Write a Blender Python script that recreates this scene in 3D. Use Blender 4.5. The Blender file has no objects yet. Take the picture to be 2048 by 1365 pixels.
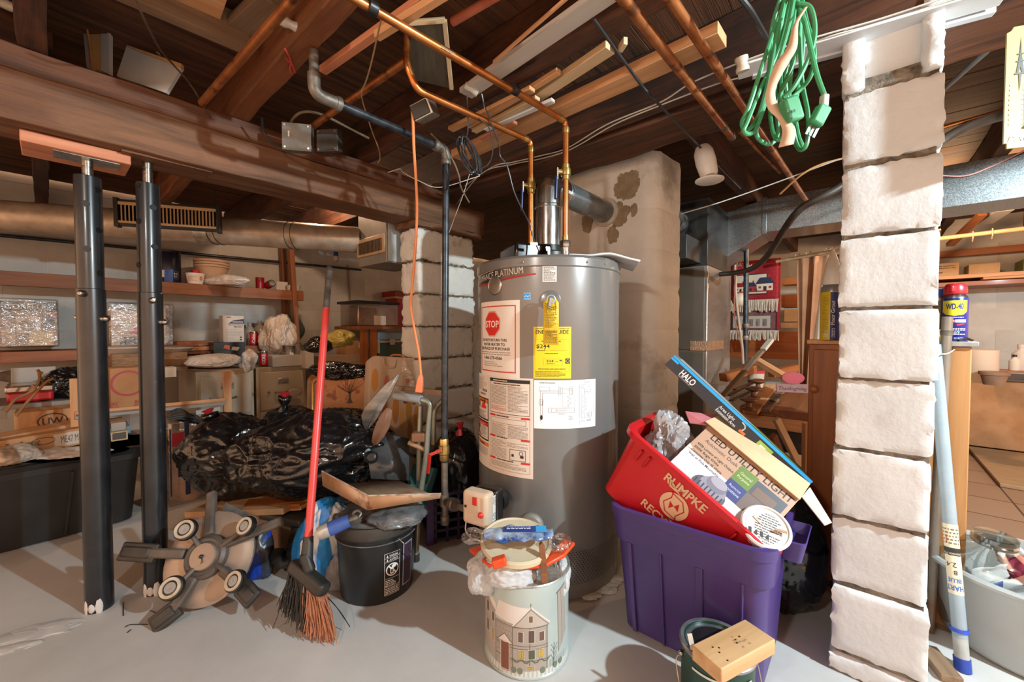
import bpy, bmesh, math, random
from mathutils import Vector as V, Matrix, noise
random.seed(7)
PI = math.pi
SC = bpy.context.scene
COL = SC.collection
# ---------------------------------------------------------------- camera model
F = 808.0
TH = math.atan(22 / 808.0)
cT, sT = math.cos(TH), math.sin(TH)
EYE = V((0, 0, 1.0))
A = V((.658, .753, 0)).normalized()      # along the main beam
B = V((-.753, .658, 0)).normalized()     # along the joists
Z = V((0, 0, 1))
RB = Matrix((A, B, Z)).transposed()      # building axes


def ray(px, py):
    x = (px - 1024) / F
    y = -(py - 682.5) / F
    return V((x, cT + y * sT, -sT + y * cT))


def at(px, py, Y):
    r = ray(px, py)
    return EYE + r * (Y / r.y)


def atz(px, py, z):
    r = ray(px, py)
    return EYE + r * ((z - 1) / r.z)


def atv(px, py, v):
    r = ray(px, py)
    return EYE + r * (v / r.dot(B))


def atu(px, py, u):
    r = ray(px, py)
    return EYE + r * (u / r.dot(A))


def W(u, v, z):
    return A * u + B * v + Z * z


def uvz(p):
    return (p.dot(A), p.dot(B), p.z)


# ---------------------------------------------------------------- materials
def lin(c):
    if isinstance(c, str):
        c = tuple(int(c[i:i + 2], 16) for i in (0, 2, 4))
    return tuple(((x / 255 / 12.92) if x / 255 <= .04045 else ((x / 255 + .055) / 1.055) ** 2.4) for x in c) + (1,)


MATS = {}


def mk(name, c1, c2=None, scale=6, stretch=(1, 1, 1), rough=.5, metal=0, bump=0, bscale=60, bstretch=None,
       lo=.35, hi=.65, coat=0, detail=5, c3=None, s3=2, lo3=.55, hi3=.75, spec=.5, trans=0, distort=0, rvar=0):
    if name in MATS:
        return MATS[name]
    m = bpy.data.materials.new(name)
    m.use_nodes = True
    nt = m.node_tree
    N, L = nt.nodes, nt.links
    b = N['Principled BSDF']
    b.inputs['Roughness'].default_value = rough
    b.inputs['Metallic'].default_value = metal
    b.inputs['Coat Weight'].default_value = coat
    b.inputs['Coat Roughness'].default_value = .08
    b.inputs['Specular IOR Level'].default_value = spec
    b.inputs['Base Color'].default_value = lin(c1)
    if trans:
        b.inputs['Transmission Weight'].default_value = trans
    at_ = N.new('ShaderNodeAttribute')
    at_.attribute_name = 'gco'

    def nz(sc, st, det=5, dis=0):
        mp = N.new('ShaderNodeMapping')
        mp.inputs['Scale'].default_value = st
        L.new(at_.outputs['Vector'], mp.inputs['Vector'])
        n = N.new('ShaderNodeTexNoise')
        n.inputs['Scale'].default_value = sc
        n.inputs['Detail'].default_value = det
        n.inputs['Roughness'].default_value = .6
        n.inputs['Distortion'].default_value = dis
        L.new(mp.outputs['Vector'], n.inputs['Vector'])
        return n.outputs['Fac']

    out = None
    if c2 is not None:
        r = N.new('ShaderNodeValToRGB')
        r.color_ramp.elements[0].position = lo
        r.color_ramp.elements[0].color = lin(c1)
        r.color_ramp.elements[1].position = hi
        r.color_ramp.elements[1].color = lin(c2)
        L.new(nz(scale, stretch, detail, distort), r.inputs['Fac'])
        out = r.outputs['Color']
        if c3 is not None:
            r2 = N.new('ShaderNodeValToRGB')
            r2.color_ramp.elements[0].position = lo3
            r2.color_ramp.elements[0].color = (0, 0, 0, 1)
            r2.color_ramp.elements[1].position = hi3
            r2.color_ramp.elements[1].color = (1, 1, 1, 1)
            L.new(nz(s3, (1, 1, 1), 6), r2.inputs['Fac'])
            mx = N.new('ShaderNodeMix')
            mx.data_type = 'RGBA'
            L.new(r2.outputs['Color'], mx.inputs[0])
            L.new(out, mx.inputs[6])
            mx.inputs[7].default_value = lin(c3)
            out = mx.outputs[2]
        L.new(out, b.inputs['Base Color'])
    if rvar:
        mr = N.new('ShaderNodeMapRange')
        mr.inputs['To Min'].default_value = max(0, rough - rvar)
        mr.inputs['To Max'].default_value = min(1, rough + rvar)
        mr.inputs['From Min'].default_value = .3
        mr.inputs['From Max'].default_value = .7
        L.new(nz(scale * 1.7, stretch), mr.inputs['Value'])
        L.new(mr.outputs['Result'], b.inputs['Roughness'])
    if bump:
        bp = N.new('ShaderNodeBump')
        bp.inputs['Strength'].default_value = min(1, bump)
        bp.inputs['Distance'].default_value = .004 * max(1, bump)
        L.new(nz(bscale, bstretch or stretch, 6), bp.inputs['Height'])
        L.new(bp.outputs['Normal'], b.inputs['Normal'])
    MATS[name] = m
    return m


def clear(name, tint='ffffff', gloss=.12, rough=.08, bump=.6, bscale=25):
    if name in MATS:
        return MATS[name]
    m = bpy.data.materials.new(name)
    m.use_nodes = True
    nt = m.node_tree
    N, L = nt.nodes, nt.links
    N.remove(N['Principled BSDF'])
    t = N.new('ShaderNodeBsdfTransparent')
    t.inputs['Color'].default_value = lin(tint)
    g = N.new('ShaderNodeBsdfGlossy')
    g.inputs['Roughness'].default_value = rough
    mx = N.new('ShaderNodeMixShader')
    lw = N.new('ShaderNodeLayerWeight')
    lw.inputs['Blend'].default_value = .35
    ma = N.new('ShaderNodeMath')
    ma.operation = 'MULTIPLY_ADD'
    ma.inputs[1].default_value = .5
    ma.inputs[2].default_value = gloss
    ma.use_clamp = True
    L.new(lw.outputs['Facing'], ma.inputs[0])
    if bump:
        at_ = N.new('ShaderNodeAttribute')
        at_.attribute_name = 'gco'
        n = N.new('ShaderNodeTexNoise')
        n.inputs['Scale'].default_value = bscale
        n.inputs['Detail'].default_value = 4
        L.new(at_.outputs['Vector'], n.inputs['Vector'])
        bp = N.new('ShaderNodeBump')
        bp.inputs['Strength'].default_value = bump
        bp.inputs['Distance'].default_value = .02
        L.new(n.outputs['Fac'], bp.inputs['Height'])
        L.new(bp.outputs['Normal'], g.inputs['Normal'])
        L.new(bp.outputs['Normal'], lw.inputs['Normal'])
    L.new(ma.outputs[0], mx.inputs[0])
    L.new(t.outputs[0], mx.inputs[1])
    L.new(g.outputs[0], mx.inputs[2])
    L.new(mx.outputs[0], N['Material Output'].inputs['Surface'])
    MATS[name] = m
    return m


def ink(c, rough=.5):
    return mk('ink_' + (c if isinstance(c, str) else '%02x%02x%02x' % c) + ('' if rough == .5 else str(int(rough * 100))), c, rough=rough)


def wood(name, c1, c2, rough=.6, scale=3.0, bump=.25, c3=None, s3=3, lo3=.55, hi3=.75, coat=0):
    return mk(name, c1, c2, scale=scale, stretch=(1.2, 14, 14), rough=rough, bump=bump, bscale=7, bstretch=(1, 22, 22), c3=c3, s3=s3, lo3=lo3, hi3=hi3,
              distort=.6, coat=coat, lo=.3, hi=.7)


# ---------------------------------------------------------------- mesh builder
class MB:
    def __init__(s):
        s.v, s.f, s.m, s.g = [], [], [], []

    def add(s, vs, fs, mi=0, g=None):
        b = len(s.v)
        vs = [V(p) for p in vs]
        s.v += vs
        s.g += [V(p) for p in g] if g else [p.copy() for p in vs]
        s.f += [tuple(b + i for i in f) for f in fs]
        s.m += [mi] * len(fs)
        return s

    def box(s, c, size, R=None, mi=0, seg=None):
        """box centred at c; R columns are its axes; seg = max edge length for subdivision"""
        c = V(c)
        hx = [x / 2 for x in size]
        ax = sorted(range(3), key=lambda i: -size[i])
        off = V((random.random() * 9, random.random() * 9, random.random() * 9))
        vs, g, fs = [], [], []
        if not seg:
            cor = [(-1, -1, -1), (1, -1, -1), (1, 1, -1), (-1, 1, -1), (-1, -1, 1), (1, -1, 1), (1, 1, 1), (-1, 1, 1)]
            ls = [V((a * hx[0], b * hx[1], d * hx[2])) for a, b, d in cor]
            fs = [(0, 3, 2, 1), (4, 5, 6, 7), (0, 1, 5, 4), (1, 2, 6, 5), (2, 3, 7, 6), (3, 0, 4, 7)]
        else:
            ls, key = [], {}
            n = [max(1, int(round(x / seg))) for x in size]

            def vi(i, j, k):
                t = (i, j, k)
                if t not in key:
                    key[t] = len(ls)
                    ls.append(V((hx[0] * (2 * i / n[0] - 1), hx[1] * (2 * j / n[1] - 1), hx[2] * (2 * k / n[2] - 1))))
                return key[t]
            for i in range(n[0]):
                for j in range(n[1]):
                    fs.append((vi(i, j, 0), vi(i, j + 1, 0), vi(i + 1, j + 1, 0), vi(i + 1, j, 0)))
                    fs.append((vi(i, j, n[2]), vi(i + 1, j, n[2]), vi(i + 1, j + 1, n[2]), vi(i, j + 1, n[2])))
            for i in range(n[0]):
                for k in range(n[2]):
                    fs.append((vi(i, 0, k), vi(i + 1, 0, k), vi(i + 1, 0, k + 1), vi(i, 0, k + 1)))
                    fs.append((vi(i, n[1], k), vi(i, n[1], k + 1), vi(i + 1, n[1], k + 1), vi(i + 1, n[1], k)))
            for j in range(n[1]):
                for k in range(n[2]):
                    fs.append((vi(0, j, k), vi(0, j, k + 1), vi(0, j + 1, k + 1), vi(0, j + 1, k)))
                    fs.append((vi(n[0], j, k), vi(n[0], j + 1, k), vi(n[0], j + 1, k + 1), vi(n[0], j, k + 1)))
        for l in ls:
            vs.append(c + (R @ l if R else l))
            g.append(V((l[ax[0]], l[ax[1]], l[ax[2]])) + off)
        return s.add(vs, fs, mi, g)

    def ub(s, u0, u1, v0, v1, z0, z1, mi=0, seg=None):
        return s.box(W((u0 + u1) / 2, (v0 + v1) / 2, (z0 + z1) / 2), (abs(u1 - u0), abs(v1 - v0), abs(z1 - z0)), RB, mi, seg)

    def bar(s, p, q, w, t, up=Z, mi=0, seg=None, ext=0):
        p, q = V(p), V(q)
        d = (q - p).normalized()
        y = V(up).cross(d)
        if y.length < 1e-4:
            y = V((1, 0, 0)).cross(d)
        y.normalize()
        zz = d.cross(y)
        R = Matrix((d, y, zz)).transposed()
        return s.box((p + q) / 2, ((q - p).length + ext, w, t), R, mi, seg)

    def tube(s, pts, r, n=8, mi=0, cap=True, closed=False):
        pts = [V(p) for p in pts]
        k = len(pts)
        rs = r if isinstance(r, (list, tuple)) else [r] * k
        vs, fs, g = [], [], []
        t0 = (pts[1] - pts[0]).normalized()
        nrm = t0.orthogonal().normalized()
        arc = random.random() * 5
        for i, p in enumerate(pts):
            if closed:
                t = (pts[(i + 1) % k] - pts[i - 1]).normalized()
            elif i == 0:
                t = t0
            elif i == k - 1:
                t = (pts[-1] - pts[-2]).normalized()
            else:
                t = ((pts[i + 1] - p).normalized() + (p - pts[i - 1]).normalized())
                t = t.normalized() if t.length > 1e-6 else t0
            nrm = (nrm - t * nrm.dot(t))
            nrm = nrm.normalized() if nrm.length > 1e-6 else t.orthogonal().normalized()
            bn = t.cross(nrm)
            if i:
                arc += (p - pts[i - 1]).length
            for j in range(n):
                a = 2 * PI * j / n
                d = nrm * math.cos(a) + bn * math.sin(a)
                vs.append(p + d * rs[i])
                g.append(V((arc, math.cos(a) * rs[i] , math.sin(a) * rs[i])))
        rng = k if closed else k - 1
        for i in range(rng):
            for j in range(n):
                a, b2 = i * n + j, i * n + (j + 1) % n
                c, d = ((i + 1) % k) * n + (j + 1) % n, ((i + 1) % k) * n + j
                fs.append((a, b2, c, d))
        if cap and not closed:
            fs.append(tuple(reversed(range(n))))
            fs.append(tuple((k - 1) * n + j for j in range(n)))
        return s.add(vs, fs, mi, g)

    def lathe(s, prof, c=(0, 0, 0), n=28, R=None, mi=0, fn=None):
        c = V(c)
        vs, fs, g = [], [], []
        off = random.random() * 7
        for (r, z) in prof:
            for j in range(n):
                a = 2 * PI * j / n
                l = V((r * math.cos(a), r * math.sin(a), z))
                if fn:
                    l = fn(l)
                vs.append(c + (R @ l if R else l))
                g.append(l + V((off, 0, 0)))
        k = len(prof)
        for i in range(k - 1):
            for j in range(n):
                a, b2 = i * n + j, i * n + (j + 1) % n
                fs.append((a, b2, b2 + n, a + n))
        if prof[0][0] > 1e-6:
            fs.append(tuple(reversed(range(n))))
        if prof[-1][0] > 1e-6:
            fs.append(tuple((k - 1) * n + j for j in range(n)))
        return s.add(vs, fs, mi, g)

    def prism(s, poly, h, M, mi=0):
        n = len(poly)
        ls = [V((x, y, 0)) for x, y in poly] + [V((x, y, h)) for x, y in poly]
        ar = sum(poly[i][0] * poly[(i + 1) % n][1] - poly[(i + 1) % n][0] * poly[i][1] for i in range(n))
        fs = [tuple(reversed(range(n))), tuple(range(n, 2 * n))] + [(i, (i + 1) % n, (i + 1) % n + n, i + n) for i in range(n)]
        if ar * h < 0:
            fs = [tuple(reversed(f)) for f in fs]
        return s.add([M @ l for l in ls], fs, mi, ls)

    def grid(s, fn, nu, nv, mi=0, cu=False, g=None):
        vs = [fn(i / nu, j / nv) for j in range(nv + 1) for i in range(nu + (0 if cu else 1))]
        w = nu if cu else nu + 1
        fs = []
        for j in range(nv):
            for i in range(nu):
                i2 = (i + 1) % w
                fs.append((j * w + i, j * w + i2, (j + 1) * w + i2, (j + 1) * w + i))
        return s.add(vs, fs, mi, g)

    def ico(s, c, rad, sub=3, fn=None, R=None, mi=0):
        bm = bmesh.new()
        bmesh.ops.create_icosphere(bm, subdivisions=sub, radius=1)
        c = V(c)
        vs = []
        for v in bm.verts:
            l = v.co.copy()
            if fn:
                l = fn(l)
            l = V((l.x * rad[0], l.y * rad[1], l.z * rad[2]))
            vs.append(c + (R @ l if R else l))
        fs = [tuple(v.index for v in f.verts) for f in bm.faces]
        bm.free()
        return s.add(vs, fs, mi)

    def build(s, name, mats, parent=None, label=None, cat=None, group=None, kind=None, bevel=0, seg=2, solid=0, ang=35, sub=0, origin=None, thick_off=0):
        me = bpy.data.meshes.new(name)
        if parent is not None:
            o0 = ROOTS[parent.name]
        elif origin is not None:
            o0 = V(origin)
        elif s.v:
            xs = [p.x for p in s.v]
            ys = [p.y for p in s.v]
            o0 = V(((min(xs) + max(xs)) / 2, (min(ys) + max(ys)) / 2, min(p.z for p in s.v)))
        else:
            o0 = V((0, 0, 0))
        me.from_pydata([p - o0 for p in s.v], [], s.f)
        if not isinstance(mats, (list, tuple)):
            mats = [mats]
        for m in mats:
            me.materials.append(m)
        me.polygons.foreach_set('material_index', s.m)
        a = me.attributes.new('gco', 'FLOAT_VECTOR', 'POINT')
        a.data.foreach_set('vector', [x for p in s.g for x in p])
        me.polygons.foreach_set('use_smooth', [True] * len(s.f))
        me.update()
        me.set_sharp_from_angle(angle=math.radians(ang))
        o = bpy.data.objects.new(name, me)
        COL.objects.link(o)
        if parent is not None:
            o.parent = parent
            ROOTS[o.name] = o0
        else:
            o.location = o0
            ROOTS[o.name] = o0
        if label:
            o['label'] = label
        if cat and parent is None:
            o['category'] = cat
        if group and parent is None:
            o['group'] = group
        if kind:
            o['kind'] = kind
        if solid:
            md = o.modifiers.new('solid', 'SOLIDIFY')
            md.thickness = solid
            md.offset = thick_off
        if sub:
            md = o.modifiers.new('sub', 'SUBSURF')
            md.levels = md.render_levels = sub
        if bevel:
            md = o.modifiers.new('bev', 'BEVEL')
            md.width = bevel
            md.segments = seg
            md.limit_method = 'ANGLE'
            md.angle_limit = math.radians(40)
            md.harden_normals = False
        return o


ROOTS = {}


def thing(name, label, cat, loc, group=None):
    o = bpy.data.objects.new(name, None)
    o.empty_display_size = .05
    COL.objects.link(o)
    o.location = V(loc)
    ROOTS[o.name] = V(loc)
    o['label'] = label
    o['category'] = cat
    if group:
        o['group'] = group
    return o


def dup(root, loc, label=None, rz=0, group=None):
    """copy of a thing with its parts and sub-parts"""
    r = root.copy()
    COL.objects.link(r)
    r.location = V(loc)
    r.rotation_euler.z += rz
    ROOTS[r.name] = V(loc)
    if label:
        r['label'] = label
    if group:
        r['group'] = group
    for ch in list(root.children):
        c = ch.copy()
        COL.objects.link(c)
        c.parent = r
        for g2 in ch.children:
            d = g2.copy()
            COL.objects.link(d)
            d.parent = c
    return r


def spline(pts, n=8, closed=False):
    pts = [V(p) for p in pts]
    k = len(pts)
    out = []
    for i in range(k if closed else k - 1):
        if closed:
            p0, p1, p2, p3 = pts[i - 1], pts[i], pts[(i + 1) % k], pts[(i + 2) % k]
        else:
            p1, p2 = pts[i], pts[i + 1]
            p0 = pts[i - 1] if i else p1 * 2 - p2
            p3 = pts[i + 2] if i + 2 < k else p2 * 2 - p1
        for j in range(n):
            t = j / n
            out.append(.5 * (2 * p1 + (p2 - p0) * t + (2 * p0 - 5 * p1 + 4 * p2 - p3) * t * t + (3 * p1 - p0 - 3 * p2 + p3) * t ** 3))
    if not closed:
        out.append(pts[-1])
    return out


def fillet(pts, r, n=5):
    """polyline with rounded corners"""
    pts = [V(p) for p in pts]
    out = [pts[0]]
    for i in range(1, len(pts) - 1):
        a, b, c = pts[i - 1], pts[i], pts[i + 1]
        d1, d2 = (a - b), (c - b)
        rr = min(r, d1.length * .48, d2.length * .48)
        p, q = b + d1.normalized() * rr, b + d2.normalized() * rr
        for j in range(n + 1):
            t = j / n
            out.append(p * (1 - t) ** 2 + b * 2 * t * (1 - t) + q * t * t)
    out.append(pts[-1])
    return out


def basis(x, y, o=(0, 0, 0)):
    """4x4 with x axis, y axis (orthogonalised) and origin"""
    x = V(x).normalized()
    y = V(y)
    y = (y - x * y.dot(x)).normalized()
    z = x.cross(y)
    M = Matrix((x, y, z)).transposed().to_4x4()
    M.translation = V(o)
    return M


# ---------------------------------------------------------------- printed matter
class Decal:
    """flat printing laid on a surface: rectangles, lines and lettering in a 2-D sheet (metres), mapped on to the thing"""

    def __init__(s):
        s.items = []

    def poly(s, pts, col, lay=1):
        s.items.append(([V((x, y, 0)) for x, y in pts], [tuple(range(len(pts)))], col, lay))
        return s

    def rect(s, x, y, w, h, col, lay=1):
        return s.poly([(x, y), (x + w, y), (x + w, y + h), (x, y + h)], col, lay)

    def frame(s, x, y, w, h, t, col, lay=1):
        s.rect(x, y, w, t, col, lay).rect(x, y + h - t, w, t, col, lay)
        return s.rect(x, y + t, t, h - 2 * t, col, lay).rect(x + w - t, y + t, t, h - 2 * t, col, lay)

    def ell(s, x, y, rx, ry, col, lay=1, n=24, a0=0, a1=2 * PI):
        return s.poly([(x + rx * math.cos(a0 + (a1 - a0) * i / n), y + ry * math.sin(a0 + (a1 - a0) * i / n)) for i in range(n if a1 - a0 > 6.2 else n + 1)], col, lay)

    def ring(s, x, y, rx, ry, t, col, lay=1, n=28):
        vs, fs = [], []
        for i in range(n):
            a = 2 * PI * i / n
            vs += [V((x + rx * math.cos(a), y + ry * math.sin(a), 0)), V((x + (rx - t) * math.cos(a), y + (ry - t) * math.sin(a), 0))]
            j = (i + 1) % n
            fs.append((2 * i, 2 * j, 2 * j + 1, 2 * i + 1))
        s.items.append((vs, fs, col, lay))
        return s

    def line(s, pts, w, col, lay=1):
        for (x0, y0), (x1, y1) in zip(pts[:-1], pts[1:]):
            d = V((x1 - x0, y1 - y0, 0))
            if d.length < 1e-7:
                continue
            n = V((-d.y, d.x, 0)).normalized() * w / 2
            e = d.normalized() * w * .35
            p, q = V((x0, y0, 0)) - e, V((x1, y1, 0)) + e
            s.items.append(([p - n, q - n, q + n, p + n], [(0, 1, 2, 3)], col, lay))
        return s

    def para(s, x, y, w, h, n, col, lay=1, fill=.45):
        """small print too fine to read: n ragged lines from the top y downwards"""
        rr = random.Random(int(x * 9999 + y * 7777) + n)
        st = h / n
        for i in range(n):
            ww = w * (1 if rr.random() < .75 else rr.uniform(.45, .9))
            xx = x
            while xx < x + ww - 1e-6:
                l = min(rr.uniform(.06, .2) * w, x + ww - xx)
                s.rect(xx, y - (i + .5) * st - st * fill / 2, l, st * fill, col, lay)
                xx += l + st * .35
        return s

    def text(s, body, x, y, h, col, lay=1, al='L', sx=1.0, bold=0.0, rot=0, fit=None, shear=0):
        c = bpy.data.curves.new('lettering', 'FONT')
        c.body = body
        c.size = h / .72
        c.offset = bold * h
        c.shear = shear
        c.resolution_u = 3
        o = bpy.data.objects.new('lettering', c)
        me = bpy.data.meshes.new_from_object(o)
        vs = [v.co.copy() for v in me.vertices]
        fs = [tuple(p.vertices) for p in me.polygons]
        bpy.data.objects.remove(o)
        bpy.data.curves.remove(c)
        bpy.data.meshes.remove(me)
        if not vs:
            return s
        x0, x1 = min(v.x for v in vs), max(v.x for v in vs)
        k = sx if not fit else fit / (x1 - x0)
        dx = {'L': -x0, 'C': -(x0 + x1) / 2, 'R': -x1}[al]
        cr, sr = math.cos(rot), math.sin(rot)
        out = []
        for v in vs:
            a, b = (v.x + dx) * k, v.y
            out.append(V((x + a * cr - b * sr, y + a * sr + b * cr, 0)))
        s.items.append((out, fs, col, lay))
        return s

    def build(s, name, mp, parent, label=None, cut=None, eps=.0004, rough=.5, **kw):
        mats, idx = [], {}
        mb = MB()
        for vs, fs, col, lay in s.items:
            if col not in idx:
                idx[col] = len(mats)
                mats.append(col if isinstance(col, bpy.types.Material) else ink(col, rough))
            if cut:
                bm = bmesh.new()
                bv = [bm.verts.new(v) for v in vs]
                for f in fs:
                    try:
                        bm.faces.new([bv[i] for i in f])
                    except ValueError:
                        pass
                a, b = min(v.x for v in vs), max(v.x for v in vs)
                k = math.floor(a / cut) + 1
                while k * cut < b:
                    bmesh.ops.bisect_plane(bm, geom=bm.verts[:] + bm.edges[:] + bm.faces[:], plane_co=(k * cut, 0, 0), plane_no=(1, 0, 0))
                    k += 1
                bm.verts.index_update()
                vs = [v.co.copy() for v in bm.verts]
                fs = [tuple(v.index for v in f.verts) for f in bm.faces]
                bm.free()
            mb.add([mp(v.x, v.y, lay * eps) for v in vs], fs, idx[col], vs)
        return mb.build(name, mats, parent, label, ang=60, **kw)


def flat(M):
    """sheet mapped on a plane with frame M"""
    return lambda x, y, h: M @ V((x, y, h))


def wrap(c, r, a0, z0=0):
    """sheet wrapped round an upright cylinder; x runs rightwards as seen from outside, starting at angle a0"""
    c = V(c)
    return lambda x, y, h: c + V(((r + h) * math.cos(a0 + x / r), (r + h) * math.sin(a0 + x / r), z0 + y))


def nz(p, s=1.0, o=0.0):
    return noise.noise(V(p) * s + V((o, o * 1.7, o * .3)))


def rough_mesh(mb, amp, sc, start=0, o=0.0):
    """push points along a noise field"""
    for i in range(start, len(mb.v)):
        p = mb.v[i]
        mb.v[i] = p + noise.noise_vector(p * sc + V((o, o, o))) * amp + noise.noise_vector(p * sc * 3.1) * amp * .45


def crumple(c, rad, sub=5, amp=.12, sc=2.2, R=None, o=0.0, shape=None, fz=1.0):
    """closed crumpled sack"""
    mb = MB()

    def fn(l):
        q = V((l.x, l.y, l.z * fz)) * sc + V((o, o, o))
        w = q * 1.5 + noise.noise_vector(q * 1.2) * .5
        f1 = noise.voronoi(w)[0]
        f2 = noise.voronoi(w * 2.3)[0]
        d = 1 + amp * (noise.noise(l * 1.3 + V((o, 0, 0))) * .9 - .75 * min(.35, f1[1] - f1[0]) - .4 * min(.3, f2[1] - f2[0]) + .3)
        l2 = l * d
        if shape:
            l2 = shape(l2)
        return l2
    mb.ico(c, rad, sub, fn, R)
    return mb
# ================================================================ MATERIALS
OLD = wood('old joist wood', '26150b', '6e4024', rough=.75, scale=2.2, bump=.6, c3='2a160d', s3=2.2, lo3=.42, hi3=.68)
OLDRED = wood('reddish joist wood', '532c15', '95592f', rough=.7, scale=2.2, bump=.55, c3='6e3c1c', s3=2, lo3=.45, hi3=.7)
BEAMW = wood('beam wood', '472c19', '82583a', rough=.65, scale=1.6, bump=.5, c3='5e3216', s3=2.4, lo3=.48, hi3=.7)
BEAMR = wood('beam upper wood', '40220f', '6c3d1e', rough=.65, scale=2, bump=.4, c3='2e180e', s3=2.5)
DECKM = wood('subfloor wood', '28160b', '744626', rough=.85, scale=1.8, bump=.5, c3='6a3a1c', s3=1.1, lo3=.5, hi3=.75)
DECKR = wood('right subfloor wood', '3a2a1c', '66492f', rough=.85, scale=1.8, bump=.5, c3='7a4a24', s3=1.1, lo3=.55, hi3=.75)
PINE = wood('pine', 'b9804e', 'd8a274', rough=.6, scale=1.6, bump=.1)
PINEP = wood('pale pine', 'c7a377', 'dcbf97', rough=.6, scale=1.6, bump=.1)
CEDAR = wood('salmon pine', 'b06a48', 'cf8a66', rough=.6, scale=1.6, bump=.1)
OAK = wood('stained pine', '7d4117', 'a65c24', rough=.5, scale=1.3, bump=.08, coat=.05)
SHELFW = wood('shelf wood', '6b3d20', '8f5832', rough=.6, scale=1.5, bump=.15)
PLY = wood('plywood', '8f5e30', 'b98450', rough=.6, scale=1.0, bump=.08)
WHITEP = mk('white block paint', 'c6c5c3', 'd2d1cf', scale=5, rough=.65, bump=.3, bscale=60, c3='a59b8d', s3=3, lo3=.6, hi3=.8)
WHITEO = mk('aged white block paint', 'd0c9bf', 'ded7cd', scale=4, rough=.7, bump=1.0, bscale=34, c3='9d8f7a', s3=4.5, lo3=.6, hi3=.7)
CHIMP = mk('stained chimney paint', 'd0cbc2', 'dcd8d1', scale=4, rough=.75, bump=1.0, bscale=45, c3='9a9488', s3=2.6, lo3=.56, hi3=.7)
MORT = mk('crumbled mortar', '4a4036', '8d8070', scale=30, rough=.9, bump=1, bscale=90)
MORTD = mk('dark crumbled mortar', '3a3026', '8b7e6c', scale=40, rough=.9, bump=1, bscale=90)
WALLM = mk('painted block wall', 'b7b2aa', 'cac6be', scale=2.5, rough=.7, bump=.5, bscale=22, c3='a3937f', s3=1.4, lo3=.55, hi3=.8)
FLOORM = mk('painted concrete floor', 'b9b5b0', 'cbc7c2', scale=2.2, rough=.55, bump=.35, bscale=9, c3='d2cec9', s3=1.2, lo3=.5, hi3=.75, rvar=.1)


def tile_mat():
    m = bpy.data.materials.new('ceramic floor tile')
    m.use_nodes = True
    N, L = m.node_tree.nodes, m.node_tree.links
    b = N['Principled BSDF']
    a = N.new('ShaderNodeAttribute')
    a.attribute_name = 'gco'
    t = N.new('ShaderNodeTexBrick')
    t.offset = 0
    t.inputs['Scale'].default_value = 1
    t.inputs['Brick Width'].default_value = .33
    t.inputs['Row Height'].default_value = .33
    t.inputs['Mortar Size'].default_value = .005
    t.inputs['Color1'].default_value = lin('a98a70')
    t.inputs['Color2'].default_value = lin('9c7d65')
    t.inputs['Mortar'].default_value = lin('4d3c30')
    L.new(a.outputs['Vector'], t.inputs['Vector'])
    L.new(t.outputs['Color'], b.inputs['Base Color'])
    b.inputs['Roughness'].default_value = .4
    return m


TILE = tile_mat()
GALV = mk('galvanised sheet', '8b9092', 'a8adae', scale=140, rough=.32, metal=.9, bump=.05, bscale=12, detail=3, rvar=.1)
GALVD = mk('dull galvanised sheet', '9c8c7b', 'b5a593', scale=14, rough=.4, metal=.35, bump=.08, bscale=8, rvar=.1)
SHINY = mk('bright vent steel', 'a8a8a6', 'c9c8c4', scale=5, stretch=(1, 1, 6), rough=.22, metal=1, rvar=.08)
COPPER = mk('new copper', 'b5662f', 'd28a4e', scale=7, rough=.3, metal=.85, c3='8a4a22', s3=6, lo3=.55, hi3=.75)
COPPERO = mk('tarnished copper', '94562f', 'c07a48', scale=9, rough=.42, metal=.75, c3='6a3d22', s3=14, lo3=.52, hi3=.62)
BRASS = mk('brass', 'a8894e', 'c9ac6a', scale=14, rough=.35, metal=.9)
IRON = mk('black iron pipe', '17191c', '3b4046', scale=20, rough=.35, metal=.3, bump=.1, bscale=40)
IRONG = mk('worn pipe fitting', '5b5148', '8a8075', scale=22, rough=.5, metal=.6, bump=.2)
POSTM = mk('black post enamel', '15171a', '24272b', scale=9, rough=.3, c3='3a3d40', s3=20, lo3=.68, hi3=.74, coat=.3)
ZINC = mk('zinc plated steel', '8d8a84', 'bdb9b1', scale=30, rough=.3, metal=1)
BLKP = mk('black plastic', '131313', '1f1e1d', scale=8, rough=.4)
BLKPD = mk('dusty black plastic', '262422', '3a3733', scale=7, rough=.5, c3='57504a', s3=9, lo3=.6, hi3=.8)
GREYP = mk('grey plastic', '77716a', '8c867d', scale=8, rough=.5)
WHTP = mk('white plastic', 'd9d6d0', 'e6e3dd', scale=6, rough=.4)
CARD = mk('cardboard', 'a87a50', 'bd9066', scale=7, stretch=(1, 6, 1), rough=.8)
CARDL = mk('pale cardboard', 'c2a27c', 'd1b48f', scale=7, rough=.8)
TRASH = mk('black bin liner', '0d0d0e', '19191a', scale=5, rough=.2, bump=.9, bscale=16, spec=.7)
FILM = clear('clear wrap')
nt = TRASH.node_tree
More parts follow.
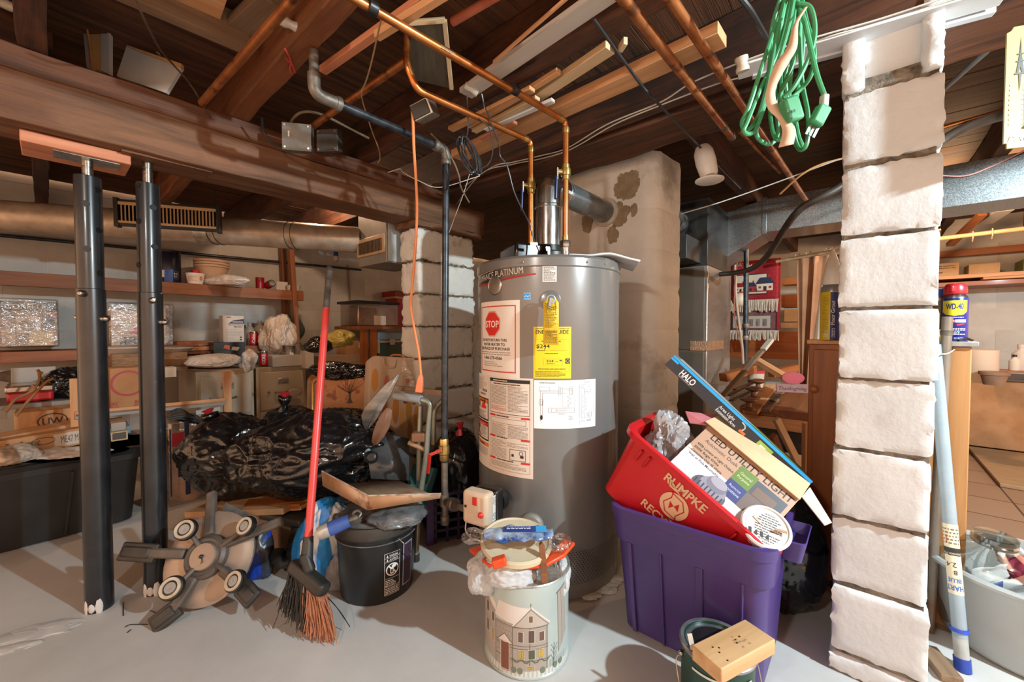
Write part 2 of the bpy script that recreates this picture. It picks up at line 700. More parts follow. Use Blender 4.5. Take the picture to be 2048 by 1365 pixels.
for n_ in list(nt.nodes):
    if n_.type == 'BUMP':
        prev = None
        for sc_, st_ in ((4.5, .55), (11, .3)):
            vo = nt.nodes.new('ShaderNodeTexVoronoi')
            vo.feature = 'DISTANCE_TO_EDGE'
            vo.inputs['Scale'].default_value = sc_
            ns = nt.nodes.new('ShaderNodeTexNoise')
            ns.inputs['Scale'].default_value = 6
            av = nt.nodes.new('ShaderNodeMixRGB')
            av.inputs[0].default_value = .25
            ga = next(x for x in nt.nodes if x.type == 'ATTRIBUTE')
            nt.links.new(ga.outputs['Vector'], ns.inputs['Vector'])
            nt.links.new(ga.outputs['Vector'], av.inputs[1])
            nt.links.new(ns.outputs['Color'], av.inputs[2])
            nt.links.new(av.outputs[0], vo.inputs['Vector'])
            b2_ = nt.nodes.new('ShaderNodeBump')
            b2_.inputs['Strength'].default_value = st_
            b2_.inputs['Distance'].default_value = .12 / sc_
            nt.links.new(vo.outputs['Distance'], b2_.inputs['Height'])
            if prev:
                nt.links.new(prev.outputs['Normal'], b2_.inputs['Normal'])
            prev = b2_
        nt.links.new(prev.outputs['Normal'], nt.nodes['Principled BSDF'].inputs['Normal'])
# ================================================================ SHELL
mb = MB()
mb.add([W(-3, -3.4, 0), W(6.2, -3.4, 0), W(6.2, 4.5, 0), W(-3, 4.5, 0), W(-3, -3.4, -.1), W(6.2, -3.4, -.1), W(6.2, 4.5, -.1), W(-3, 4.5, -.1)],
       [(0, 1, 2, 3), (7, 6, 5, 4), (0, 4, 5, 1), (1, 5, 6, 2), (2, 6, 7, 3), (3, 7, 4, 0)])
mb.build('floor', FLOORM, kind='structure', label='grey painted concrete floor')
mb = MB()
g = [V((u, v, 0)) for u, v in ((1.93, -3.3), (6, -3.3), (6, .62), (1.93, .62))]
mb.add([W(1.93, -3.3, .004), W(6, -3.3, .004), W(6, .62, .004), W(1.93, .62, .004)], [(0, 1, 2, 3)], 0, g)
mb.build('floor_tiles', TILE, kind='structure', label='brown ceramic tile floor of the back room')


def blockwall(name, u0, u1, v0, v1, along, mat):
    mb = MB()
    rows, h = 11, .2
    L = (u1 - u0) if along == 'u' else (v1 - v0)
    for k in range(rows):
        o = (k % 2) * .2
        x = -o
        while x < L:
            a, b = max(0, x), min(L, x + .4)
            if b - a > .02:
                e = .0025
                if along == 'u':
                    mb.ub(u0 + a + e, u0 + b - e, v0, v1, k * h + e, (k + 1) * h - e)
                else:
                    mb.ub(u0, u1, v0 + a + e, v0 + b - e, k * h + e, (k + 1) * h - e)
            x += .4
    # mortar bed behind the block faces
    if along == 'u':
        mb.ub(u0, u1, v0 + .002, v1 - .002, 0, rows * h)
    else:
        mb.ub(u0 + .002, u1 - .002, v0, v1, 0, rows * h)
    mb.build(name, mat, kind='structure')


blockwall('wall_back', -2.6, 5.9, 4.35, 4.5, 'u', WALLM)
blockwall('wall_right', 5.7, 5.85, -3.3, 4.35, 'v', WALLM)
# ---- ceiling deck: boards along the beam on the left, across it on the right
mb = MB()
v = -3.3
while v < 4.3:
    w = random.choice((.13, .14, .12))
    mb.ub(-3, 1.84, v, v + w - .004, 2.05 + random.uniform(0, .004), 2.075)
    v += w
mb.build('ceiling', DECKM, kind='structure', label='dark plank subfloor overhead')
mb = MB()
u = 1.86
while u < 5.85:
    mb.ub(u, u + .126, -3.3, 4.3, 2.05 + random.uniform(0, .004), 2.075)
    u += .13
mb.build('ceiling_boards', DECKR, kind='structure', label='plank subfloor over the back room')


# ---- joists
def joist(u0, u1, v0, v1, z0, mat, label, z1=2.048, name='ceiling_joist', amp=.006):
    mb = MB()
    mb.ub(u0, u1, v0, v1, z0, z1, seg=.07)
    rough_mesh(mb, amp, 4, o=u0 * 3)
    return mb.build(name, mat, label=label, cat='joist', group='joists under the floor boards', bevel=.004)


joist(-.045, .015, -2.6, 4.33, 1.862, OLD, 'dark joist end seen straight on above the left end of the main beam')
joist(.497, .563, -2.6, 4.33, 1.862, OLDRED, 'reddish brown joist with a red string tied round it, over the main beam')
joist(1.045, 1.105, -2.6, 4.33, 1.862, OLD, 'dark joist running between the white board and the black gas pipe')
joist(1.5, 1.565, -2.6, 4.33, 1.835, OLD, 'dark joist carrying the two white wires above the water heater')
joist(-.6, -.54, -2.6, 4.33, 1.862, OLD, 'joist left of the dark joist end')
joist(1.60, 1.85, -2.6, 1.9, 1.825, OLD, 'thick dark header timber resting on the white chimney', z1=2.03, name='header_timber', amp=.014)
for i, vv in enumerate((1.75, 1.2, .62, .05, -.5, -1.05)):
    joist(1.86, 5.6, vv - .03, vv + .03, 1.888, OLD, ['joist over the furnace', 'joist behind the chimney', 'joist right of the white chimney top', 'joist behind the block pillar', 'joist over the tapestry room nearest the wall', 'outermost joist of the back room'][i])
# ---- main beam
t = thing('support_beam', 'long brown timber main beam on two black steel posts and a block pillar', 'beam', W(.3, 2.03, 1.632))
mb = MB()
mb.ub(-1.6, 1.93, 1.93, 2.13, 1.632, 1.781, seg=.05)
rough_mesh(mb, .007, 3)
mb.build('lower_timber', BEAMW, t, bevel=.004)
mb = MB()
mb.ub(-1.6, 1.6, 1.938, 2.12, 1.783, 1.86, seg=.06)
rough_mesh(mb, .006, 4)
mb.build('upper_timber', BEAMR, t, label='darker reddish upper timber', bevel=.004)


# ---- block pillars
def blocks(mb, u0, u1, v0, v1, zs, r=.0115, amp=.008, seg=.02, gap=.013, o=0, skip=()):
    for k in range(len(zs) - 1):
        if k in skip:
            continue
        z0, z1 = zs[k] + gap * random.uniform(.3, .7), zs[k + 1] - gap * random.uniform(.1, .5)
        ju, jv = random.uniform(-.006, .006), random.uniform(-.005, .005)
        c = W((u0 + u1) / 2 + ju, (v0 + v1) / 2 + jv, (z0 + z1) / 2)
        s0 = len(mb.v)
        size = (u1 - u0, v1 - v0, z1 - z0)
        mb.box(c, size, RB, 0, seg)
        for i in range(s0, len(mb.v)):
            l = RB.transposed() @ (mb.v[i] - c)
            rr = r * (.45 + .9 * abs(nz(mb.v[i], 9, o)) + .7 * max(0, nz(mb.v[i], 22, o + 3)))
            q = V([max(-(size[a] / 2 - rr), min(size[a] / 2 - rr, l[a])) for a in range(3)])
            d = l - q
            ne = sum(1 for a in range(3) if abs(d[a]) > 1e-5)
            if ne >= 2:
                l = q + d.normalized() * rr
                l += noise.noise_vector(mb.v[i] * 55) * amp * .9
            l += noise.noise_vector(mb.v[i] * 14 + V((o, 0, 0))) * amp * .13
            mb.v[i] = c + RB @ l


t = thing('block_pillar', 'white painted concrete block pillar at the right, floor to joists', 'pillar', W(1.69, -.04, 0))
mb = MB()
zs = [0, .06, .26, .46, .66, .86, 1.06, 1.26, 1.46, 1.66, 1.86]
blocks(mb, 1.495, 1.89, -.14, .06, zs, skip=(9,), seg=.014)
# top block shows its hollow end: two ears and a recessed web
blocks(mb, 1.52, 1.89, -.138, .058, [1.66, 1.845], seg=.02, r=.01)
blocks(mb, 1.49, 1.56, .012, .062, [1.66, 1.852], r=.016, seg=.012)
blocks(mb, 1.49, 1.56, -.142, -.1, [1.66, 1.865], r=.016, seg=.012)
mb.build('blocks', WHITEP, t, ang=60)
mb = MB()
mb.ub(1.507, 1.88, -.13, .05, 0, 1.7, seg=.03)
rough_mesh(mb, .006, 30)
mb.build('mortar', MORT, t, label='crumbling grey mortar in the joints')
t = thing('block_pillar', 'peeling block pillar under the end of the main beam', 'pillar', W(1.63, 2.04, 0))
mb = MB()
zs = [.055 + .193 * k for k in range(9)]
zs[0] = 0
blocks(mb, 1.41, 1.855, 1.95, 2.13, zs, r=.022, amp=.014, seg=.018, o=4)
mb.build('blocks', WHITEO, t, ang=60)
mb = MB()
mb.ub(1.425, 1.84, 1.965, 2.115, 0, 1.6, seg=.03)
rough_mesh(mb, .008, 28)
mb.build('mortar', MORTD, t, label='dark crumbled mortar')
mb = MB()
mb.ub(1.38, 1.9, 1.93, 2.14, 1.6, 1.632, seg=.03)
rough_mesh(mb, .008, 14)
mb.build('shim_board', BEAMW, t, label='splintered wood shim')
# ---- chimney
t = thing('chimney', 'white painted block chimney with brown stains behind the water heater', 'chimney', W(2.05, 1.05, 0))
zs = [0, .2, .4, .6, .8, 1.0, 1.2, 1.4, 1.6, 1.875]
mb = MB()
fr = Matrix.Identity(4)
for k in range(9):
    poly = [(1.93, 1.36), (1.93, .825), (1.948, .79), (1.985, .765), (2.2, .745), (2.2, 1.36)]
    s0 = len(mb.v)
    # subdivide the outline
    pts = []
    for i in range(len(poly)):
        a, b = V(poly[i] + (0,)), V(poly[(i + 1) % len(poly)] + (0,))
        n = max(1, int((b - a).length / .03))
        pts += [a + (b - a) * (j / n) for j in range(n)]
    nzr = 8
    vs = []
    for j in range(nzr + 1):
        z = zs[k] + (zs[k + 1] - zs[k]) * j / nzr
        e = .006 if j in (0, nzr) else 0
        for p in pts:
            q = W(p.x, p.y, z)
            cc = W(2.07, 1.05, z)
            d = (q - cc).normalized()
            q = q - d * e + noise.noise_vector(q * 16) * .003
            vs.append(q)
    m = len(pts)
    fs = [(j * m + i, j * m + (i + 1) % m, (j + 1) * m + (i + 1) % m, (j + 1) * m + i) for j in range(nzr) for i in range(m)]
    fs = [tuple(reversed(f)) for f in fs]
    mb.add(vs, fs)
mb.build('chimney_blocks', CHIMP, t, ang=50)
PATCH = mk('bare mortar patch', '86755d', '9c8a70', scale=25, rough=.9, bump=1, bscale=70)


def blob(cx, cz, rx, rz, o, u=1.927, n=40):
    pts = []
    for i in range(n):
        a = 2 * PI * i / n
        r = 1 + .35 * noise.noise(V((math.cos(a) * 1.6, math.sin(a) * 1.6, o))) + .18 * noise.noise(V((math.cos(a) * 5, math.sin(a) * 5, o)))
        pts.append((cx + rx * r * math.cos(a), cz + rz * r * math.sin(a)))
    return pts


FRC = basis(-B, Z, A * 1.9305)
for (px, py, w, h, o) in ((1255, 372, .07, .07, 1), (1240, 430, .05, .06, 2), (1175, 445, .035, .05, 3), (1225, 470, .03, .05, 4), (1268, 420, .02, .03, 6)):
    p = atu(px, py, 1.93)
    u_, v_, z_ = uvz(p)
    MB().prism(blob(-v_, z_, w, h, o), .006, FRC @ Matrix.Translation((0, 0, -.002))).build('mortar_patch', PATCH, t, label='rough bare brown patch')
# ================================================================ LIGHT
w = bpy.data.worlds.new('world')
SC.world = w
w.use_nodes = True
w.node_tree.nodes['Background'].inputs[0].default_value = (1.0, .57, .33, 1)
w.node_tree.nodes['Background'].inputs[1].default_value = 2.2


def lamp(name, p, power, col, rad):
    l = bpy.data.lights.new(name, 'POINT')
    l.energy = power
    l.color = col
    l.shadow_soft_size = rad
    o = bpy.data.objects.new(name, l)
    o.location = p
    COL.objects.link(o)
    return o


lamp('bare_bulb_light', (1.9, -.1, 1.82), 370, (.72, .92, 1.0), .03)
lamp('stair_bulb_light', (-.85, -.6, 1.78), 50, (1.0, .92, .82), .05)
lamp('rear_bulb_light', W(1.25, 3.0, 1.99), 24, (1.0, .66, .42), .03)  # added warm fill for the dark back-left corner, no real bulb there
lamp('workroom_bulb_light', W(4.0, -.5, 1.8), 50, (1.0, .62, .34), .06)
# ================================================================ CAMERA
cd = bpy.data.cameras.new('camera')
cd.sensor_width = 36
cd.lens = 36 * F / 2048
cd.clip_start = .05
cam = bpy.data.objects.new('camera', cd)
cam.location = EYE
cam.rotation_euler = (PI / 2 - TH, 0, 0)
COL.objects.link(cam)
SC.camera = cam
SC.view_settings.view_transform = 'Standard'
SC.view_settings.look = 'None'
SC.view_settings.gamma = 1
SC.view_settings.exposure = 0
SC.cycles.max_bounces = 8
SC.cycles.transparent_max_bounces = 16
SC.cycles.caustics_reflective = False
SC.cycles.caustics_refractive = False
SC.cycles.sample_clamp_indirect = 4
SC.cycles.use_denoising = True
# ================================================================ STEEL POSTS
def post(base, r, zc, ztop, zscrew, holes, bolts, label, lean=V((0, 0, 0))):
    t = thing('jack_post', label, 'steel post', base, 'black adjustable steel posts under the main beam')
    bx, by = base[0], base[1]

    def ax(z):
        return V((bx, by, z)) + lean * z
    mb = MB()
    mb.tube([ax(0), ax(.4), ax(.8), ax(zc)], r, 28)
    mb.build('lower_tube', POSTM, t, bevel=.002)
    mb = MB()
    mb.tube([ax(zc - .01), ax(1.2), ax(ztop)], r * .93, 28)
    mb.build('upper_tube', POSTM, t, bevel=.002)
    for (ang, z) in holes:
        d = V((math.cos(ang), math.sin(ang), 0))
        h = MB().tube([ax(z) + d * (r * .93 - .004), ax(z) + d * (r * .93 + .0016)], .0105, 14)
        h.build('pin_hole', ink('040404'), t, label='dark round pin hole')
    for (ang, z) in bolts:
        d = V((math.cos(ang), math.sin(ang), 0))
        Rm = basis(d.cross(Z), Z, ax(z) + d * r)
        R3 = Matrix((Z.cross(d), Z, d)).transposed()
        b = MB()
        b.lathe([(.011, -.004), (.011, .003), (.010, .006), (.0115, .009), (.0105, .015), (.006, .02), (0, .021)], ax(z) + d * r, 12, R3)
        b.build('bolt', ZINC, t, label='zinc cap nut')
    s = MB()
    pr_ = []
    z = ztop - .01
    s.tube([ax(z), ax(zscrew)], .0125, 16)
    while z < ztop + (zscrew - ztop) * .62:
        s.tube([ax(z), ax(z + .002)], .015, 16)
        z += .005
    s.tube([ax(zscrew - .022), ax(zscrew)], .0148, 16)
    s.build('jack_screw', ZINC, t, label='threaded zinc screw')
    f = MB()
    for k in range(3):
        a = [-1.9, -1.35, -.8][k]
        d = V((math.cos(a), math.sin(a), 0))
        f.ico(ax(.02) + d * r * .66, (.016, .016, [.05, .03, .055][k]), 2)
    f.build('paint_drip', WHITEP, t, label='white floor paint splashed on the foot')
    return t


p1 = atz(200, 1226, 0)
p1 = p1 + V((p1.x, p1.y, 0)).normalized() * .038
p2 = atz(313, 1192, 0)
p2 = p2 + V((p2.x, p2.y, 0)).normalized() * .036
post(p1, .0385, 1.145, 1.535, 1.592, [(-.95, 1.28), (-.95, 1.435), (-.02, 1.35), (-.05, 1.2), (-.02, 1.49)], [(-1.25, 1.125), (.05, 1.04), (3.1, 1.045)],
     'nearer black steel jack post, under the salmon wood block')
post(p2, .0375, 1.14, 1.545, 1.625, [(-.45, 1.455), (-.4, 1.31), (-1.75, 1.4), (-1.9, 1.24), (-1.75, 1.53)], [(-.7, 1.11), (2.6, 1.03), (.1, 1.03)],
     'farther black steel jack post, right behind the nearer one', lean=V((0, .004, 0)))
t = thing('jack_block', 'salmon coloured wood block wedged between nearer steel post and beam', 'wood block', W(.0, 1.98, 1.594))
mb = MB()
pA, pB = atz(38, 256, 1.63), atz(262, 310, 1.63)
uA, uB = uvz(pA)[0], uvz(pB)[0]
vA = (uvz(pA)[1] + uvz(pB)[1]) / 2
mb.ub(uA, uB, vA, vA + .17, 1.594, 1.631)
mb.build('block', CEDAR, t, bevel=.003)
mb = MB()
c = V((p1.x, p1.y, 1.5925))
mb.box(c, (.16, .085, .004), RB)
mb.build('bearing_plate', ZINC, t, bevel=.001)
mb = MB().box(V((p2.x, p2.y, 1.6285)) + A * .06, (.26, .13, .007), RB)
mb.build('shim_plate', BEAMW, label='thin wood shim on top of the farther steel post', cat='shim')


# ================================================================ PLANKS STORED ON THE CEILING
def plank(p, q, r, z, t, mat, label, name='board', group=None, ext0=0, ext1=0, cat='board', bevel=.0015):
    P, Q, R = atz(*p, z), atz(*q, z), atz(*r, z)
    d = (Q - P).normalized()
    P, Q = P - d * ext0, Q + d * ext1
    n = (R - P) - d * (R - P).dot(d)
    w = n.length
    n.normalize()
    c = (P + Q) / 2 + n * w / 2 + Z * t / 2
    mb = MB().box(c, ((Q - P).length, w, t), Matrix((d, n, Z)).transposed())
    return mb.build(name, mat, label=label, cat=cat, group=group, bevel=bevel)


BOARDG = 'boards stored across the joists'
WHITEB = wood('whitewashed board', 'b5a79b', 'cfc4b8', rough=.6, scale=1.0, bump=.05)
plank((653, 151), (808, 44), (644, 139), 1.838, .02, CEDAR, 'narrow salmon board slanting across the ceiling left of the mossy slat', group=BOARDG, ext1=.25)
plank((760, 84), (895, 2), (752, 72), 1.815, .02, PINE, 'short pine board below the salmon one, its end cut square', group=BOARDG, ext1=.2)
plank((965, 184), (1232, 4), (968, 150), 1.84, .018, WHITEB, 'wide whitewashed board under the joists at top centre', group=BOARDG, ext0=.06, ext1=.3)
plank((1030, 93), (1137, 0), (1027, 89), 1.832, .008, PINE, 'thin pine edging strip along the whitewashed board', group=BOARDG, ext0=.1, ext1=.2)
plank((1080, 205), (1230, 108), (1074, 188), 1.835, .022, PINEP, 'pale notched board with a forked end beside the half-round strip', group=BOARDG, ext0=.3)
plank((1236, 105), (1247, 88), (1243, 108), 1.835, .022, PINEP, 'small forked end of the pale board', group=BOARDG)
plank((960, 250), (1122, 150), (955, 244), 1.83, .016, PINE, 'half-round pine strip ending beside the pale notched board', group=BOARDG, ext0=.05)
plank((1000, 293), (1453, 95), (997, 270), 1.826, .034, PINE, 'long pine plank crossing the ceiling above the water heater pipes', group=BOARDG, ext0=.25)
plank((907, 265), (1070, 186), (901, 257), 1.812, .014, PINE, 'upper strip in the bundle of pine strips left of the copper pipes', group=BOARDG)
plank((953, 268), (1080, 203), (948, 261), 1.812, .013, PINEP, 'middle strip in the bundle of pine strips left of the copper pipes', group=BOARDG)
plank((975, 264), (1110, 207), (972, 258), 1.808, .012, ink('d8d6d4'), 'white painted strip ending behind the copper pipe', group=BOARDG)
plank((968, 284), (1000, 268), (962, 276), 1.806, .013, CEDAR, 'lowest stub of the pine strip bundle', group=BOARDG, ext1=.1)
# left bay
GREYB = wood('dusty grey board', '6b523d', '93765b', rough=.8, scale=1.2, bump=.2)
plank((229, 0), (492, 111), (255, -8), 1.93, .1, GREYB, 'dusty grey bridging timber across the joist bay at top left', 'bridging_timber', cat='timber', ext0=.1)
plank((350, 0), (441, 40), (440, -20), 1.98, .02, PINE, 'orange pine panel above the dusty bridging timber', 'wood_sheet', cat='board', ext0=.1)
plank((443, 60), (520, -10), (500, 100), 1.975, .03, GREYB, 'grey cleat nailed behind the bridging timber', 'cleat', cat='timber')
plank((-5, 95), (45, 118), (20, 60), 1.93, .06, OLD, 'dark blocking at the far upper left corner', 'blocking', cat='timber', ext0=.2)


def slab(px, Y, th, mats, name, label, cat='board', group=None, lean=0, bevel=.001):
    """upright board traced at depth Y: front outline from pixels, real thickness behind it"""
    P = [at(x, y, Y + lean * (i)) for i, (x, y) in enumerate(px)] if lean else [at(x, y, Y) for x, y in px]
    n = len(P)
    d = (P[1] - P[0]).cross(P[2] - P[0]).normalized()
    if d.dot(EYE - P[0]) < 0:
        d = -d
    mb = MB()
    g = [V(((p - P[0]).dot((P[1] - P[0]).normalized()), (p - P[0]).z, i * .0)) for i, p in enumerate(P)]
    fs = [tuple(range(n)), tuple(reversed(range(n, 2 * n)))] + [(i, i + n, (i + 1) % n + n, (i + 1) % n) for i in range(n)]
    mb.add(P + [p - d * th for p in P], fs, 0, g + g)
    return mb.build(name, mats, label=label, cat=cat, group=group, bevel=bevel)


t = thing('moulding_offcut', 'upright offcut of moulding with grey edges standing on the main beam', 'moulding', W(.19, 2.0, 1.862))
MDF = mk('raw fibreboard', 'b98a54', 'c79a64', scale=12, rough=.8)


def quad3(mb, pts, Y, th, mi=0):
    P = [at(x, y, Y) for x, y in pts]
    n = len(P)
    d = V((0, 1, 0)) * th
    fs = [tuple(reversed(range(n))), tuple(range(n, 2 * n))] + [(i, (i + 1) % n, (i + 1) % n + n, i + n) for i in range(n)]
    ar = sum(pts[i][0] * pts[(i + 1) % n][1] - pts[(i + 1) % n][0] * pts[i][1] for i in range(n))
    if ar < 0:
        fs = [tuple(reversed(f)) for f in fs]
    mb.add(P + [p + d for p in P], fs, mi)


PAINTW = mk('primed moulding', 'a8a5a2', 'b5b2ae', scale=8, rough=.6)
mb = MB()
quad3(mb, [(164, 38), (174, 40), (186, 138), (173, 134)], 1.46, .014)
quad3(mb, [(202, 58), (218, 64), (218, 148), (201, 140)], 1.46, .014)
mb.build('primed_edge', PAINTW, t)
mb = MB()
quad3(mb, [(174, 42), (203, 58), (202, 141), (185, 137)], 1.463, .016)
mb.build('raw_core', MDF, t)
t = thing('baseboard_offcut', 'wide primed baseboard offcut leaning over the main beam', 'baseboard offcut', W(.35, 2.0, 1.862))
mb = MB()
quad3(mb, [(253, 92), (362, 137), (332, 186), (233, 152)], 1.5, .012)
mb.build('primed_face', PAINTW, t)
mb = MB()
quad3(mb, [(253, 90), (362, 127), (362, 137), (253, 93)], 1.5, .014)
mb.build('raw_edge', MDF, t)
t = thing('moulding_offcut', 'small tan moulding offcut behind the wide primed baseboard', 'moulding', W(.38, 2.05, 1.862))
mb = MB()
quad3(mb, [(274, 64), (320, 58), (308, 105), (268, 92)], 1.56, .014)
mb.build('raw_core', MDF, t)
mb = MB()
quad3(mb, [(320, 56), (330, 60), (315, 106), (306, 104)], 1.558, .016)
quad3(mb, [(273, 64), (276, 66), (270, 93), (266, 92)], 1.558, .016)
mb.build('primed_edge', PAINTW, t)


# ================================================================ PIPES
def pipe(name, pts, r, mat, label, cat='pipe', n=14, fil=.03, group=None, parts=None):
    mb = MB()
    mb.tube(fillet(pts, fil) if len(pts) > 2 else pts, r, n)
    return mb.build(name, mat, label=label, cat=cat, group=group)


def ring(mb, p, d, r, w, n=14, mi=0):
    d = V(d).normalized()
    mb.tube([p - d * w / 2, p - d * w * .3, p + d * w * .3, p + d * w / 2], [r * .97, r, r, r * .97], n, mi)


NEWC = 'new copper water pipes of the heater'


def ball_valve(t, p, side):
    """brass quarter-turn valve on an upright pipe with a blue lever hanging down beside it"""
    b = MB()
    b.lathe([(.013, -.03), (.015, -.028), (.015, -.014), (.019, -.012), (.02, 0), (.019, .012), (.015, .014), (.015, .028), (.013, .03)], p, 14)
    s = V((side, -.35, 0)).normalized()
    b.tube([p, p + s * .034], .009, 10)
    b.build('valve_body', BRASS, t, label='brass ball valve')
    h = MB()
    q = p + s * .036
    h.bar(q + Z * .012, q - Z * .03, .012, .003, s)
    lv = h.build('lever', ZINC, t)
    g = MB()
    g.bar(q - Z * .02 + s * .003, q - Z * .105 + s * .006, .015, .007, s)
    o = g.build('lever_grip', ink('16245c', .35), lv, label='blue lever grip', bevel=.002)


def heater_pipe(elb, base, run, label, extra=None, vz=None):
    t = thing('copper_pipe', label, 'copper pipe', base, NEWC)
    top = V((base.x, base.y, elb.z))
    mb = MB()
    pts = [base, top] + run
    mb.tube(fillet(pts, .022), .0113, 16)
    mb.build('pipe_run', COPPER, t)
    f = MB()
    ring(f, top - Z * .034, Z, .0135, .02)
    d = (run[0] - top).normalized()
    ring(f, top + d * .034, d, .0135, .02)
    ring(f, base + Z * .03, Z, .0135, .03)
    f.build('solder_joint', BRASS, t, label='silvery soldered joint')
    n = MB()
    n.lathe([(.019, 0), (.021, .004), (.021, .022), (.018, .026)], base, 6)
    n.lathe([(.013, -.05), (.016, -.045), (.013, -.03), (.016, -.02), (.013, -.01), (.016, 0)], base, 14)
    n.build('union_nut', ZINC, t, label='steel union nut')
    ball_valve(t, V((base.x, base.y, vz)), -1)
    return t


b1 = at(1131, 482, 1.55)
b1.z = 1.315
e1 = at(1129, 243, 1.55)
r1 = atz(714, 0, e1.z)
tt = heater_pipe(e1, V((b1.x, b1.y, 1.315)), [r1, r1 + (r1 - e1).normalized() * .3], 'right-hand of the two new copper pipes, rising to the ceiling with blue valve', vz=at(1130, 345, 1.55).z)
dd = (r1 - e1).normalized()
for px, py in ((745, 16), (1030, 180)):
    s = MB()
    ring(s, atz(px, py, e1.z), dd, .0165, .022)
    s.build('pipe_clamp', BLKP, tt, label='black plastic pipe clamp')
q = atz(894, 102, e1.z)
d = Decal()
d.rect(0, 0, .05, .026, 'cfc6b4', 1)
for i in range(14):
    d.rect(.006 + i * .0026, .005, random.choice((.0008, .0016)), .016, '2a2622', 2)
d.build('barcode_label', lambda x, y, h: q + dd * (.025 - x) + (V((-.35, -.5, -.79)) * math.cos((y - .013) / .0115) + dd.cross(V((-.35, -.5, -.79))).normalized() * math.sin((y - .013) / .0115)) * (.0116 + h), tt, label='white barcode label', cut=None)
b2 = at(1062, 470, 1.66)
e2 = at(1061, 283, 1.66)
q1 = atz(834, 180, e2.z)
q2 = V((q1.x, q1.y, q1.z + .01)) + (q1 - e2).normalized() * .035
heater_pipe(e2, V((b2.x, b2.y, 1.31)), [q1, q2 + Z * .05, q2 + Z * .22], 'left-hand of the two new copper pipes, with an elbow by the mossy slat', vz=at(1061, 372, 1.66).z)
# old copper
OC = 'old copper pipes under the joists'
mb = MB()
a, b = atz(1240, -10, 1.79), atz(1464, 274, 1.79)
t = thing('copper_pipe', 'old copper pipe ending above the white alarm sensor', 'copper pipe', b, OC)
mb.tube([a, (a + b) / 2, b], .0138, 14)
mb.build('pipe_run', COPPERO, t)
f = MB()
d = (b - a).normalized()
ring(f, b - d * .01, d, .0165, .03)
ring(f, b - d * .11, d, .0155, .03)
f.build('end_cap', IRONG, t)
a, b = atz(1336, -10, 1.80), atz(1640, 442, 1.80)
pipe('copper_pipe', [a, b], .0135, COPPERO, 'old copper pipe passing behind the coiled green cord', 'copper pipe', group=OC)
pipe('copper_pipe', [atz(1478, 262, 1.85), atz(1560, 345, 1.85)], .008, COPPERO, 'thin copper tube dropping towards the galvanised duct', 'copper pipe', group=OC)
pipe('copper_pipe', [atz(1530, 290, 1.84), atz(1612, 395, 1.84)], .007, COPPERO, 'thinnest copper tube, right of the other thin tube above the duct', 'copper pipe', group=OC)
pipe('copper_pipe', [atz(404, 206, 1.845), atz(600, -18, 1.845)], .0135, COPPERO, 'brown copper pipe over the beam left of the reddish joist', 'copper pipe', group=OC)
pipe('copper_pipe', [atz(612, 262, 1.845), atz(812, 122, 1.845)], .0125, COPPERO, 'brown copper pipe between the junction box and the mossy slat', 'copper pipe', group=OC)
pipe('sprinkler_pipe', [atz(905, 44, 1.9), atz(1000, -12, 1.9)], .012, mk('faded red paint', 'a04a30', 'bf6b4a', scale=10, rough=.6), 'faded red pipe in the joist bay at top centre')
# gas line
gtop = at(640, 205, 1.29)
gv = at(892, 300, 1.65)
gz = gv.z
gs = atz(648, 196, gz)
gbot = at(890, 1040, 1.62)
t = thing('gas_pipe', 'black iron gas pipe from the ceiling down to the heater control', 'gas pipe', gbot, None)
mb = MB()
mb.tube([gs, gv], .0137, 16)
mb.tube([gv, at(889, 880, 1.63)], .0137, 16)
mb.build('pipe_run', IRON, t)
mb = MB()
d = (gs - gv).normalized()
up = at(637, 118, 1.28)
mb.tube(fillet([gv - Z * .06, gv, gv + d * .06], .03), .0185, 16)
ring(mb, gv - Z * .05, Z, .021, .016)
ring(mb, gv + d * .05, d, .021, .016)
mb.build('elbow', IRONG, t, label='worn iron elbow')
mb = MB()
mb.tube(fillet([gs - d * .055, gs + d * .03, V((gs.x, gs.y, gs.z + .06)) + d * .03], .04), .0185, 16)
ring(mb, gs - d * .045, d, .022, .016)
mb.tube([gs + d * .03 + Z * .05, gs + d * .03 + Z * .13], .0137, 14)
mb.build('elbow', IRONG, t, label='worn iron elbow')
mb = MB()
lo = at(889, 935, 1.62)
mb.tube([at(889, 925, 1.62), gbot], .0135, 14)
ring(mb, at(889, 1000, 1.62), Z, .019, .05)
ring(mb, gbot, Z, .018, .035)
tee = at(889, 1003, 1.62)
hv = at(940, 1022, 1.47)
dd = (hv - tee).normalized()
mb.tube([tee, hv], .0125, 14)
ring(mb, tee + dd * .03, dd, .018, .02)
mb.lathe([(.02, -.02), (.026, -.016), (.026, .006), (.021, .01), (.021, .022)], tee + dd * .075, 8, Matrix((dd.cross(Z).normalized(), dd.cross(dd.cross(Z)).normalized() * -1, dd)).transposed())
mb.build('drip_leg', IRONG, t, label='rusty drip leg with a tee')
mb = MB()
vp = at(888, 900, 1.625)
mb.lathe([(.016, -.045), (.018, -.04), (.018, -.02), (.022, -.015), (.022, .015), (.018, .02), (.018, .04), (.016, .045)], vp, 8)
mb.tube([vp, vp + V((-.6, -.8, 0)) * .04], .009, 10)
mb.build('gas_cock', BRASS, t, label='brass gas cock')
mb = MB()
q = vp + V((-.6, -.8, 0)) * .042
mb.bar(q + V((.02, 0, .008)), q + V((-.028, .0, -.012)), .012, .003, V((-.6, -.8, 0)))
mb.bar(q + V((-.026, 0, -.01)), q + V((-.034, 0, -.085)), .014, .006, V((-.6, -.8, 0)))
mb.build('lever', ink('b3261f', .4), t, label='red lever')

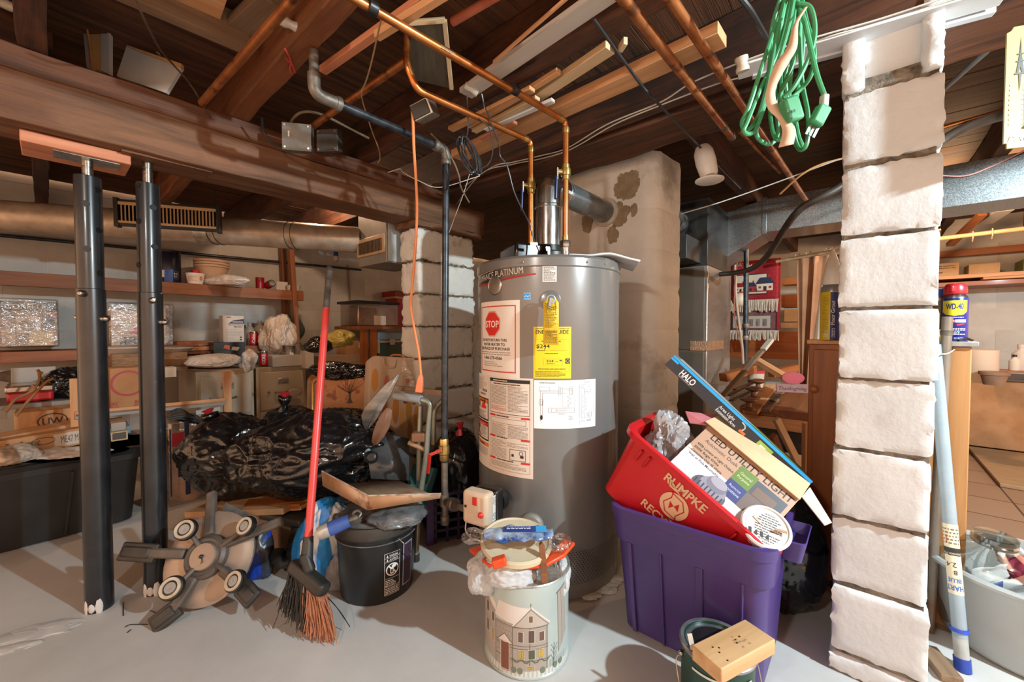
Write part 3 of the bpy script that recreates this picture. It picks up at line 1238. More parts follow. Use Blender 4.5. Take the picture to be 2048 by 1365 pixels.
# ================================================================ ELECTRICAL BITS
BOXM = mk('grey box steel', '58534d', '6f6a63', scale=12, rough=.45, metal=.5)


def jbox(c, w, h, dpt, face, label, group='steel junction boxes', tilt=0):
    t = thing('junction_box', label, 'junction box', c, group)
    x = Z.cross(face).normalized()
    R = Matrix((x, face, Z)).transposed()
    if tilt:
        R = R @ Matrix.Rotation(tilt, 3, 'X')
    mb = MB().box(c, (w, dpt, h), R)
    mb.build('box', BOXM, t, bevel=.004)
    mb = MB().box(c + R @ V((0, dpt / 2 + .0015, 0)), (w * 1.0, .003, h), R)
    cp = mb.build('cover_plate', mk('cover plate', '6e6860', '878078', scale=12, rough=.4, metal=.5), t, bevel=.004, seg=3)
    s = MB()
    for i, j in ((-1, -1), (1, 1), (1, -1), (-1, 1)):
        s.tube([c + R @ V((i * w * .4, dpt / 2 + .002, j * h * .4)), c + R @ V((i * w * .4, dpt / 2 + .006, j * h * .4))], .004, 8)
        s.build('screw', ZINC, cp)
        s = MB()
    return t, R


c = at(597, 278, 1.66)
fd = V((-c.x * .7 - .25, -c.y, -.2)).normalized()
jb, R = jbox(c, .108, .108, .045, fd, 'grey steel junction box with a cover plate beside the main beam')
MB().bar(c + R @ V((-.028, .027, .02)), c + R @ V((-.028, .027, -.002)), .006, .002, fd).build('data_sticker', ink('d2cabd'), jb, label='small white sticker')
c = at(660, 283, 1.9)
jbox(c, .1, .1, .05, V((-.1, -1, -.25)).normalized(), 'dark junction box behind the black gas pipe, right of the grey one')
c = at(850, 222, 1.47)
t = thing('outlet_box', 'metal outlet box on the joist with an orange plug in it', 'outlet box', c)
R = basis(V((.8, -.25, .25)), V((.2, .9, .3)), c).to_3x3()
mb = MB().box(c, (.075, .07, .055), R)
mb.build('box', mk('bright box steel', 'a39c92', 'b8b1a6', scale=10, rough=.35, metal=.8), t, bevel=.003)
mb = MB().box(c + R @ V((-.004, -.036, 0)), (.066, .004, .046), R)
mb.build('faceplate', BLKP, t, bevel=.002)
LW = wood('mossy slat wood', '4a4236', '6f6653', rough=.85, scale=1.4, bump=.4, c3='857c66', s3=4)
t = thing('mossy_slat', 'mossy grey board offcut hung from the ceiling by pine strips', 'board', at(860, 110, 1.36))
mb = MB()
P = [at(812, 48, 1.24), at(890, 42, 1.24), at(903, 178, 1.5), at(826, 160, 1.5)]
d = V((0, .35, .94)).normalized() * .016
mb.add(P + [p + d for p in P], [(0, 1, 2, 3), (7, 6, 5, 4), (0, 4, 5, 1), (1, 5, 6, 2), (2, 6, 7, 3), (3, 7, 4, 0)], 0,
       [V((0, 0, 0)), V((0, .12, 0)), V((.35, .12, 0)), V((.35, 0, 0))] * 2)
mb.build('slat', LW, t, bevel=.002)
for i, (a, b) in enumerate((((812, 46), (890, 40)), ((889, 40), (903, 178)))):
    mb = MB()
    Y0, Y1 = ((1.235, 1.235), (1.235, 1.49))[i]
    mb.bar(at(*a, Y0), at(*b, Y1), .014, .01, V((0, -.5, -1)))
    mb.build('edge_strip', PINEP, t, label='pale pine edge strip', bevel=.001)


def cord(name, pts, r, mat, label, cat='cord', group=None, n=8, k=6):
    return MB().tube(spline(pts, k), r, n).build(name, mat, label=label, cat=cat, group=group)


ORG = mk('orange cord', 'd07a45', 'dc8a55', scale=5, rough=.45)
t = thing('extension_cord', 'orange extension cord hanging down to the walker with its socket end', 'extension cord', at(838, 768, 1.62))
pts = [(824, 215, 1.45), (826, 245, 1.46), (828, 300, 1.48), (832, 360, 1.52), (834, 430, 1.56), (829, 520, 1.58), (824, 575, 1.6), (822, 615, 1.62), (829, 660, 1.62), (838, 710, 1.62), (842, 752, 1.62)]
MB().tube(spline([at(*p) for p in pts], 6), .0052, 10).build('cable', ORG, t)
mb = MB()
a, b = at(842, 748, 1.62), at(838, 785, 1.62)
mb.tube([a, a * .8 + b * .2, a * .5 + b * .5, b], [.007, .014, .018, .02], 4)
mb.build('socket_end', mk('orange plug', 'd9744a', 'e08055', scale=5, rough=.5), t, bevel=.003)
mb = MB()
mb.tube([at(824, 222, 1.45), at(832, 224, 1.455), at(846, 236, 1.46)], [.006, .009, .01], 8)
mb.build('plug', ink('d8431c', .4), t, label='bright orange plug in the outlet', bevel=.002)
STR = mk('beige twine', '8a6a4c', 'a08360', scale=30, rough=.8)
pts = [(764, 32), (752, 85), (741, 132), (731, 165), (723, 185), (726, 205), (733, 228), (745, 265), (758, 300), (760, 318), (756, 326)]
cord('twine', [atz(x, y, 1.8 - max(0, (y - 200)) * .0007) for x, y in pts], .0022, STR, 'beige twine hanging from the ceiling in front of the gas pipe')
CABG = mk('old cloth cable', '6e5a44', '83705a', scale=40, rough=.8)
cord('cable', [at(580, 250, 1.68), at(586, 238, 1.66), at(600, 226, 1.64), at(622, 224, 1.66), at(650, 232, 1.72), at(690, 252, 1.8), at(738, 277, 1.86)], .005, CABG, 'brown cloth-covered cable looping out of the grey junction box')
cord('cable', [at(524, 235, 1.6), at(527, 262, 1.64), at(540, 283, 1.66), at(565, 292, 1.67), at(575, 290, 1.66)], .0045, BLKP, 'black cable entering the left side of the grey junction box')
cord('cable', [atz(270, -5, 1.84), atz(290, 42, 1.84), at(318, 95, 1.3), at(345, 128, 1.38), at(378, 165, 1.46), at(402, 203, 1.54), at(420, 235, 1.6)], .0028, mk('brown wire', '3a2a1e', '5a4432', scale=20, rough=.6), 'thin brown wire crossing in front of the primed baseboard offcut')
cord('wire', [at(172, -5, 1.4), at(172, 40, 1.43), at(177, 75, 1.45), at(181, 105, 1.455), at(184, 137, 1.45)], .003, mk('orange wire', 'a8602f', 'bb7440', scale=20, rough=.6), 'orange wire hanging down the upright moulding offcut')
WIRW = mk('white bell wire', 'b7b0a4', 'c9c3b7', scale=20, rough=.6)
zz = 1.815
w1 = [(930, 372), (985, 334), (1024, 325), (1080, 312), (1135, 296), (1214, 249), (1320, 205), (1381, 167), (1468, 130), (1536, 105), (1640, 72), (1760, 38), (1900, -8)]
w2 = [(905, 420), (960, 350), (1024, 329), (1080, 318), (1141, 299), (1229, 249), (1320, 211), (1387, 185), (1446, 164), (1536, 139), (1640, 80), (1760, 46), (1920, -6)]
cord('bell_wire', [atz(x, y, zz) for x, y in w1], .0026, WIRW, 'white bell wire held by the porcelain knob, upper of two', group='white wires along the dark joist', n=6)
cord('bell_wire', [atz(x, y, zz - .003) for x, y in w2], .0026, WIRW, 'white bell wire sagging below the other one on the dark joist', group='white wires along the dark joist', n=6)
cord('cable', [atz(1187, 38, 1.835), atz(1285, 173, 1.82), at(1320, 211, 1.42), at(1393, 287, 1.75), at(1434, 331, 1.9), at(1481, 378, 2.05)], .0045, mk('black cable', '1a1918', '2c2a28', scale=9, rough=.5), 'black cable slanting down from the whitewashed board to the alarm sensor')
cord('cable', [atz(1478, -8, 1.8), atz(1500, 20, 1.79), atz(1518, 50, 1.79), atz(1535, 80, 1.8)], .007, BLKP, 'thick black cable beside the hanging green cord at the top')
cord('wire', [at(862, 268, 1.7), at(880, 285, 1.68), at(905, 320, 1.67), at(918, 352, 1.7), at(922, 375, 1.75), at(938, 405, 1.85)], .0035, CABG, 'brown wire curling round the gas pipe elbow')
cord('wire', [at(776, 345, 1.85), at(800, 338, 1.83), at(806, 345, 1.82), at(838, 362, 1.8), at(880, 375, 1.78), at(960, 352, 1.78)], .0018, WIRW, 'thin white wire drooping over the beam end', n=6)
cord('wire', [at(940, 345, 1.9), at(928, 385, 1.9), at(915, 420, 1.95), at(898, 466, 2.0)], .0016, WIRW, 'thin white wire hanging in front of the peeling pillar', n=6)
PORC = mk('grimy porcelain', 'a89a88', 'c4b8a8', scale=14, rough=.4)


def knob(p, ax, label, r=.014, L=.045):
    R = Matrix((ax.orthogonal().normalized(), ax.cross(ax.orthogonal()).normalized(), ax)).transposed()
    mb = MB().lathe([(.004, -L / 2), (r, -L / 2), (r * 1.05, -L * .3), (r * .82, -L * .08), (r * .82, L * .08), (r * 1.05, L * .3), (r, L / 2), (.004, L / 2)], p, 16, R)
    return mb.build('insulator', PORC, label=label, cat='insulator', group='porcelain wiring insulators')


knob(atz(583, 50, 1.9), V((.9, .3, -.3)).normalized(), 'porcelain tube insulator beside the reddish joist at top left', .015, .055)
knob(atz(942, 179, 1.84), V((.85, .4, -.35)).normalized(), 'porcelain tube insulator with black wires above the wire coil', .013, .05)
knob(atz(1484, 129, 1.80), V((.25, .2, -1)).normalized(), 'porcelain knob holding the white bell wires', .018, .04)
knob(at(42, 22, 1.25), V((.9, .3, -.3)).normalized(), 'porcelain tube insulator at the far upper left', .014, .09)
knob(at(142, 70, 1.6), V((.9, .3, -.3)).normalized(), 'porcelain tube insulator just right of the dark joist end', .013, .06)
# coil of black and silver cable
COAX = mk('black coax', '1c1c1e', '3c3d40', scale=25, rough=.35)
t = thing('cable_coil', 'hank of black cable hanging under the porcelain tube by the pine strips', 'cable coil', at(937, 310, 1.5))
for i in range(7):
    pts = []
    ox, oy = (i - 3) * 2.4, abs(i - 3) * 1.5
    for k in range(14):
        a = 2 * PI * k / 14
        ex, ey = 13 + random.uniform(-2, 2), 36 + random.uniform(-3, 3)
        sx = ex * math.cos(a)
        sy = ey * math.sin(a)
        pts.append(at(938 + ox + sx * .85 + sy * .38, 308 + oy + sy - sx * .15, 1.5 + .012 * math.cos(a + i) + i * .002))
    MB().tube(spline(pts, 4, True), .0026, 6, closed=True).build('loop', COAX, t)
MB().tube(spline([at(934, 190, 1.44), at(936, 225, 1.46), at(936, 255, 1.48), at(933, 278, 1.5)], 6), .0026, 6).build('lead', COAX, t)
MB().tube(spline([at(946, 228, 1.46), at(962, 240, 1.47), at(978, 256, 1.48), at(985, 285, 1.49), at(984, 312, 1.5), at(975, 330, 1.5), at(958, 339, 1.5)], 6), .0024, 6).build('tail', COAX, t)
cord('cable', [at(963, 188, 1.44), at(970, 215, 1.46), at(984, 250, 1.5), at(998, 290, 1.55), at(1000, 312, 1.57), at(1014, 332, 1.58), at(1028, 383, 1.6), at(1045, 420, 1.6), at(1058, 446, 1.58), at(1068, 480, 1.58), at(1078, 503, 1.56)], .0028, COAX, 'black thermostat cable running down to the heater top')
# alarm sensor
t = thing('alarm_sensor', 'white alarm sensor with a round disc hanging by the chimney', 'sensor', at(1417, 330, 1.8))
c = at(1412, 325, 1.8)
R = basis(V((1, .2, 0)), V((0, .3, 1)), c).to_3x3()
mb = MB().lathe([(.0, -.075), (.028, -.075), (.036, -.06), (.042, .0), (.04, .05), (.03, .075), (.012, .085), (0, .085)], c, 24, Matrix((V((1, 0, .1)).normalized(), V((-.1, .3, 1)).normalized().cross(V((1, 0, .1)).normalized()), V((-.1, .3, 1)).normalized())).transposed())
mb.build('body', WHTP, t)
c2 = at(1419, 361, 1.78)
mb = MB().lathe([(0, -.006), (.052, -.006), (.058, -.002), (.058, .003), (.05, .007), (.01, .012), (0, .012)], c2, 32)
mb.build('disc', WHTP, t)
MB().tube([c2 + Z * .005, c - Z * .05], .012, 10).build('stem', WHTP, t)
# red string on the joist
t = thing('string', 'bright red string tied round the reddish joist', 'string', atz(580, 120, 1.86))
mb = MB()
for pts in ([(570, 98), (578, 112), (582, 125), (580, 138), (584, 147)], [(580, 120), (586, 132), (590, 145)], [(582, 126), (577, 122), (572, 116)]):
    mb.tube(spline([atz(x, y, 1.852) for x, y in pts], 4), .003, 6)
mb.build('red_twine', ink('c0403a'), t)
# ================================================================ WATER HEATER
HC = V((.1547, 1.750, 0))
HR = .298
GREYE = mk('grey enamel', '6f6c69', '767370', scale=3, rough=.24, coat=.25, metal=.15)


def cyl(px, py, c=HC, r=HR):
    """(angle, z) where the view ray meets an upright cylinder"""
    d = ray(px, py)
    o = EYE - c
    a = d.x ** 2 + d.y ** 2
    b = o.x * d.x + o.y * d.y
    cc = o.x ** 2 + o.y ** 2 - r * r
    disc = max(0, b * b - a * cc)
    k = (-b - math.sqrt(disc)) / a
    p = EYE + d * k
    return math.atan2(p.y - c.y, p.x - c.x), p.z


H = thing('water_heater', 'tall grey gas water heater covered with warning labels', 'water heater', HC)
mb = MB()
n = 72
mb.lathe([(HR - .01, .0), (HR, .01), (HR, .1), (HR, .6), (HR, 1.232), (HR - .004, 1.234)], HC, n)
mb.build('tank_jacket', GREYE, H)
mb = MB()
mb.lathe([(HR + .001, 1.228), (HR + .005, 1.232), (HR + .005, 1.262), (HR - .004, 1.272), (HR - .05, 1.277), (.1, 1.282), (0, 1.283)], HC, n)
mb.build('top_lid', GREYE, H, bevel=.001)
for px in (1047, 1173, 1208):
    a, z = cyl(px, 520)
    p = HC + V((math.cos(a), math.sin(a), 0)) * (HR + .006) + Z * 1.246
    MB().ico(p, (.004, .004, .004), 2).build('lid_screw', ZINC, H, label='small steel screw')


def label(name, px0, px1, ytop, ybot, pyx=None, lab=None):
    """sheet spec on the jacket between two pixel columns: (width, height, mapping)"""
    xm = (px0 + px1) / 2
    a0, _ = cyl(px0, ytop)
    a1, _ = cyl(px1, ytop)
    am, zt = cyl(xm, ytop)
    _, zb = cyl(xm, ybot)
    return (a1 - a0) * HR, zt - zb, wrap(HC, HR + .0006, a0, zb)


BK, RD, WH = '1c1a19', 'cc2a20', 'e6ddd2'
# STOP label
w, h, mp = label('stop', 963, 1040, 602, 757)
d = Decal()
d.rect(0, 0, w, h, WH, 0)
d.frame(w * .03, h * .075, w * .9, h * .865, w * .018, RD)
cx, cy, r = w * .41, h * .705, h * .165
oc = lambda rr: [(cx + rr * math.cos(PI / 8 + i * PI / 4) * .98, cy + rr * math.sin(PI / 8 + i * PI / 4)) for i in range(8)]
d.poly(oc(r * 1.08), 'c8372c', 1).poly(oc(r * 1.04), WH, 2).poly(oc(r), 'd02a1c', 3)
d.text('STOP', cx, cy - h * .045, h * .088, 'f2ebe3', 4, 'C', bold=.02, fit=w * .36)
for s, yy, ww in (('DO NOT RETURN THIS', .475, .66), ('WATER HEATER TO', .418, .58), ('THE PLACE OF PURCHASE', .362, .78)):
    d.text(s, w * .43, h * yy, h * .037, BK, 2, 'C', bold=.02, fit=w * ww)
d.para(w * .07, h * .345, w * .76, h * .055, 2, '8c8078', 2, .3)
d.text('1-866-279-4566', w * .41, h * .238, h * .04, BK, 2, 'C', bold=.02, fit=w * .5)
d.para(w * .16, h * .215, w * .5, h * .075, 3, '8c8078', 2, .3)
d.para(w * .8, h * .1, w * .1, h * .012, 1, '8c8078', 2, .4)
d.build('stop_label', mp, H, 'white label with a red octagon reading STOP', cut=.012)
# instruction label
w, h, mp = label('instr', 958.5, 1067, 755, 950)
d = Decal()
d.rect(0, 0, w, h, 'ddd2c6', 0)
d.frame(w * .40, h * .62, w * .565, h * .36, w * .006, '3a3632')
d.rect(w * .40, h * .945, w * .565, h * .032, BK, 2)
d.para(w * .46, h * .969, w * .43, h * .016, 1, 'd8cec2', 3, .6)
d.para(w * .47, h * .935, w * .38, h * .016, 1, '3a3632', 3, .6)
d.para(w * .42, h * .91, w * .25, h * .2, 16, '6b645d', 1, .35)
d.para(w * .69, h * .91, w * .25, h * .26, 21, '6b645d', 1, .35)
d.para(w * .42, h * .70, w * .25, h * .05, 5, 'c0483c', 1, .4)
d.para(w * .69, h * .912, w * .08, h * .012, 1, 'c0483c', 2, .6)
for yy in (.585, .365, .135):
    d.rect(w * .40, h * yy, w * .1, h * .02, RD, 2).rect(w * .86, h * yy, w * .105, h * .02, RD, 2)
    d.para(w * .52, h * (yy + .017), w * .32, h * .014, 1, BK, 2, .7)
d.frame(w * .40, h * .04, w * .565, h * .565, w * .004, 'c77a70')
d.frame(w * .42, h * .52, w * .5, h * .055, w * .004, '6b645d')
d.para(w * .42, h * .51, w * .24, h * .13, 11, '6b645d', 1, .35)
d.para(w * .69, h * .51, w * .25, h * .13, 11, '6b645d', 1, .35)
d.para(w * .42, h * .35, w * .25, h * .19, 14, '6b645d', 1, .3)
d.para(w * .68, h * .34, w * .26, h * .05, 4, '6b645d', 1, .3)
d.frame(w * .715, h * .16, w * .2, h * .115, w * .006, '4a4540')
d.ring(w * .86, h * .24, w * .025, h * .022, w * .006, '2a2724').rect(w * .74, h * .2, w * .03, h * .025, '2a2724', 2).rect(w * .85, h * .195, w * .04, h * .025, '2a2724', 2)
d.para(w * .42, h * .125, w * .5, h * .06, 5, '6b645d', 1, .3)
d.rect(w * .37, 0, w * .003, h, 'b9ada0', 1)
d.para(w * .03, h * .965, w * .2, h * .14, 13, '7d756d', 1, .3)
d.ring(w * .28, h * .9, w * .03, h * .018, w * .004, '6b645d')
d.rect(w * .2, h * .815, w * .12, h * .022, BK, 1).para(w * .22, h * .831, w * .08, h * .012, 1, WH, 2, .6)
for i in range(16):
    d.rect(w * (.12 + i * .011), h * .775, w * random.choice((.003, .006)), h * .022, '4a4540', 1)


def warn(y0, y1, head, picture):
    d.frame(w * .005, h * y0, w * .355, h * (y1 - y0), w * .018, BK, 1)
    d.rect(w * .022, h * (y1 - .055), w * .32, h * .042, head, 2)
    if picture == 'fire':
        d.ring(w * .075, h * (y0 + .16), w * .035, h * .04, w * .01, 'c8372c', 2)
        d.rect(w * .062, h * (y0 + .135), w * .025, h * .05, '4a3d38', 2)
        fl = [(.13, .12), (.17, .15), (.19, .19), (.21, .165), (.225, .2), (.25, .17), (.27, .195), (.285, .15), (.31, .16), (.3, .125)]
        d.poly([(w * a, h * (y0 + b)) for a, b in fl], 'd3392a', 2)
        d.ell(w * .27, h * (y0 + .215), w * .014, h * .01, BK, 3, 10).line([(w * .265, h * (y0 + .2)), (w * .25, h * (y0 + .18))], w * .016, BK, 3).line([(w * .25, h * (y0 + .2)), (w * .3, h * (y0 + .205))], w * .008, BK, 3)
        d.para(w * .05, h * (y0 + .1), w * .24, h * .08, 7, '4a4540', 2, .35)
    else:
        d.rect(w * .03, h * (y0 + .1), w * .07, h * .05, '4a4a50', 2).line([(w * .05, h * (y0 + .09)), (w * .1, h * (y0 + .03))], w * .03, '8c4a44', 2).line([(w * .04, h * (y0 + .1)), (w * .05, h * (y0 + .05))], w * .02, 'b58a78', 2)
        d.para(w * .14, h * (y0 + .15), w * .17, h * .12, 9, '4a4540', 2, .35)


warn(.505, .745, 'dd7a35', 'fire')
d.text('WARNING', w * .18, h * .70, h * .02, BK, 4, 'C', bold=.02, fit=w * .18)
warn(.285, .495, 'c8332a', 'hand')
d.text('DANGER', w * .18, h * .45, h * .02, 'e0b0a0', 4, 'C', bold=.02, fit=w * .16)
d.rect(w * .01, h * .225, w * .35, h * .04, 'dd7a35', 2)
d.text('WARNING', w * .18, h * .235, h * .02, BK, 4, 'C', bold=.02, fit=w * .18)
d.para(w * .02, h * .21, w * .32, h * .09, 7, '6b645d', 1, .35)
d.build('instruction_label', mp, H, 'long white instruction label with orange and red warning boxes', cut=.01)
# connection diagram
w, h, mp = label('diag', 1068, 1191, 761, 858)
d = Decal()
d.rect(0, 0, w, h, 'e4e6ea', 0)
K = '55585e'
d.text('CONNECTION DIAGRAM', w * .08, h * .935, h * .022, BK, 1, 'L', bold=.02, fit=w * .24)
d.para(w * .78, h * .96, w * .1, h * .02, 1, K, 1, .6)
t_ = w * .004
d.line([(w * .1, h * .15), (w * .1, h * .78), (w * .38, h * .78)], t_, K).line([(w * .13, h * .2), (w * .13, h * .74), (w * .38, h * .74)], t_, K)
for i in range(6):
    d.line([(w * .38, h * (.72 + i * .022)), (w * .6, h * (.72 + i * .022))], t_ * .8, K)
d.frame(w * .37, h * .69, w * .03, h * .18, t_, K).frame(w * .54, h * .7, w * .05, h * .14, t_, K).frame(w * .08, h * .78, w * .16, h * .08, t_ * .7, K)
d.frame(w * .43, h * .45, w * .2, h * .42, t_ * .7, K)
for i in range(5):
    d.ring(w * (.52 + .03 * (i % 2)), h * (.66 - .045 * i), w * .015, h * .022, t_, K)
d.frame(w * .08, h * .48, w * .06, h * .12, t_, K).frame(w * .1, h * .5, w * .03, h * .06, t_, K)
d.frame(w * .22, h * .33, w * .4, h * .1, t_, K).frame(w * .26, h * .35, w * .08, h * .06, t_, K)
for i in range(4):
    d.line([(w * .34, h * (.35 + i * .02)), (w * .58, h * (.35 + i * .02))], t_ * .8, K)
d.ell(w * .115, h * .23, w * .02, h * .05, BK, 2).para(w * .37, h * .32, w * .1, h * .02, 1, K, 1, .6)
d.para(w * .53, h * .27, w * .07, h * .09, 4, K, 1, .5)
d.line([(w * .7, h * .2), (w * .7, h * .9), (w * .96, h * .9), (w * .96, h * .3)], t_, K).line([(w * .7, h * .85), (w * .9, h * .85), (w * .9, h * .74), (w * .76, h * .74)], t_, K)
d.frame(w * .735, h * .2, w * .06, h * .62, t_, K)
for i in range(5):
    d.line([(w * .795, h * (.7 + i * .022)), (w * .93, h * (.7 + i * .03))], t_ * .8, K).line([(w * .795, h * (.2 + i * .022)), (w * .92, h * (.2 + i * .022))], t_ * .8, K)
for i in range(4):
    d.ring(w * .82, h * (.6 - i * .075), w * .012, h * .025, t_, K).ring(w * .765, h * (.64 - i * .1), w * .012, h * .03, t_, K)
d.frame(w * .86, h * .22, w * .06, h * .1, t_, K).para(w * .84, h * .17, w * .08, h * .04, 2, K, 1, .5).line([(w * .7, h * .06), (w * .7, h * .14), (w * .9, h * .14)], t_, K)
d.build('wiring_diagram', mp, H, 'white sheet with a connection diagram', cut=.012)
# energy guide
w, h, mp = label('guide', 1067, 1142.5, 654, 758)
YE = 'e2c81c'
d = Decal()
d.rect(0, 0, w, h, YE, 0)
d.text('ENERGYGUIDE', w * .06, h * .865, h * .075, BK, 1, 'L', bold=.02, fit=w * .87)
d.para(w * .05, h * .975, w * .9, h * .02, 1, '6b5e18', 1, .4)
d.frame(w * .04, h * .14, w * .92, h * .62, w * .004, '8a7a1c')
d.para(w * .22, h * .735, w * .5, h * .025, 1, '4a4112', 1, .7)
d.text('$244', w * .08, h * .59, h * .075, BK, 1, 'L', bold=.015, fit=w * .35)
d.rect(w * .09, h * .535, w * .22, h * .012, BK, 1).rect(w * .31, h * .54, w * .6, h * .004, '5e5314', 1).poly([(w * .3, h * .55), (w * .285, h * .585), (w * .325, h * .585)], BK, 1)
d.para(w * .3, h * .495, w * .35, h * .02, 1, '4a4112', 1, .6)
d.frame(w * .27, h * .26, w * .5, h * .12, w * .004, '8a7a1c')
d.text('224', w * .34, h * .32, h * .042, BK, 1, 'L', bold=.015, fit=w * .19)
d.para(w * .57, h * .335, w * .08, h * .016, 1, BK, 1, .7).para(w * .35, h * .3, w * .28, h * .022, 1, '4a4112', 1, .6)
d.rect(w * .84, h * .29, w * .13, h * .1, '252b2a', 1).ring(w * .905, h * .34, w * .05, h * .03, w * .012, 'c9c060', 2)
d.ell(w * .72, h * .35, w * .035, h * .014, '3f5a5a', 1, 12)
d.para(w * .13, h * .2, w * .72, h * .024, 1, BK, 1, .65).para(w * .05, h * .15, w * .8, h * .12, 5, '4a4112', 1, .4)
d.build('energy_guide', mp, H, 'yellow energy guide label', cut=.012)
# small labels
w, h, mp = label('spec', 1085, 1113.5, 527, 564)
d = Decal()
d.rect(0, 0, w, h, 'd8d0c8', 0).para(w * .08, h * .95, w * .84, h * .9, 15, '4a4540', 1, .5)
d.build('spec_label', mp, H, 'small white label under the lid', cut=.012)
w, h, mp = label('star', 1047.5, 1061, 586.5, 600)
d = Decal()
d.rect(0, 0, w, h, 'cfe3f0', 0).rect(w * .04, h * .04, w * .92, h * .92, '1e8fdc', 1).line([(w * .15, h * .45), (w * .4, h * .62), (w * .6, h * .45), (w * .85, h * .6)], w * .08, 'dceaf5', 2)
d.rect(w * .1, h * .12, w * .8, h * .1, '7cc0ec', 2)
d.build('blue_sticker', mp, H, 'small blue square sticker', cut=.012)
# brand plate
a0, zt = cyl(958.5, 535)
a1, _ = cyl(1072, 530)
w = (a1 - a0) * HR
_, z1 = cyl(1040, 532)
_, z0 = cyl(1040, 556)
_, zr = cyl(975, 570)
h = z1 - zr
mp = wrap(HC, HR + .0008, a0, zr)
PL = mk('dark chrome plate', '57504c', '6d655f', scale=3, rough=.22, metal=.8)
d = Decal()
d.poly([(0, .004), (w * .1, 0), (w * .45, .002), (w, h * .42), (w, h), (w * .6, h * .97), (0, h * .72)], PL, 0)
d.poly([(0, .001), (w * .3, -.002), (w, h * .40), (w, h * .49), (w * .3, .005), (0, .007)], 'a3141c', 1)
d.line([(0, h * .73), (w * .6, h * .965), (w, h * .99), (w, h * .5)], .0015, 'b5aca2', 1)
d.text('PERFORMANCE PLATINUM', w * .86, h * .52, .026, 'c9c2ba', 2, 'R', fit=w * .98, rot=.06)
d.build('brand_plate', mp, H, 'dark brand plate with a red underline', cut=.01)
a, z = cyl(990, 572)
n_ = V((math.cos(a), math.sin(a), 0))
p = HC + n_ * HR + Z * z
R3 = Matrix((Z.cross(n_), Z, n_)).transposed()
mb = MB().lathe([(.0, .006), (.02, .006), (.03, .005), (.033, .007), (.036, .004), (.037, 0)][::-1], p, 28, R3, fn=lambda l: V((l.x, l.y * 1.0, l.z)))
mb.build('medallion', mk('medallion metal', '8d8378', 'a59b8f', scale=20, rough=.3, metal=.8), H, label='round embossed medallion')
# relief valve and hanging yellow tag
a, z = cyl(1101, 601)
n_ = V((math.cos(a), math.sin(a), 0))
p = HC + n_ * HR + Z * z
R3 = Matrix((Z.cross(n_), Z, n_)).transposed()
mb = MB().lathe([(.036, 0), (.036, .002), (.034, .003), (.0, .003)], p, 32, R3)
mb.build('port_cover', GREYE, H, label='round grey port cover')
mb = MB()
mb.lathe([(.006, .0), (.006, .05), (.0, .05)], p, 10, R3)
mb.tube([p + n_ * .045 + Z * .014 * math.cos(t) + Z.cross(n_) * .014 * math.sin(t) for t in [k * PI / 8 for k in range(17)]], .003, 8)
mb.bar(p + n_ * .05 + Z * .004, p + n_ * .052 - Z * .032 - Z.cross(n_) * .006, .008, .003, n_)
mb.build('relief_lever', mk('blue grey zinc', '8ea2b5', 'a9b6c4', scale=20, rough=.4, metal=.5), H, label='blue-grey relief valve lever')
q = p + n_ * .046
wt, ht = .053, .158
TX = Z.cross(n_)
d = Decal()
YT = 'dfb62a'
d.poly([(-wt / 2, -ht), (wt / 2, -ht), (wt / 2, -.012), (wt * .3, .004), (-wt * .3, .004), (-wt / 2, -.012)], YT, 0)
d.para(-wt * .4, -.012, wt * .8, ht * .55, 16, '7a651a', 1, .45).para(-wt * .4, -ht * .68, wt * .8, ht * .28, 10, '7a651a', 1, .5)
d.build('yellow_tag', lambda x, y, hh: q + TX * x + Z * y + n_ * (hh - y * .12 - .006 * math.sin(y * 30)), H, 'yellow paper tag hung on the relief valve', cut=.02, solid=.0006)
# perforated skirt
mb = MB()
a0, _ = cyl(1140, 1100)
a1, _ = cyl(1233, 1080)
zb_, zt_ = .065, .19
r_ = 0
for i in range(30):
    for j in range(15):
        a = a0 + (a1 + .25 - a0) * (i + .5 * (j % 2)) / 30
        z = zb_ + (zt_ - zb_) * j / 15
        n_ = V((math.cos(a), math.sin(a), 0))
        tx = Z.cross(n_)
        c = HC + n_ * (HR + .0008) + Z * z
        mb.add([c + (tx * math.cos(k * PI / 3) + Z * math.sin(k * PI / 3)) * .0024 for k in range(6)], [tuple(range(6))])
mb.build('vent_perforation', ink('1a1817'), H, kind='stuff', label='band of tiny round air holes')
# top fittings
mb = MB()
sb = HC + V((-.1, -.04, 1.275))
mb.box(sb + V((0, 0, .035)), (.16, .2, .075), Matrix.Rotation(.35, 3, 'Z'))
mb.build('control_shroud', mk('glossy black plastic', '0d0d0e', '171718', scale=5, rough=.12), H, bevel=.012, seg=3)
MB().box(at(1068, 488, 1.55), (.03, .001, .012), Matrix.Rotation(.2, 3, 'Z')).build('shroud_label', ink('c9c4bc'), H, label='small white label')
mb = MB()
mb.lathe([(.1, 1.28), (.1, 1.295), (.085, 1.3), (.085, 1.325), (.06, 1.335), (.058, 1.36)], HC, 32)
mb.build('draft_hood', mk('dark painted steel', '2a2826', '3b3835', scale=9, rough=.4, metal=.4), H)
for px, Y in ((1131, 1.55), (1062, 1.66)):
    q = at(px, 482, Y)
    MB().lathe([(.014, 1.26), (.016, 1.27), (.013, 1.29), (.013, 1.318)], V((q.x, q.y, 0)), 14).build('nipple', ZINC, H)
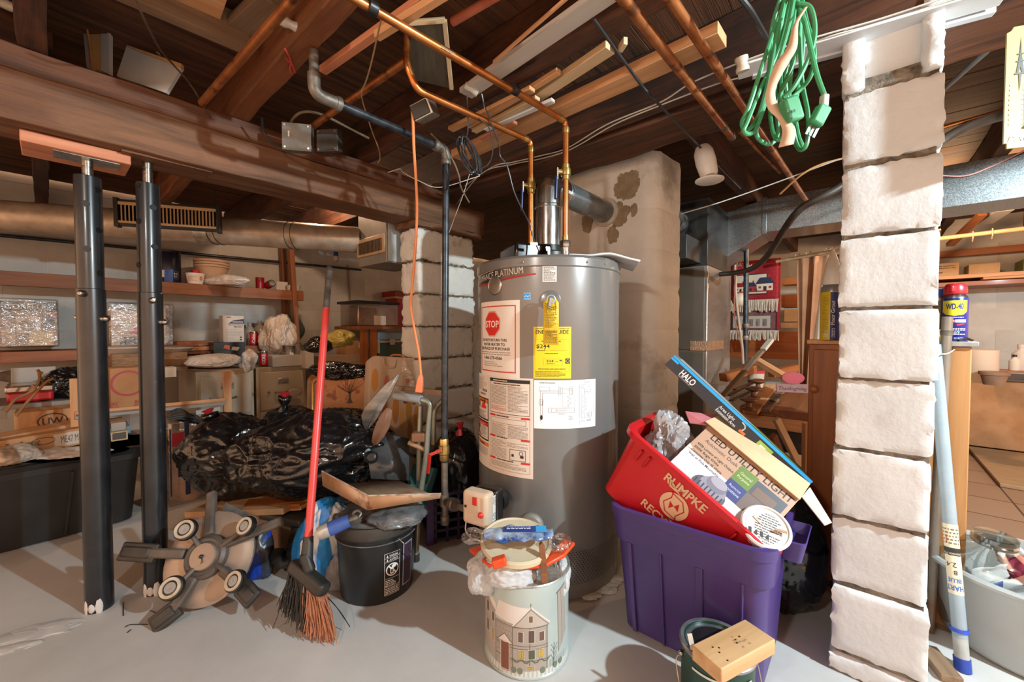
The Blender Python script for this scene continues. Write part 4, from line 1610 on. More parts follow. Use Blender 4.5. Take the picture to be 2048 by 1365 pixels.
# gas control
a, z = cyl(975, 1015)
n_ = V((-.52, -.855, 0)).normalized()
TX = Z.cross(n_).normalized()
gc = at(957, 1014, 1.40)
R3 = Matrix((TX, n_, Z)).transposed()
gt = thing('gas_control', 'cream gas control valve with red buttons on the heater', 'gas valve', gc - Z * .06)
mb = MB().box(gc, (.105, .055, .118), R3)
mb.build('front_cover', mk('cream plastic', 'cbb39a', 'd6c0a8', scale=6, rough=.4), gt, bevel=.014, seg=4)
mb = MB().box(gc - n_ * .05 + TX * .01, (.1, .05, .115), R3)
mb.build('rear_housing', BLKP, gt, bevel=.012, seg=3)
mb = MB()
rr = Matrix((TX, Z, -n_)).transposed()
mb.lathe([(.045, 0), (.045, .03), (.03, .04), (.012, .05), (.012, .12)], gc - n_ * .07 + TX * .02, 24, rr)
mb.build('thermostat_stem', BLKP, gt)
f = lambda x, y: gc + TX * x + n_ * .0285 + Z * y
mb = MB().box(f(.005, .03), (.02, .006, .028), R3)
mb.build('switch', ink('c92f24', .35), gt, label='red square switch', bevel=.002)
MB().ico(f(.03, -.012), (.011, .011, .011), 2).build('igniter_button', ink('d2332b', .3), gt, label='round red button')
MB().box(f(.012, .018), (.022, .003, .05), R3).build('knob_recess', mk('cream plastic', 'cbb39a'), gt, bevel=.001)
MB().box(f(-.035, .005), (.008, .004, .008), R3).build('port', BLKP, gt)
d = Decal()
d.rect(0, 0, .026, .09, 'ddd8d0', 0).para(.003, .085, .02, .03, 5, '57524c', 1, .5).para(.003, .03, .02, .024, 4, '57524c', 1, .5)
sx = gc + TX * .053 - n_ * .02
d.build('side_sticker', lambda x, y, hh: sx - n_ * (.026 - x - .013) * -1 * -1 + Z * (y - .045) + TX * (.0012 + hh), gt, 'white sticker on the side')
cord_pts = [gc + TX * -.045 - Z * .03, gc + TX * -.04 - Z * .09 + n_ * .02, gc + TX * 0 - Z * .12, gc + TX * .05 - Z * .11]
MB().tube(spline(cord_pts, 6), .003, 8).build('pilot_tube', ZINC, gt, label='bent silver pilot tube')
a, z = cyl(1063, 1050)
n2 = V((math.cos(a), math.sin(a), 0))
MB().lathe([(.045, -.01), (.045, .012), (.038, .02), (0, .024)], HC + n2 * HR + Z * z, 28, Matrix((Z.cross(n2), Z, n2)).transposed()).build('burner_port', GREYP, H, label='round grey sight port')
for (px, py, s) in ((1180, 1205, .018), (1205, 1190, .022), (1225, 1180, .02), (1215, 1172, .016)):
    a, _ = cyl(px, py)
    p = HC + V((math.cos(a), math.sin(a), 0)) * (HR + .002)
    MB().ico(V((p.x, p.y, .008)), (s * 2.2, s * 1.3, s * .3), 3, lambda l: l * (1 + .5 * nz(l * 2.5, 1, px))).build('paint_splash', WHITEP, H, label='white floor paint splashed on the skirt')
# paper on the heater
mb = MB()


def pf(s, t_):
    x, y = s - .5, t_ - .5
    p = HC + V((.2, -.06, 1.287)) + V((x * .32 + y * .05, y * .26 - x * .02, 0))
    return p + Z * (.004 + .008 * nz(V((x * 4, y * 4, 2))) - .07 * max(0, x - .18) - .02 * max(0, x - .3))


mb.grid(pf, 14, 10)
mb.build('paper_manual', ink('d9d6d6'), label='loose white papers lying on the right edge of the heater top', cat='papers', solid=.006)
# flue
FT = HC + Z * 1.345
zf = 1.615
end = HC + A * (1.945 - HC.dot(A)) + Z * zf
t = thing('flue_pipe', 'silver vent pipe elbow running from the heater into the chimney', 'vent pipe', FT)
MB().tube([HC + Z * 1.33, HC + Z * 1.36, HC + Z * 1.535], .054, 28).build('riser', SHINY, t)
mb = MB()
mb.tube(fillet([HC + Z * 1.52, HC + Z * zf, HC + Z * zf + A * .12], .085, 4), .0565, 28)
ring(mb, HC + Z * 1.525, Z, .0585, .014, 28)
mb.build('elbow', SHINY, t, ang=12)
mb = MB()
mb.tube([HC + Z * zf + A * .09, (HC + Z * zf) * .5 + end * .5, end], .0545, 28)
ring(mb, HC + Z * zf + A * .11, A, .0575, .012, 28)
mb.build('horizontal_run', mk('grey vent steel', '6f7578', '8f9496', scale=9, rough=.34, metal=.7, rvar=.1), t)
mb = MB()
mb.lathe([(.056, -.03), (.072, -.03), (.074, -.02), (.074, .01), (.09, .012), (.092, .016)], end, 28, Matrix((Z.cross(A), Z, A)).transposed() if False else Matrix((B, Z, B.cross(Z))).transposed())
mb.build('thimble', mk('mortared collar', 'b9b1a5', 'cbc3b7', scale=18, rough=.8, bump=.6, bscale=50), t, label='whitish mortared collar')

# ================================================================ DUCTS
t = thing('round_duct', 'long round sheet-metal duct under the ceiling behind the steel posts', 'duct', at(430, 455, 2.45))
dl, dr = at(-60, 427, 2.25), at(722, 481, 2.72)
dd = (dr - dl).normalized()
dl = dl - dd * .9
MB().tube([dl, dl * .66 + dr * .34, dl * .33 + dr * .67, dr], .085, 36).build('duct_barrel', GALVD, t)
for f_ in (.71, .855):
    mb = MB()
    p = dl * (1 - f_) + dr * f_
    for o in (0, .035):
        mb.tube([p + dd * o + V((0, math.cos(a) * .0875, math.sin(a) * .0875)) for a in [k * PI / 12 for k in range(24)]], .002, 5, closed=True)
    mb.tube([p + Z * .087, p + Z * .25], .0018, 5)
    mb.build('hanger_wire', IRON, t, label='thin black hanger wire')
mb = MB()
p = dl * .32 + dr * .68
mb.tube([p, p + dd * .07], .087, 36)
mb.build('foil_tape', mk('crumpled foil', 'a2998e', 'c9c1b5', scale=40, rough=.25, metal=.7, bump=1, bscale=40), t, label='crumpled tape round the joint')
# register on the duct
rc = at(340, 433, 2.27)
fd = V((.32, -1, -.12)).normalized()
R3 = Matrix((Z.cross(fd).normalized(), fd, fd.cross(Z.cross(fd)).normalized() * 1)).transposed()
R3 = basis(at(420, 440, 2.33) - at(253, 428, 2.2), Z, rc).to_3x3()
R3 = Matrix((R3.col[0], -R3.col[2], R3.col[1])).transposed()
t = thing('vent_register', 'black framed air register with vertical tan louvres on the round duct', 'vent', rc)
mb = MB()
wr, hr = .46, .125
mb.box(rc + R3 @ V((0, 0, hr / 2)), (wr, .03, .016), R3).box(rc - R3 @ V((0, 0, hr / 2)), (wr, .03, .016), R3)
mb.box(rc + R3 @ V((wr / 2, 0, 0)), (.02, .04, hr + .03), R3).box(rc - R3 @ V((wr / 2, 0, 0)), (.02, .04, hr + .03), R3)
mb.build('frame', BLKP, t, bevel=.002)
MB().box(rc + R3 @ V((0, .012, 0)), (wr, .006, hr), R3).build('back_plate', ink('120f0c'), t)
LOUV = mk('tan louvre paint', 'a98a64', 'bc9c74', scale=8, rough=.45)
mb = MB()
for i in range(26):
    mb.box(rc + R3 @ V((-wr / 2 + .02 + i * (wr - .03) / 26, -.008, 0)), (.005, .018, hr - .02), R3 @ Matrix.Rotation(.5, 3, 'Z'))
mb.build('louvre_slats', LOUV, t)
mb = MB()
mb.box(rc + R3 @ V((0, -.016, hr / 2 - .014)), (wr - .02, .004, .016), R3).box(rc - R3 @ V((0, .016, hr / 2 - .012)), (wr - .02, .004, .012), R3)
mb.build('inner_frame', LOUV, t)
# plenum with register
t = thing('duct_plenum', 'square sheet-metal plenum with a tan register beside the peeling pillar', 'duct', W(1.45, 2.35, 1.41))
mb = MB().ub(1.348, 1.62, 2.185, 2.52, 1.412, 1.86)
mb.build('sheet_metal_box', mk('painted sheet metal', '7d7870', '928c82', scale=5, rough=.5, metal=.3), t, bevel=.004)
mb = MB()
mb.ub(1.335, 1.349, 2.19, 2.515, 1.47, 1.585)
mb.build('register_frame', LOUV, t, bevel=.003)
mb = MB()
for i in range(17):
    v_ = 2.215 + i * .0165
    mb.ub(1.330, 1.337, v_, v_ + .005, 1.485, 1.56)
mb.build('louvre_slats', mk('dark louvre gap', '3a2a1c'), t)
MB().ub(1.36, 1.45, 2.178, 2.186, 1.42, 1.68).build('masking_patch', mk('pale blue-grey patch', '9fa9ac', 'b5bcbd', scale=7, rough=.6), t, label='pale painted patch on the side')
# galvanised trunk on the right
t = thing('trunk_duct', 'galvanised rectangular duct running behind the right block pillar', 'duct', W(3.35, -.2, 1.66))
mb = MB().ub(3.2, 3.5, -1.6, .526, 1.662, 1.885)
mb.build('trunk', GALV, t, bevel=.002)
mb = MB()
L = [(3.2, .526, 1.662), (3.2, .526, 1.885), (3.2, .86, 1.82), (3.2, .86, 1.455)]
vs = [W(*p) for p in L] + [W(p[0] + .3, p[1], p[2]) for p in L]
mb.add(vs, [(0, 1, 2, 3), (7, 6, 5, 4), (0, 4, 5, 1), (1, 5, 6, 2), (2, 6, 7, 3), (3, 7, 4, 0)])
mb.build('transition', GALV, t, bevel=.002)
mb = MB()
for v_ in (.526, -.95):
    mb.ub(3.19, 3.51, v_ - .012, v_ + .012, 1.652, 1.895)
mb.build('seam_flange', GALV, t, bevel=.001)
mb = MB()
mb.ub(3.193, 3.2, -.165, -.06, 1.655, 1.89)
mb.build('duct_tape', mk('shiny dark tape', '3d4248', '6e757b', scale=30, stretch=(1, 1, 8), rough=.15, metal=.6, bump=.8, bscale=30), t, label='shiny dark tape wrapped round the trunk')
mb = MB()
mb.grid(lambda s, q: W(3.19 + .12 * q, -.16 + .13 * s + .02 * math.sin(q * 9), 1.656 + .006 * nz(V((s * 6, q * 6, 3)))), 10, 10)
mb.build('crinkled_tape', mk('crinkled foil tape', '8f7257', 'c0a284', scale=25, rough=.3, metal=.5, bump=1, bscale=30), t, label='crinkled tan tape hanging under the seam', solid=.003)
# furnace
t = thing('furnace', 'tall sheet-metal furnace cabinet standing right of the chimney', 'furnace', W(3, 1.05, 0))
mb = MB().ub(2.7, 3.28, .742, 1.36, 0, 1.405)
mb.build('cabinet', mk('furnace sheet', '8c867e', 'b9b2a8', scale=3, stretch=(1, 1, .3), rough=.3, metal=.75, rvar=.12), t, bevel=.006)
mb = MB()
mb.ub(2.692, 2.701, .76, 1.35, .02, .86).ub(2.692, 2.701, .76, 1.35, .875, 1.395)
mb.build('front_panel', mk('brown furnace panel', '55493d', '60544a', scale=4, rough=.5), t, bevel=.002)
mb = MB()
mb.ub(2.69, 2.7, .738, .84, .87, .93).ub(2.695, 3.05, .732, .743, .87, .93)
mb.build('foil_tape', mk('copper tinted foil tape', '9c7a60', 'c9a78a', scale=30, stretch=(6, 1, 1), rough=.25, metal=.6, bump=1, bscale=35), t, label='two bands of crinkled foil tape')
mb = MB().ub(2.72, 3.2, .75, 1.3, 1.407, 1.83)
mb.build('plenum', mk('dark plenum', '2f2d2b', '45423f', scale=8, rough=.4, metal=.5, bump=.4, bscale=15), t, bevel=.004)
mb = MB().ub(2.45, 2.72, .79, 1.2, 1.42, 1.56)
mb.build('filter_box', mk('dark filter steel', '3b3835', '4b4844', scale=8, rough=.5, metal=.4), t, label='dark steel box with foil edge', bevel=.004)
mb = MB()
mb.tube([W(2.6, .95, 1.69), W(2.75, .95, 1.69)], .085, 24)
mb.build('insulated_collar', mk('black tarred wrap', '262524', '6b6863', scale=22, rough=.6, bump=1, bscale=40, lo=.45, hi=.7), t, label='black collar smeared with grey sealant')
# ================================================================ BACK ROOM, RIGHT
# ---- tapestry
tu = 4.15


def tapf(px, py):
    return atu(px, py, tu)


pTL, pTR, pBR = tapf(1462, 527), tapf(1559, 516), tapf(1566, 683)
u_, vL, zT = uvz(pTL)
_, vR, _ = uvz(pTR)
zT = pTR.z
zB = uvz(pBR)[2]
wT = vL - vR + .0
hT = zT - zB
t = thing('wall_hanging', 'red woven wall hanging with white houses and fringes', 'tapestry', W(tu, (vL + vR) / 2, zB))
RED = mk('red weave', '8e1822', 'a8222c', scale=60, rough=.85)
PUR = mk('dusty purple weave', '6b4548', '83585a', scale=50, rough=.9)
org = W(tu, vL, zB)
FT_ = basis(-B, Z, org)
mb = MB()
mb.grid(lambda s, q: FT_ @ V((wT * s, hT * (.5 + .5 * q), .006 * math.sin(s * 9))), 16, 10)
mb.build('upper_cloth', RED, t, solid=.006)
mb = MB()
mb.grid(lambda s, q: FT_ @ V((wT * (s * 1.02), hT * (.12 + .26 * q), -.02 + .006 * math.sin(s * 9))), 16, 6)
mb.build('lower_cloth', PUR, t, solid=.006)
mb = MB()
mb.bar(FT_ @ V((wT, hT * .14, -.0)), FT_ @ V((wT, hT, 0)), .02, .012, A)
mb.build('red_edge', RED, t)
CRM = mk('cream wool', 'b9ab98', 'd3c6b4', scale=40, rough=.9)


def fringe(name, y, h, off, n):
    mb = MB()
    for i in range(n):
        x = wT * (i + .5) / n
        dx = random.uniform(-.008, .008)
        mb.tube([FT_ @ V((x, y, off)), FT_ @ V((x + dx, y - h * .5, off + random.uniform(0, .012))), FT_ @ V((x + dx * 1.6, y - h * random.uniform(.85, 1.05), off))], .0055, 5)
    mb.build(name, CRM, t, label='cream wool fringe')


fringe('fringe', hT * .51, hT * .15, .012, 46)
fringe('fringe', hT * .13, hT * .12, -.01, 46)
d = Decal()
# printed houses, upper panel
x0, x1, y0, y1 = .06 * wT, .78 * wT, .575 * hT, .83 * hT
d.rect(x0, y0, x1 - x0, y1 - y0, '1f2238', 0).rect(x0 + .008, y0 + .008, x1 - x0 - .016, y1 - y0 - .016, 'cfc3ae', 1)


def house(hx, s, roof, wall):
    yb = y0 + .03
    d.rect(hx, yb, .11 * s, .055 * s, wall, 3)
    d.poly([(hx - .012 * s, yb + .055 * s), (hx + .122 * s, yb + .055 * s), (hx + .09 * s, yb + .105 * s), (hx + .02 * s, yb + .105 * s)], roof, 3)
    d.rect(hx + .075 * s, yb + .105 * s, .016 * s, .02 * s, 'a52228', 3)
    d.rect(hx + .045 * s, yb, .022 * s, .035 * s, '2a1a1e', 4)
    for k in (.012, .082):
        d.rect(hx + k * s, yb + .018 * s, .018 * s, .018 * s, 'a52228', 4)
    d.line([(hx, yb - .003), (hx + .11 * s, yb - .003)], .01, 'a52228', 5)


house(x0 + .19, 1.1, '232a45', 'd8ccb8')
house(x0 + .1, .75, '232a45', 'b03038')
house(x0 + .02, .75, '8c1f2a', 'd8ccb8')
d.poly([(x0 + .175, y0 + .03), (x0 + .195, y0 + .03), (x0 + .185, y0 + .075)], '2b4a4a', 6)
for (cx, cy) in ((.42 * wT, .92 * hT), (.7 * wT, .985 * hT), (.2 * wT, .97 * hT)):
    for k in range(3):
        a = k * PI / 3
        d.line([(cx - .022 * math.cos(a), cy - .022 * math.sin(a)), (cx + .022 * math.cos(a), cy + .022 * math.sin(a))], .007, 'cfc3ae', 1)
# flip: FT_ z axis points away from the camera
d.build('woven_picture', lambda x, y, h: FT_ @ V((x, y, .013 + h)), t, 'cream panel woven with little houses')
d = Decal()
d.rect(.06 * wT, .16 * hT, .78 * wT, .15 * hT, 'b9ad9c', 0)
for i in range(5):
    d.rect((.12 + i * .14) * wT, .18 * hT, .09 * wT, .09 * hT, ('7d6f6a', '8f8078')[i % 2], 1).rect((.14 + i * .14) * wT, .19 * hT, .02 * wT, .05 * hT, '5a4a4a', 2)
d.build('woven_picture', lambda x, y, h: FT_ @ V((x, y, -.008 + h)), t, 'pale woven row of houses')
# ---- curtain and rod
cu = 4.0
pA, pB = atu(1552, 524, cu), atu(1700, 496, cu)
t = thing('curtain_rod', 'pale curtain rod with small rings beside the tapestry', 'curtain rod', pB)
MB().tube([pA, pB + (pB - pA)], .013, 12).build('rod', mk('pale rod', '9a7c5c', 'b29471', scale=20, rough=.5), t)
for px in (1598, 1621, 1658, 1668):
    q = pA + (pB - pA) * ((px - 1552) / 148)
    MB().tube([q + Z * (.012 + .018 * math.cos(a)) + A * .0 + B * .018 * math.sin(a) for a in [k * PI / 6 for k in range(12)]], .003, 6, closed=True).build('ring', ZINC, t)
CURT = mk('tan curtain cloth', 'a87450', 'bd8a66', scale=4, rough=.85)
mb = MB()


def curf(s, q):
    wob = .035 * math.sin(s * 19) * (.4 + .6 * (1 - q)) + .02 * math.sin(s * 43 + 1)
    zt = 1.0 + (atu(1620, 512, cu).z - 1) - .01
    narrow = .18 + .32 * q
    v0 = uvz(atu(1592, 520, cu))[1]
    return W(cu + wob, v0 - s * narrow * 1.1 - .04 * (1 - q), .35 + (zt - .35) * q)


mb.grid(curf, 48, 16)
mb.build('curtain', CURT, label='tan cloth curtain gathered on the rod behind the caulk can', cat='curtain', solid=.004)
# ---- back panelling, shelf boards behind tapestry
mb = MB().ub(4.62, 4.66, -.1, 1.3, .72, .985)
mb.build('plywood_sheet', OAK, label='orange stained plywood panel behind the workbench clutter', cat='panel', bevel=.003)
for i, (z0, z1) in enumerate(((1.22, 1.34), (1.02, 1.07), (1.44, 1.5))):
    mb = MB().ub(4.7, 4.9, .0, .62, z0, z1)
    mb.build('shelf_board', [OAK, CARDL, PINE][i], label=['orange wood box on the shelf between tapestry and curtain', 'pale shelf edge between tapestry and curtain, low', 'pine shelf edge above the tapestry corner'][i], cat='shelf')
MB().ub(4.72, 4.9, .05, .6, 1.08, 1.2).build('carton', CARDL, label='pale carton on the shelf between tapestry and curtain', cat='box', bevel=.003)
# ---- pipes by the furnace
pipe('gas_pipe', [atu(1493, 470, 3.35), atu(1491, 722, 3.35)], .017, IRON, 'black vertical gas pipe in front of the wall hanging', 'gas pipe')
mb = MB()
for (px, py) in ((1492, 652), (1491, 676)):
    ring(mb, atu(px, py, 3.35), Z, .025, .03)
mb.build('pipe_union', IRONG, label='pipe union on the black gas pipe by the wall hanging', cat='pipe fitting')
pipe('condensate_tube', spline([atu(1470, 530, 3.3), atu(1472, 590, 3.3), atu(1477, 640, 3.3), atu(1484, 690, 3.3), atu(1486, 728, 3.3)], 5), .009, mk('pale tube', 'a08a72', 'b59f86', scale=10, rough=.5), 'pale thin tube hanging beside the furnace', 'tube')
cord('wire', [atu(1474, 525, 3.25), atu(1469, 590, 3.25), atu(1470, 640, 3.25), atu(1482, 690, 3.25), atu(1484, 720, 3.25)], .004, mk('rust wire', '8a4a30', '9c5a3c'), 'thin rust coloured wire hanging beside the furnace')
cord('hose', [at(1440, 549, 2.7), at(1470, 546, 2.6), at(1505, 537, 2.4), at(1533, 514, 2.2), at(1551, 488, 2.05), at(1568, 460, 1.95), at(1586, 434, 1.85), at(1608, 413, 1.8), at(1640, 396, 1.75), at(1680, 374, 1.72), at(1730, 330, 1.7), at(1800, 300, 1.7)], .0155, mk('black hose', '2a211b', '40352c', scale=12, rough=.5), 'thick black hose curving across the galvanised duct', 'hose', n=12)
MB().ico(atu(1478, 600, 3.6), (.05, .05, .055), 3).build('paper_roll', ink('cfc0ac'), label='round pale paper roll beside the furnace', cat='roll')
# ---- workbench and clutter
t = thing('workbench', 'low wooden workbench piled with tools and spindles right of the furnace', 'workbench', W(3.1, .33, 0))
MB().ub(2.72, 3.75, .12, .56, .50, .545).build('top', SHELFW, t, bevel=.004)
MB().ub(2.75, 2.78, .16, .5, .30, .5).build('drawer_front', BLKPD, t, label='black drawer front', bevel=.004)
for u_, v_ in ((2.76, .15), (2.76, .53), (3.7, .15), (3.7, .53)):
    MB().ub(u_ - .025, u_ + .025, v_ - .025, v_ + .025, 0, .5).build('leg', SHELFW, t, bevel=.003)
MB().ub(2.72, 2.76, .12, .56, .43, .5).build('apron', PINE, t, bevel=.003)


def lie(name, a, b, w, th, mat, label, cat, Y0, Y1, up=Z):
    return MB().bar(at(*a, Y0), at(*b, Y1), w, th, up).build(name, mat, label=label, cat=cat, bevel=.002)


lie('stick', (1446, 792), (1536, 688), .03, .016, GREYB, 'long grey stick with a pale tip slanting over the workbench', 'stick', 2.25, 2.4)
lie('stick', (1526, 700), (1542, 680), .032, .018, ink('c2b4a4'), 'pale bare tip of the long grey stick', 'stick', 2.36, 2.4)
lie('batten', (1508, 718), (1582, 762), .055, .03, PINE, 'pine batten slanting down across the workbench', 'batten', 2.6, 2.35)
lie('batten', (1446, 756), (1506, 738), .06, .05, OAK, 'short orange block left of the red rimmed tub', 'batten', 2.6, 2.7)
lie('batten', (1542, 748), (1592, 736), .05, .05, OAK, 'short orange block behind the slanting batten', 'batten', 2.8, 2.85)
lie('batten', (1500, 826), (1545, 772), .075, .02, PINE, 'flat pine slat under the wooden spindles', 'batten', 2.3, 2.6)
lie('batten', (1530, 822), (1572, 768), .05, .02, GREYB, 'grey slat right of the wooden spindles', 'batten', 2.3, 2.6)
SPW = wood('dark turned wood', '5a3018', '7c4a28', rough=.4, scale=3, bump=.1, coat=.3)
for i, (px, py, Y) in enumerate(((1498, 808, 2.2), (1507, 786, 2.3), (1516, 770, 2.45))):
    p = at(px, py, Y)
    MB().lathe([(.028, -.035), (.035, -.03), (.035, -.022), (.014, -.015), (.012, .005), (.03, .012), (.045, .02), (.045, .028), (.02, .036), (0, .037)], p, 20).build(
        'spindle', SPW, label=['turned wood spindle knob nearest the black drawer', 'turned wood spindle knob, middle of three on the bench', 'turned wood spindle knob just below the red rimmed tub'][i], cat='spindle', group='turned wood spindles on the workbench')
for i, (a, b) in enumerate((((1456, 792), (1500, 768)), ((1462, 802), (1505, 782)), ((1544, 802), (1572, 782)), ((1468, 780), (1512, 764)))):
    lie('chisel', a, b, .028, .006, mk('dark steel blade', '2a2623', '4a4540', scale=20, rough=.35, metal=.6), ['dark blade left of the spindles, second from the front', 'dark blade left of the spindles, nearest the drawer', 'dark blade on the right end of the bench', 'dark blade left of the spindles, at the back'][i], 'blade', 2.35, 2.55)
t = thing('compound_tub', 'white tub with a red rim standing on the workbench', 'tub', at(1511, 772, 2.75))
c = at(1511, 775, 2.75)
MB().lathe([(.045, 0), (.052, .1), (.05, .1), (.044, .005), (0, .005)], c, 24).build('tub', mk('tub plastic', 'c9b09a', 'd6bfa8', scale=6, rough=.4), t)
MB().lathe([(.053, .098), (.056, .1), (.056, .114), (.052, .117), (.0, .112)], c, 24).build('lid', ink('b52a35', .4), t, label='red lid')
MB().lathe([(.0475, .035), (.0505, .08)], c, 24).build('band', ink('3a2a28'), t, label='dark printed band')
sg = at(1585, 777, 2.3)
SR = basis(at(1612, 777, 2.25) - at(1558, 775, 2.3), Z, sg)
t = thing('sign', 'small wooden sign with a red heart shape at the back of the bench', 'sign', sg - Z * .03)
MB().box(sg, (.16, .05, .012), Matrix((SR.col[0].xyz, SR.col[1].xyz, SR.col[2].xyz)).transposed()).build('plaque', mk('dusty pink wood', '8a6058', '9c7068', scale=9, rough=.7), t, bevel=.002)
Decal().text('Thanksgiving', 0, -.01, .02, '3a2420', 1, 'C', fit=.135, shear=.2).build('lettering', lambda x, y, h: SR @ V((x, y, .0065 + h)), t, 'dark handwritten word')
MB().lathe([(0, 0), (.045, 0), (.045, .012), (0, .012)], sg + Z * .06, 24, Matrix((SR.col[0].xyz, SR.col[1].xyz, SR.col[2].xyz)).transposed(), fn=lambda l: V((l.x * 1.2, l.y * .75, l.z))).build('heart', mk('faded red card', 'a33a42', 'b24a50', scale=9, rough=.7), t, label='faded red top piece')
for i, (a, b, Y0, Y1) in enumerate((((1545, 872), (1606, 1020), 2.0, 2.2), ((1614, 846), (1612, 1060), 1.95, 2.0), ((1552, 838), (1640, 1015), 2.2, 2.25))):
    lie('offcut', a, b, .035, .025, [OAK, PINE, CARDL, CARDL][i], ['orange offcut leaning below the bench right end', 'upright pine stick left of the stained cabinet', 'pale slat slanting behind the upright pine stick', 'short pale slat above the upright pine stick'][i], 'offcut', Y0, Y1, up=V((0, -1, .3)))
# ---- stained cabinet and plywood panel behind the pillar
t = thing('cabinet', 'orange stained wooden cabinet standing behind the right block pillar', 'cabinet', W(2.15, .06, 0))
MB().ub(1.965, 2.35, -.05, .165, .03, .945).build('carcass', OAK, t, bevel=.003)
MB().ub(1.955, 2.36, -.05, .172, .945, .962).build('top', PINE, t, bevel=.003)
dr_ = MB().ub(1.957, 1.966, -.04, .15, .06, .925).build('door', OAK, t, bevel=.003)
kp = atu(1628, 778, 1.95)
MB().lathe([(.005, -.012), (.005, 0), (.013, .006), (.014, .012), (.008, .018), (0, .019)], kp, 16, Matrix((B, Z, -A)).transposed()).build('knob', OAK, dr_)
t = thing('plywood_cabinet', 'plywood sided cabinet right of the block pillar with spray cans on it', 'cabinet', W(2.1, -.17, 0))
MB().ub(1.965, 2.3, -.262, -.056, .0, .945).build('side_panel', PLY, t, bevel=.003)
MB().ub(1.95, 2.31, -.275, -.056, .946, .962).build('metal_top', mk('dull aluminium', '8f8f8d', 'a5a5a2', scale=20, rough=.4, metal=.7), t, label='dull metal edging', bevel=.002)


def spraycan(t, c, r, h, body, shoulder, cap, capm):
    MB().lathe([(r * .96, 0), (r, .003), (r, h * .72), (r * .97, h * .735)], c, 32).build('can_body', body, t)
    MB().lathe([(r * .97, h * .733), (r * .9, h * .77), (r * .6, h * .82), (r * .55, h * .83)], c, 32).build('shoulder', shoulder, t)


# big blue spray can
cc = at(1908, 675, 1.45)
cc.z = .962
t = thing('spray_can', 'blue and yellow spray can with a red cap on the plywood cabinet', 'spray can', cc)
r, h = .0335, .205
BLUE = ink('16207a', .3)
spraycan(t, cc, r, h, BLUE, ZINC, None, None)
mb = MB()
mb.lathe([(r * .86, h * .8), (r * .9, h * .82), (r * .9, h * .92), (r * .7, h * .99), (0, h)], cc, 28)
mb.box(cc + V((-.02, -.012, h * .9)), (.03, .02, .024))
mb.build('cap', ink('c0202c', .35), t, label='red cap with a flip nozzle', bevel=.004)
w = r * 2.6
am = math.atan2(-cc.y, -cc.x)
mp = wrap(cc, r + .0004, am - w / 2 / r, 0)
d = Decal()
d.poly([(w * .1, h * .695), (w * .9, h * .695), (w * .9, h * .5), (w * .76, h * .45), (w * .5, h * .43), (w * .24, h * .45), (w * .1, h * .5)], 'd9cf2a', 0)
d.text('WD-40', w * .5, h * .545, h * .1, '1c2470', 1, 'C', bold=.035, fit=w * .52)
d.para(w * .22, h * .41, w * .55, h * .014, 1, 'c9ccd8', 1, .6)
d.rect(w * .14, h * .315, w * .72, h * .05, 'd8d4d0', 0).text('SMART', w * .3, h * .328, h * .024, 'b02030', 1, 'C', fit=w * .24).text('2', w * .5, h * .318, h * .05, 'c0202c', 1, 'C', bold=.03).text('WAYS', w * .69, h * .328, h * .024, 'b02030', 1, 'C', fit=w * .22)
d.poly([(w * .2, h * .26), (w * .42, h * .285), (w * .42, h * .3), (w * .2, h * .29)], 'c0202c', 1).poly([(w * .58, h * .26), (w * .82, h * .285), (w * .8, h * .3), (w * .56, h * .29)], 'c0202c', 1)
d.para(w * .36, h * .22, w * .48, h * .12, 5, 'c9ccd8', 1, .55)
d.para(w * .5, h * .06, w * .34, h * .035, 2, 'c9ccd8', 1, .5)
d.build('printing', mp, t, 'yellow shield and white print', cut=.006, eps=.0003)
# darker can behind and small yellow block
c2 = at(1876, 680, 1.5)
c2.z = .962
t = thing('paint_can', 'grey and yellow aerosol can half hidden behind the block pillar', 'spray can', c2)
spraycan(t, c2, .03, .2, mk('grey can print', '4a4a3c', '8a7a3a', scale=25, stretch=(1, 1, .4), rough=.4), ZINC, None, None)
MB().lathe([(.012, .165), (.014, .19), (0, .192)], c2, 16).build('nozzle', ink('3a5ac0'), t, label='blue nozzle')
c3 = at(1886, 664, 1.36)
MB().box(V((c3.x, c3.y, .982)), (.028, .02, .04), Matrix.Rotation(.8, 3, 'Z')).build('putty_block', ink('c9a31f', .4), label='small yellow box in front of the spray cans', cat='box', bevel=.002)
MB().tube(spline([W(1.96, -.23, .966), W(1.98, -.25, .972), W(2.0, -.262, .968), W(2.03, -.27, .966)], 5), .004, 8).build('clip', BLKP, label='small black clip at the foot of the blue spray can', cat='clip')
# floor grout can
gc_ = at(1662, 682, 1.55)
gc_.z = .9625
t = thing('grout_can', 'yellow and navy caulk can with a white cone nozzle on the stained cabinet', 'caulk can', gc_)
r, h = .036, .18
MB().lathe([(r, 0), (r, h), (r * .94, h + .004)], gc_, 32).build('can_body', ink('cfae1c', .35), t)
MB().lathe([(r * .98, h), (r * .95, h + .02), (r * .5, h + .045), (r * .4, h + .05)], gc_, 28).build('shoulder', mk('grey can shoulder', '77746e', '8d8a84', scale=9, rough=.35, metal=.5), t)
MB().lathe([(r * .9, h + .03), (r * .82, h + .06), (r * .5, h + .12), (.004, h + .165), (0, h + .166)], gc_, 24).build('cone_nozzle', mk('frosted white plastic', 'cfc6bb', 'ddd5cb', scale=4, rough=.4), t, label='white cone nozzle')
am = math.atan2(-gc_.y, -gc_.x)
mp = wrap(gc_, r + .0005, am, 0)
d = Decal()
d.rect(-.004, 0, .034, h, '20265e', 0)
d.text('Floor Grout', .010, h * .32, .0125, 'e0d8c8', 1, 'L', rot=PI / 2, fit=h * .5)
d.ell(.03, h * .8, .012, .016, 'd9cf2a', 1)
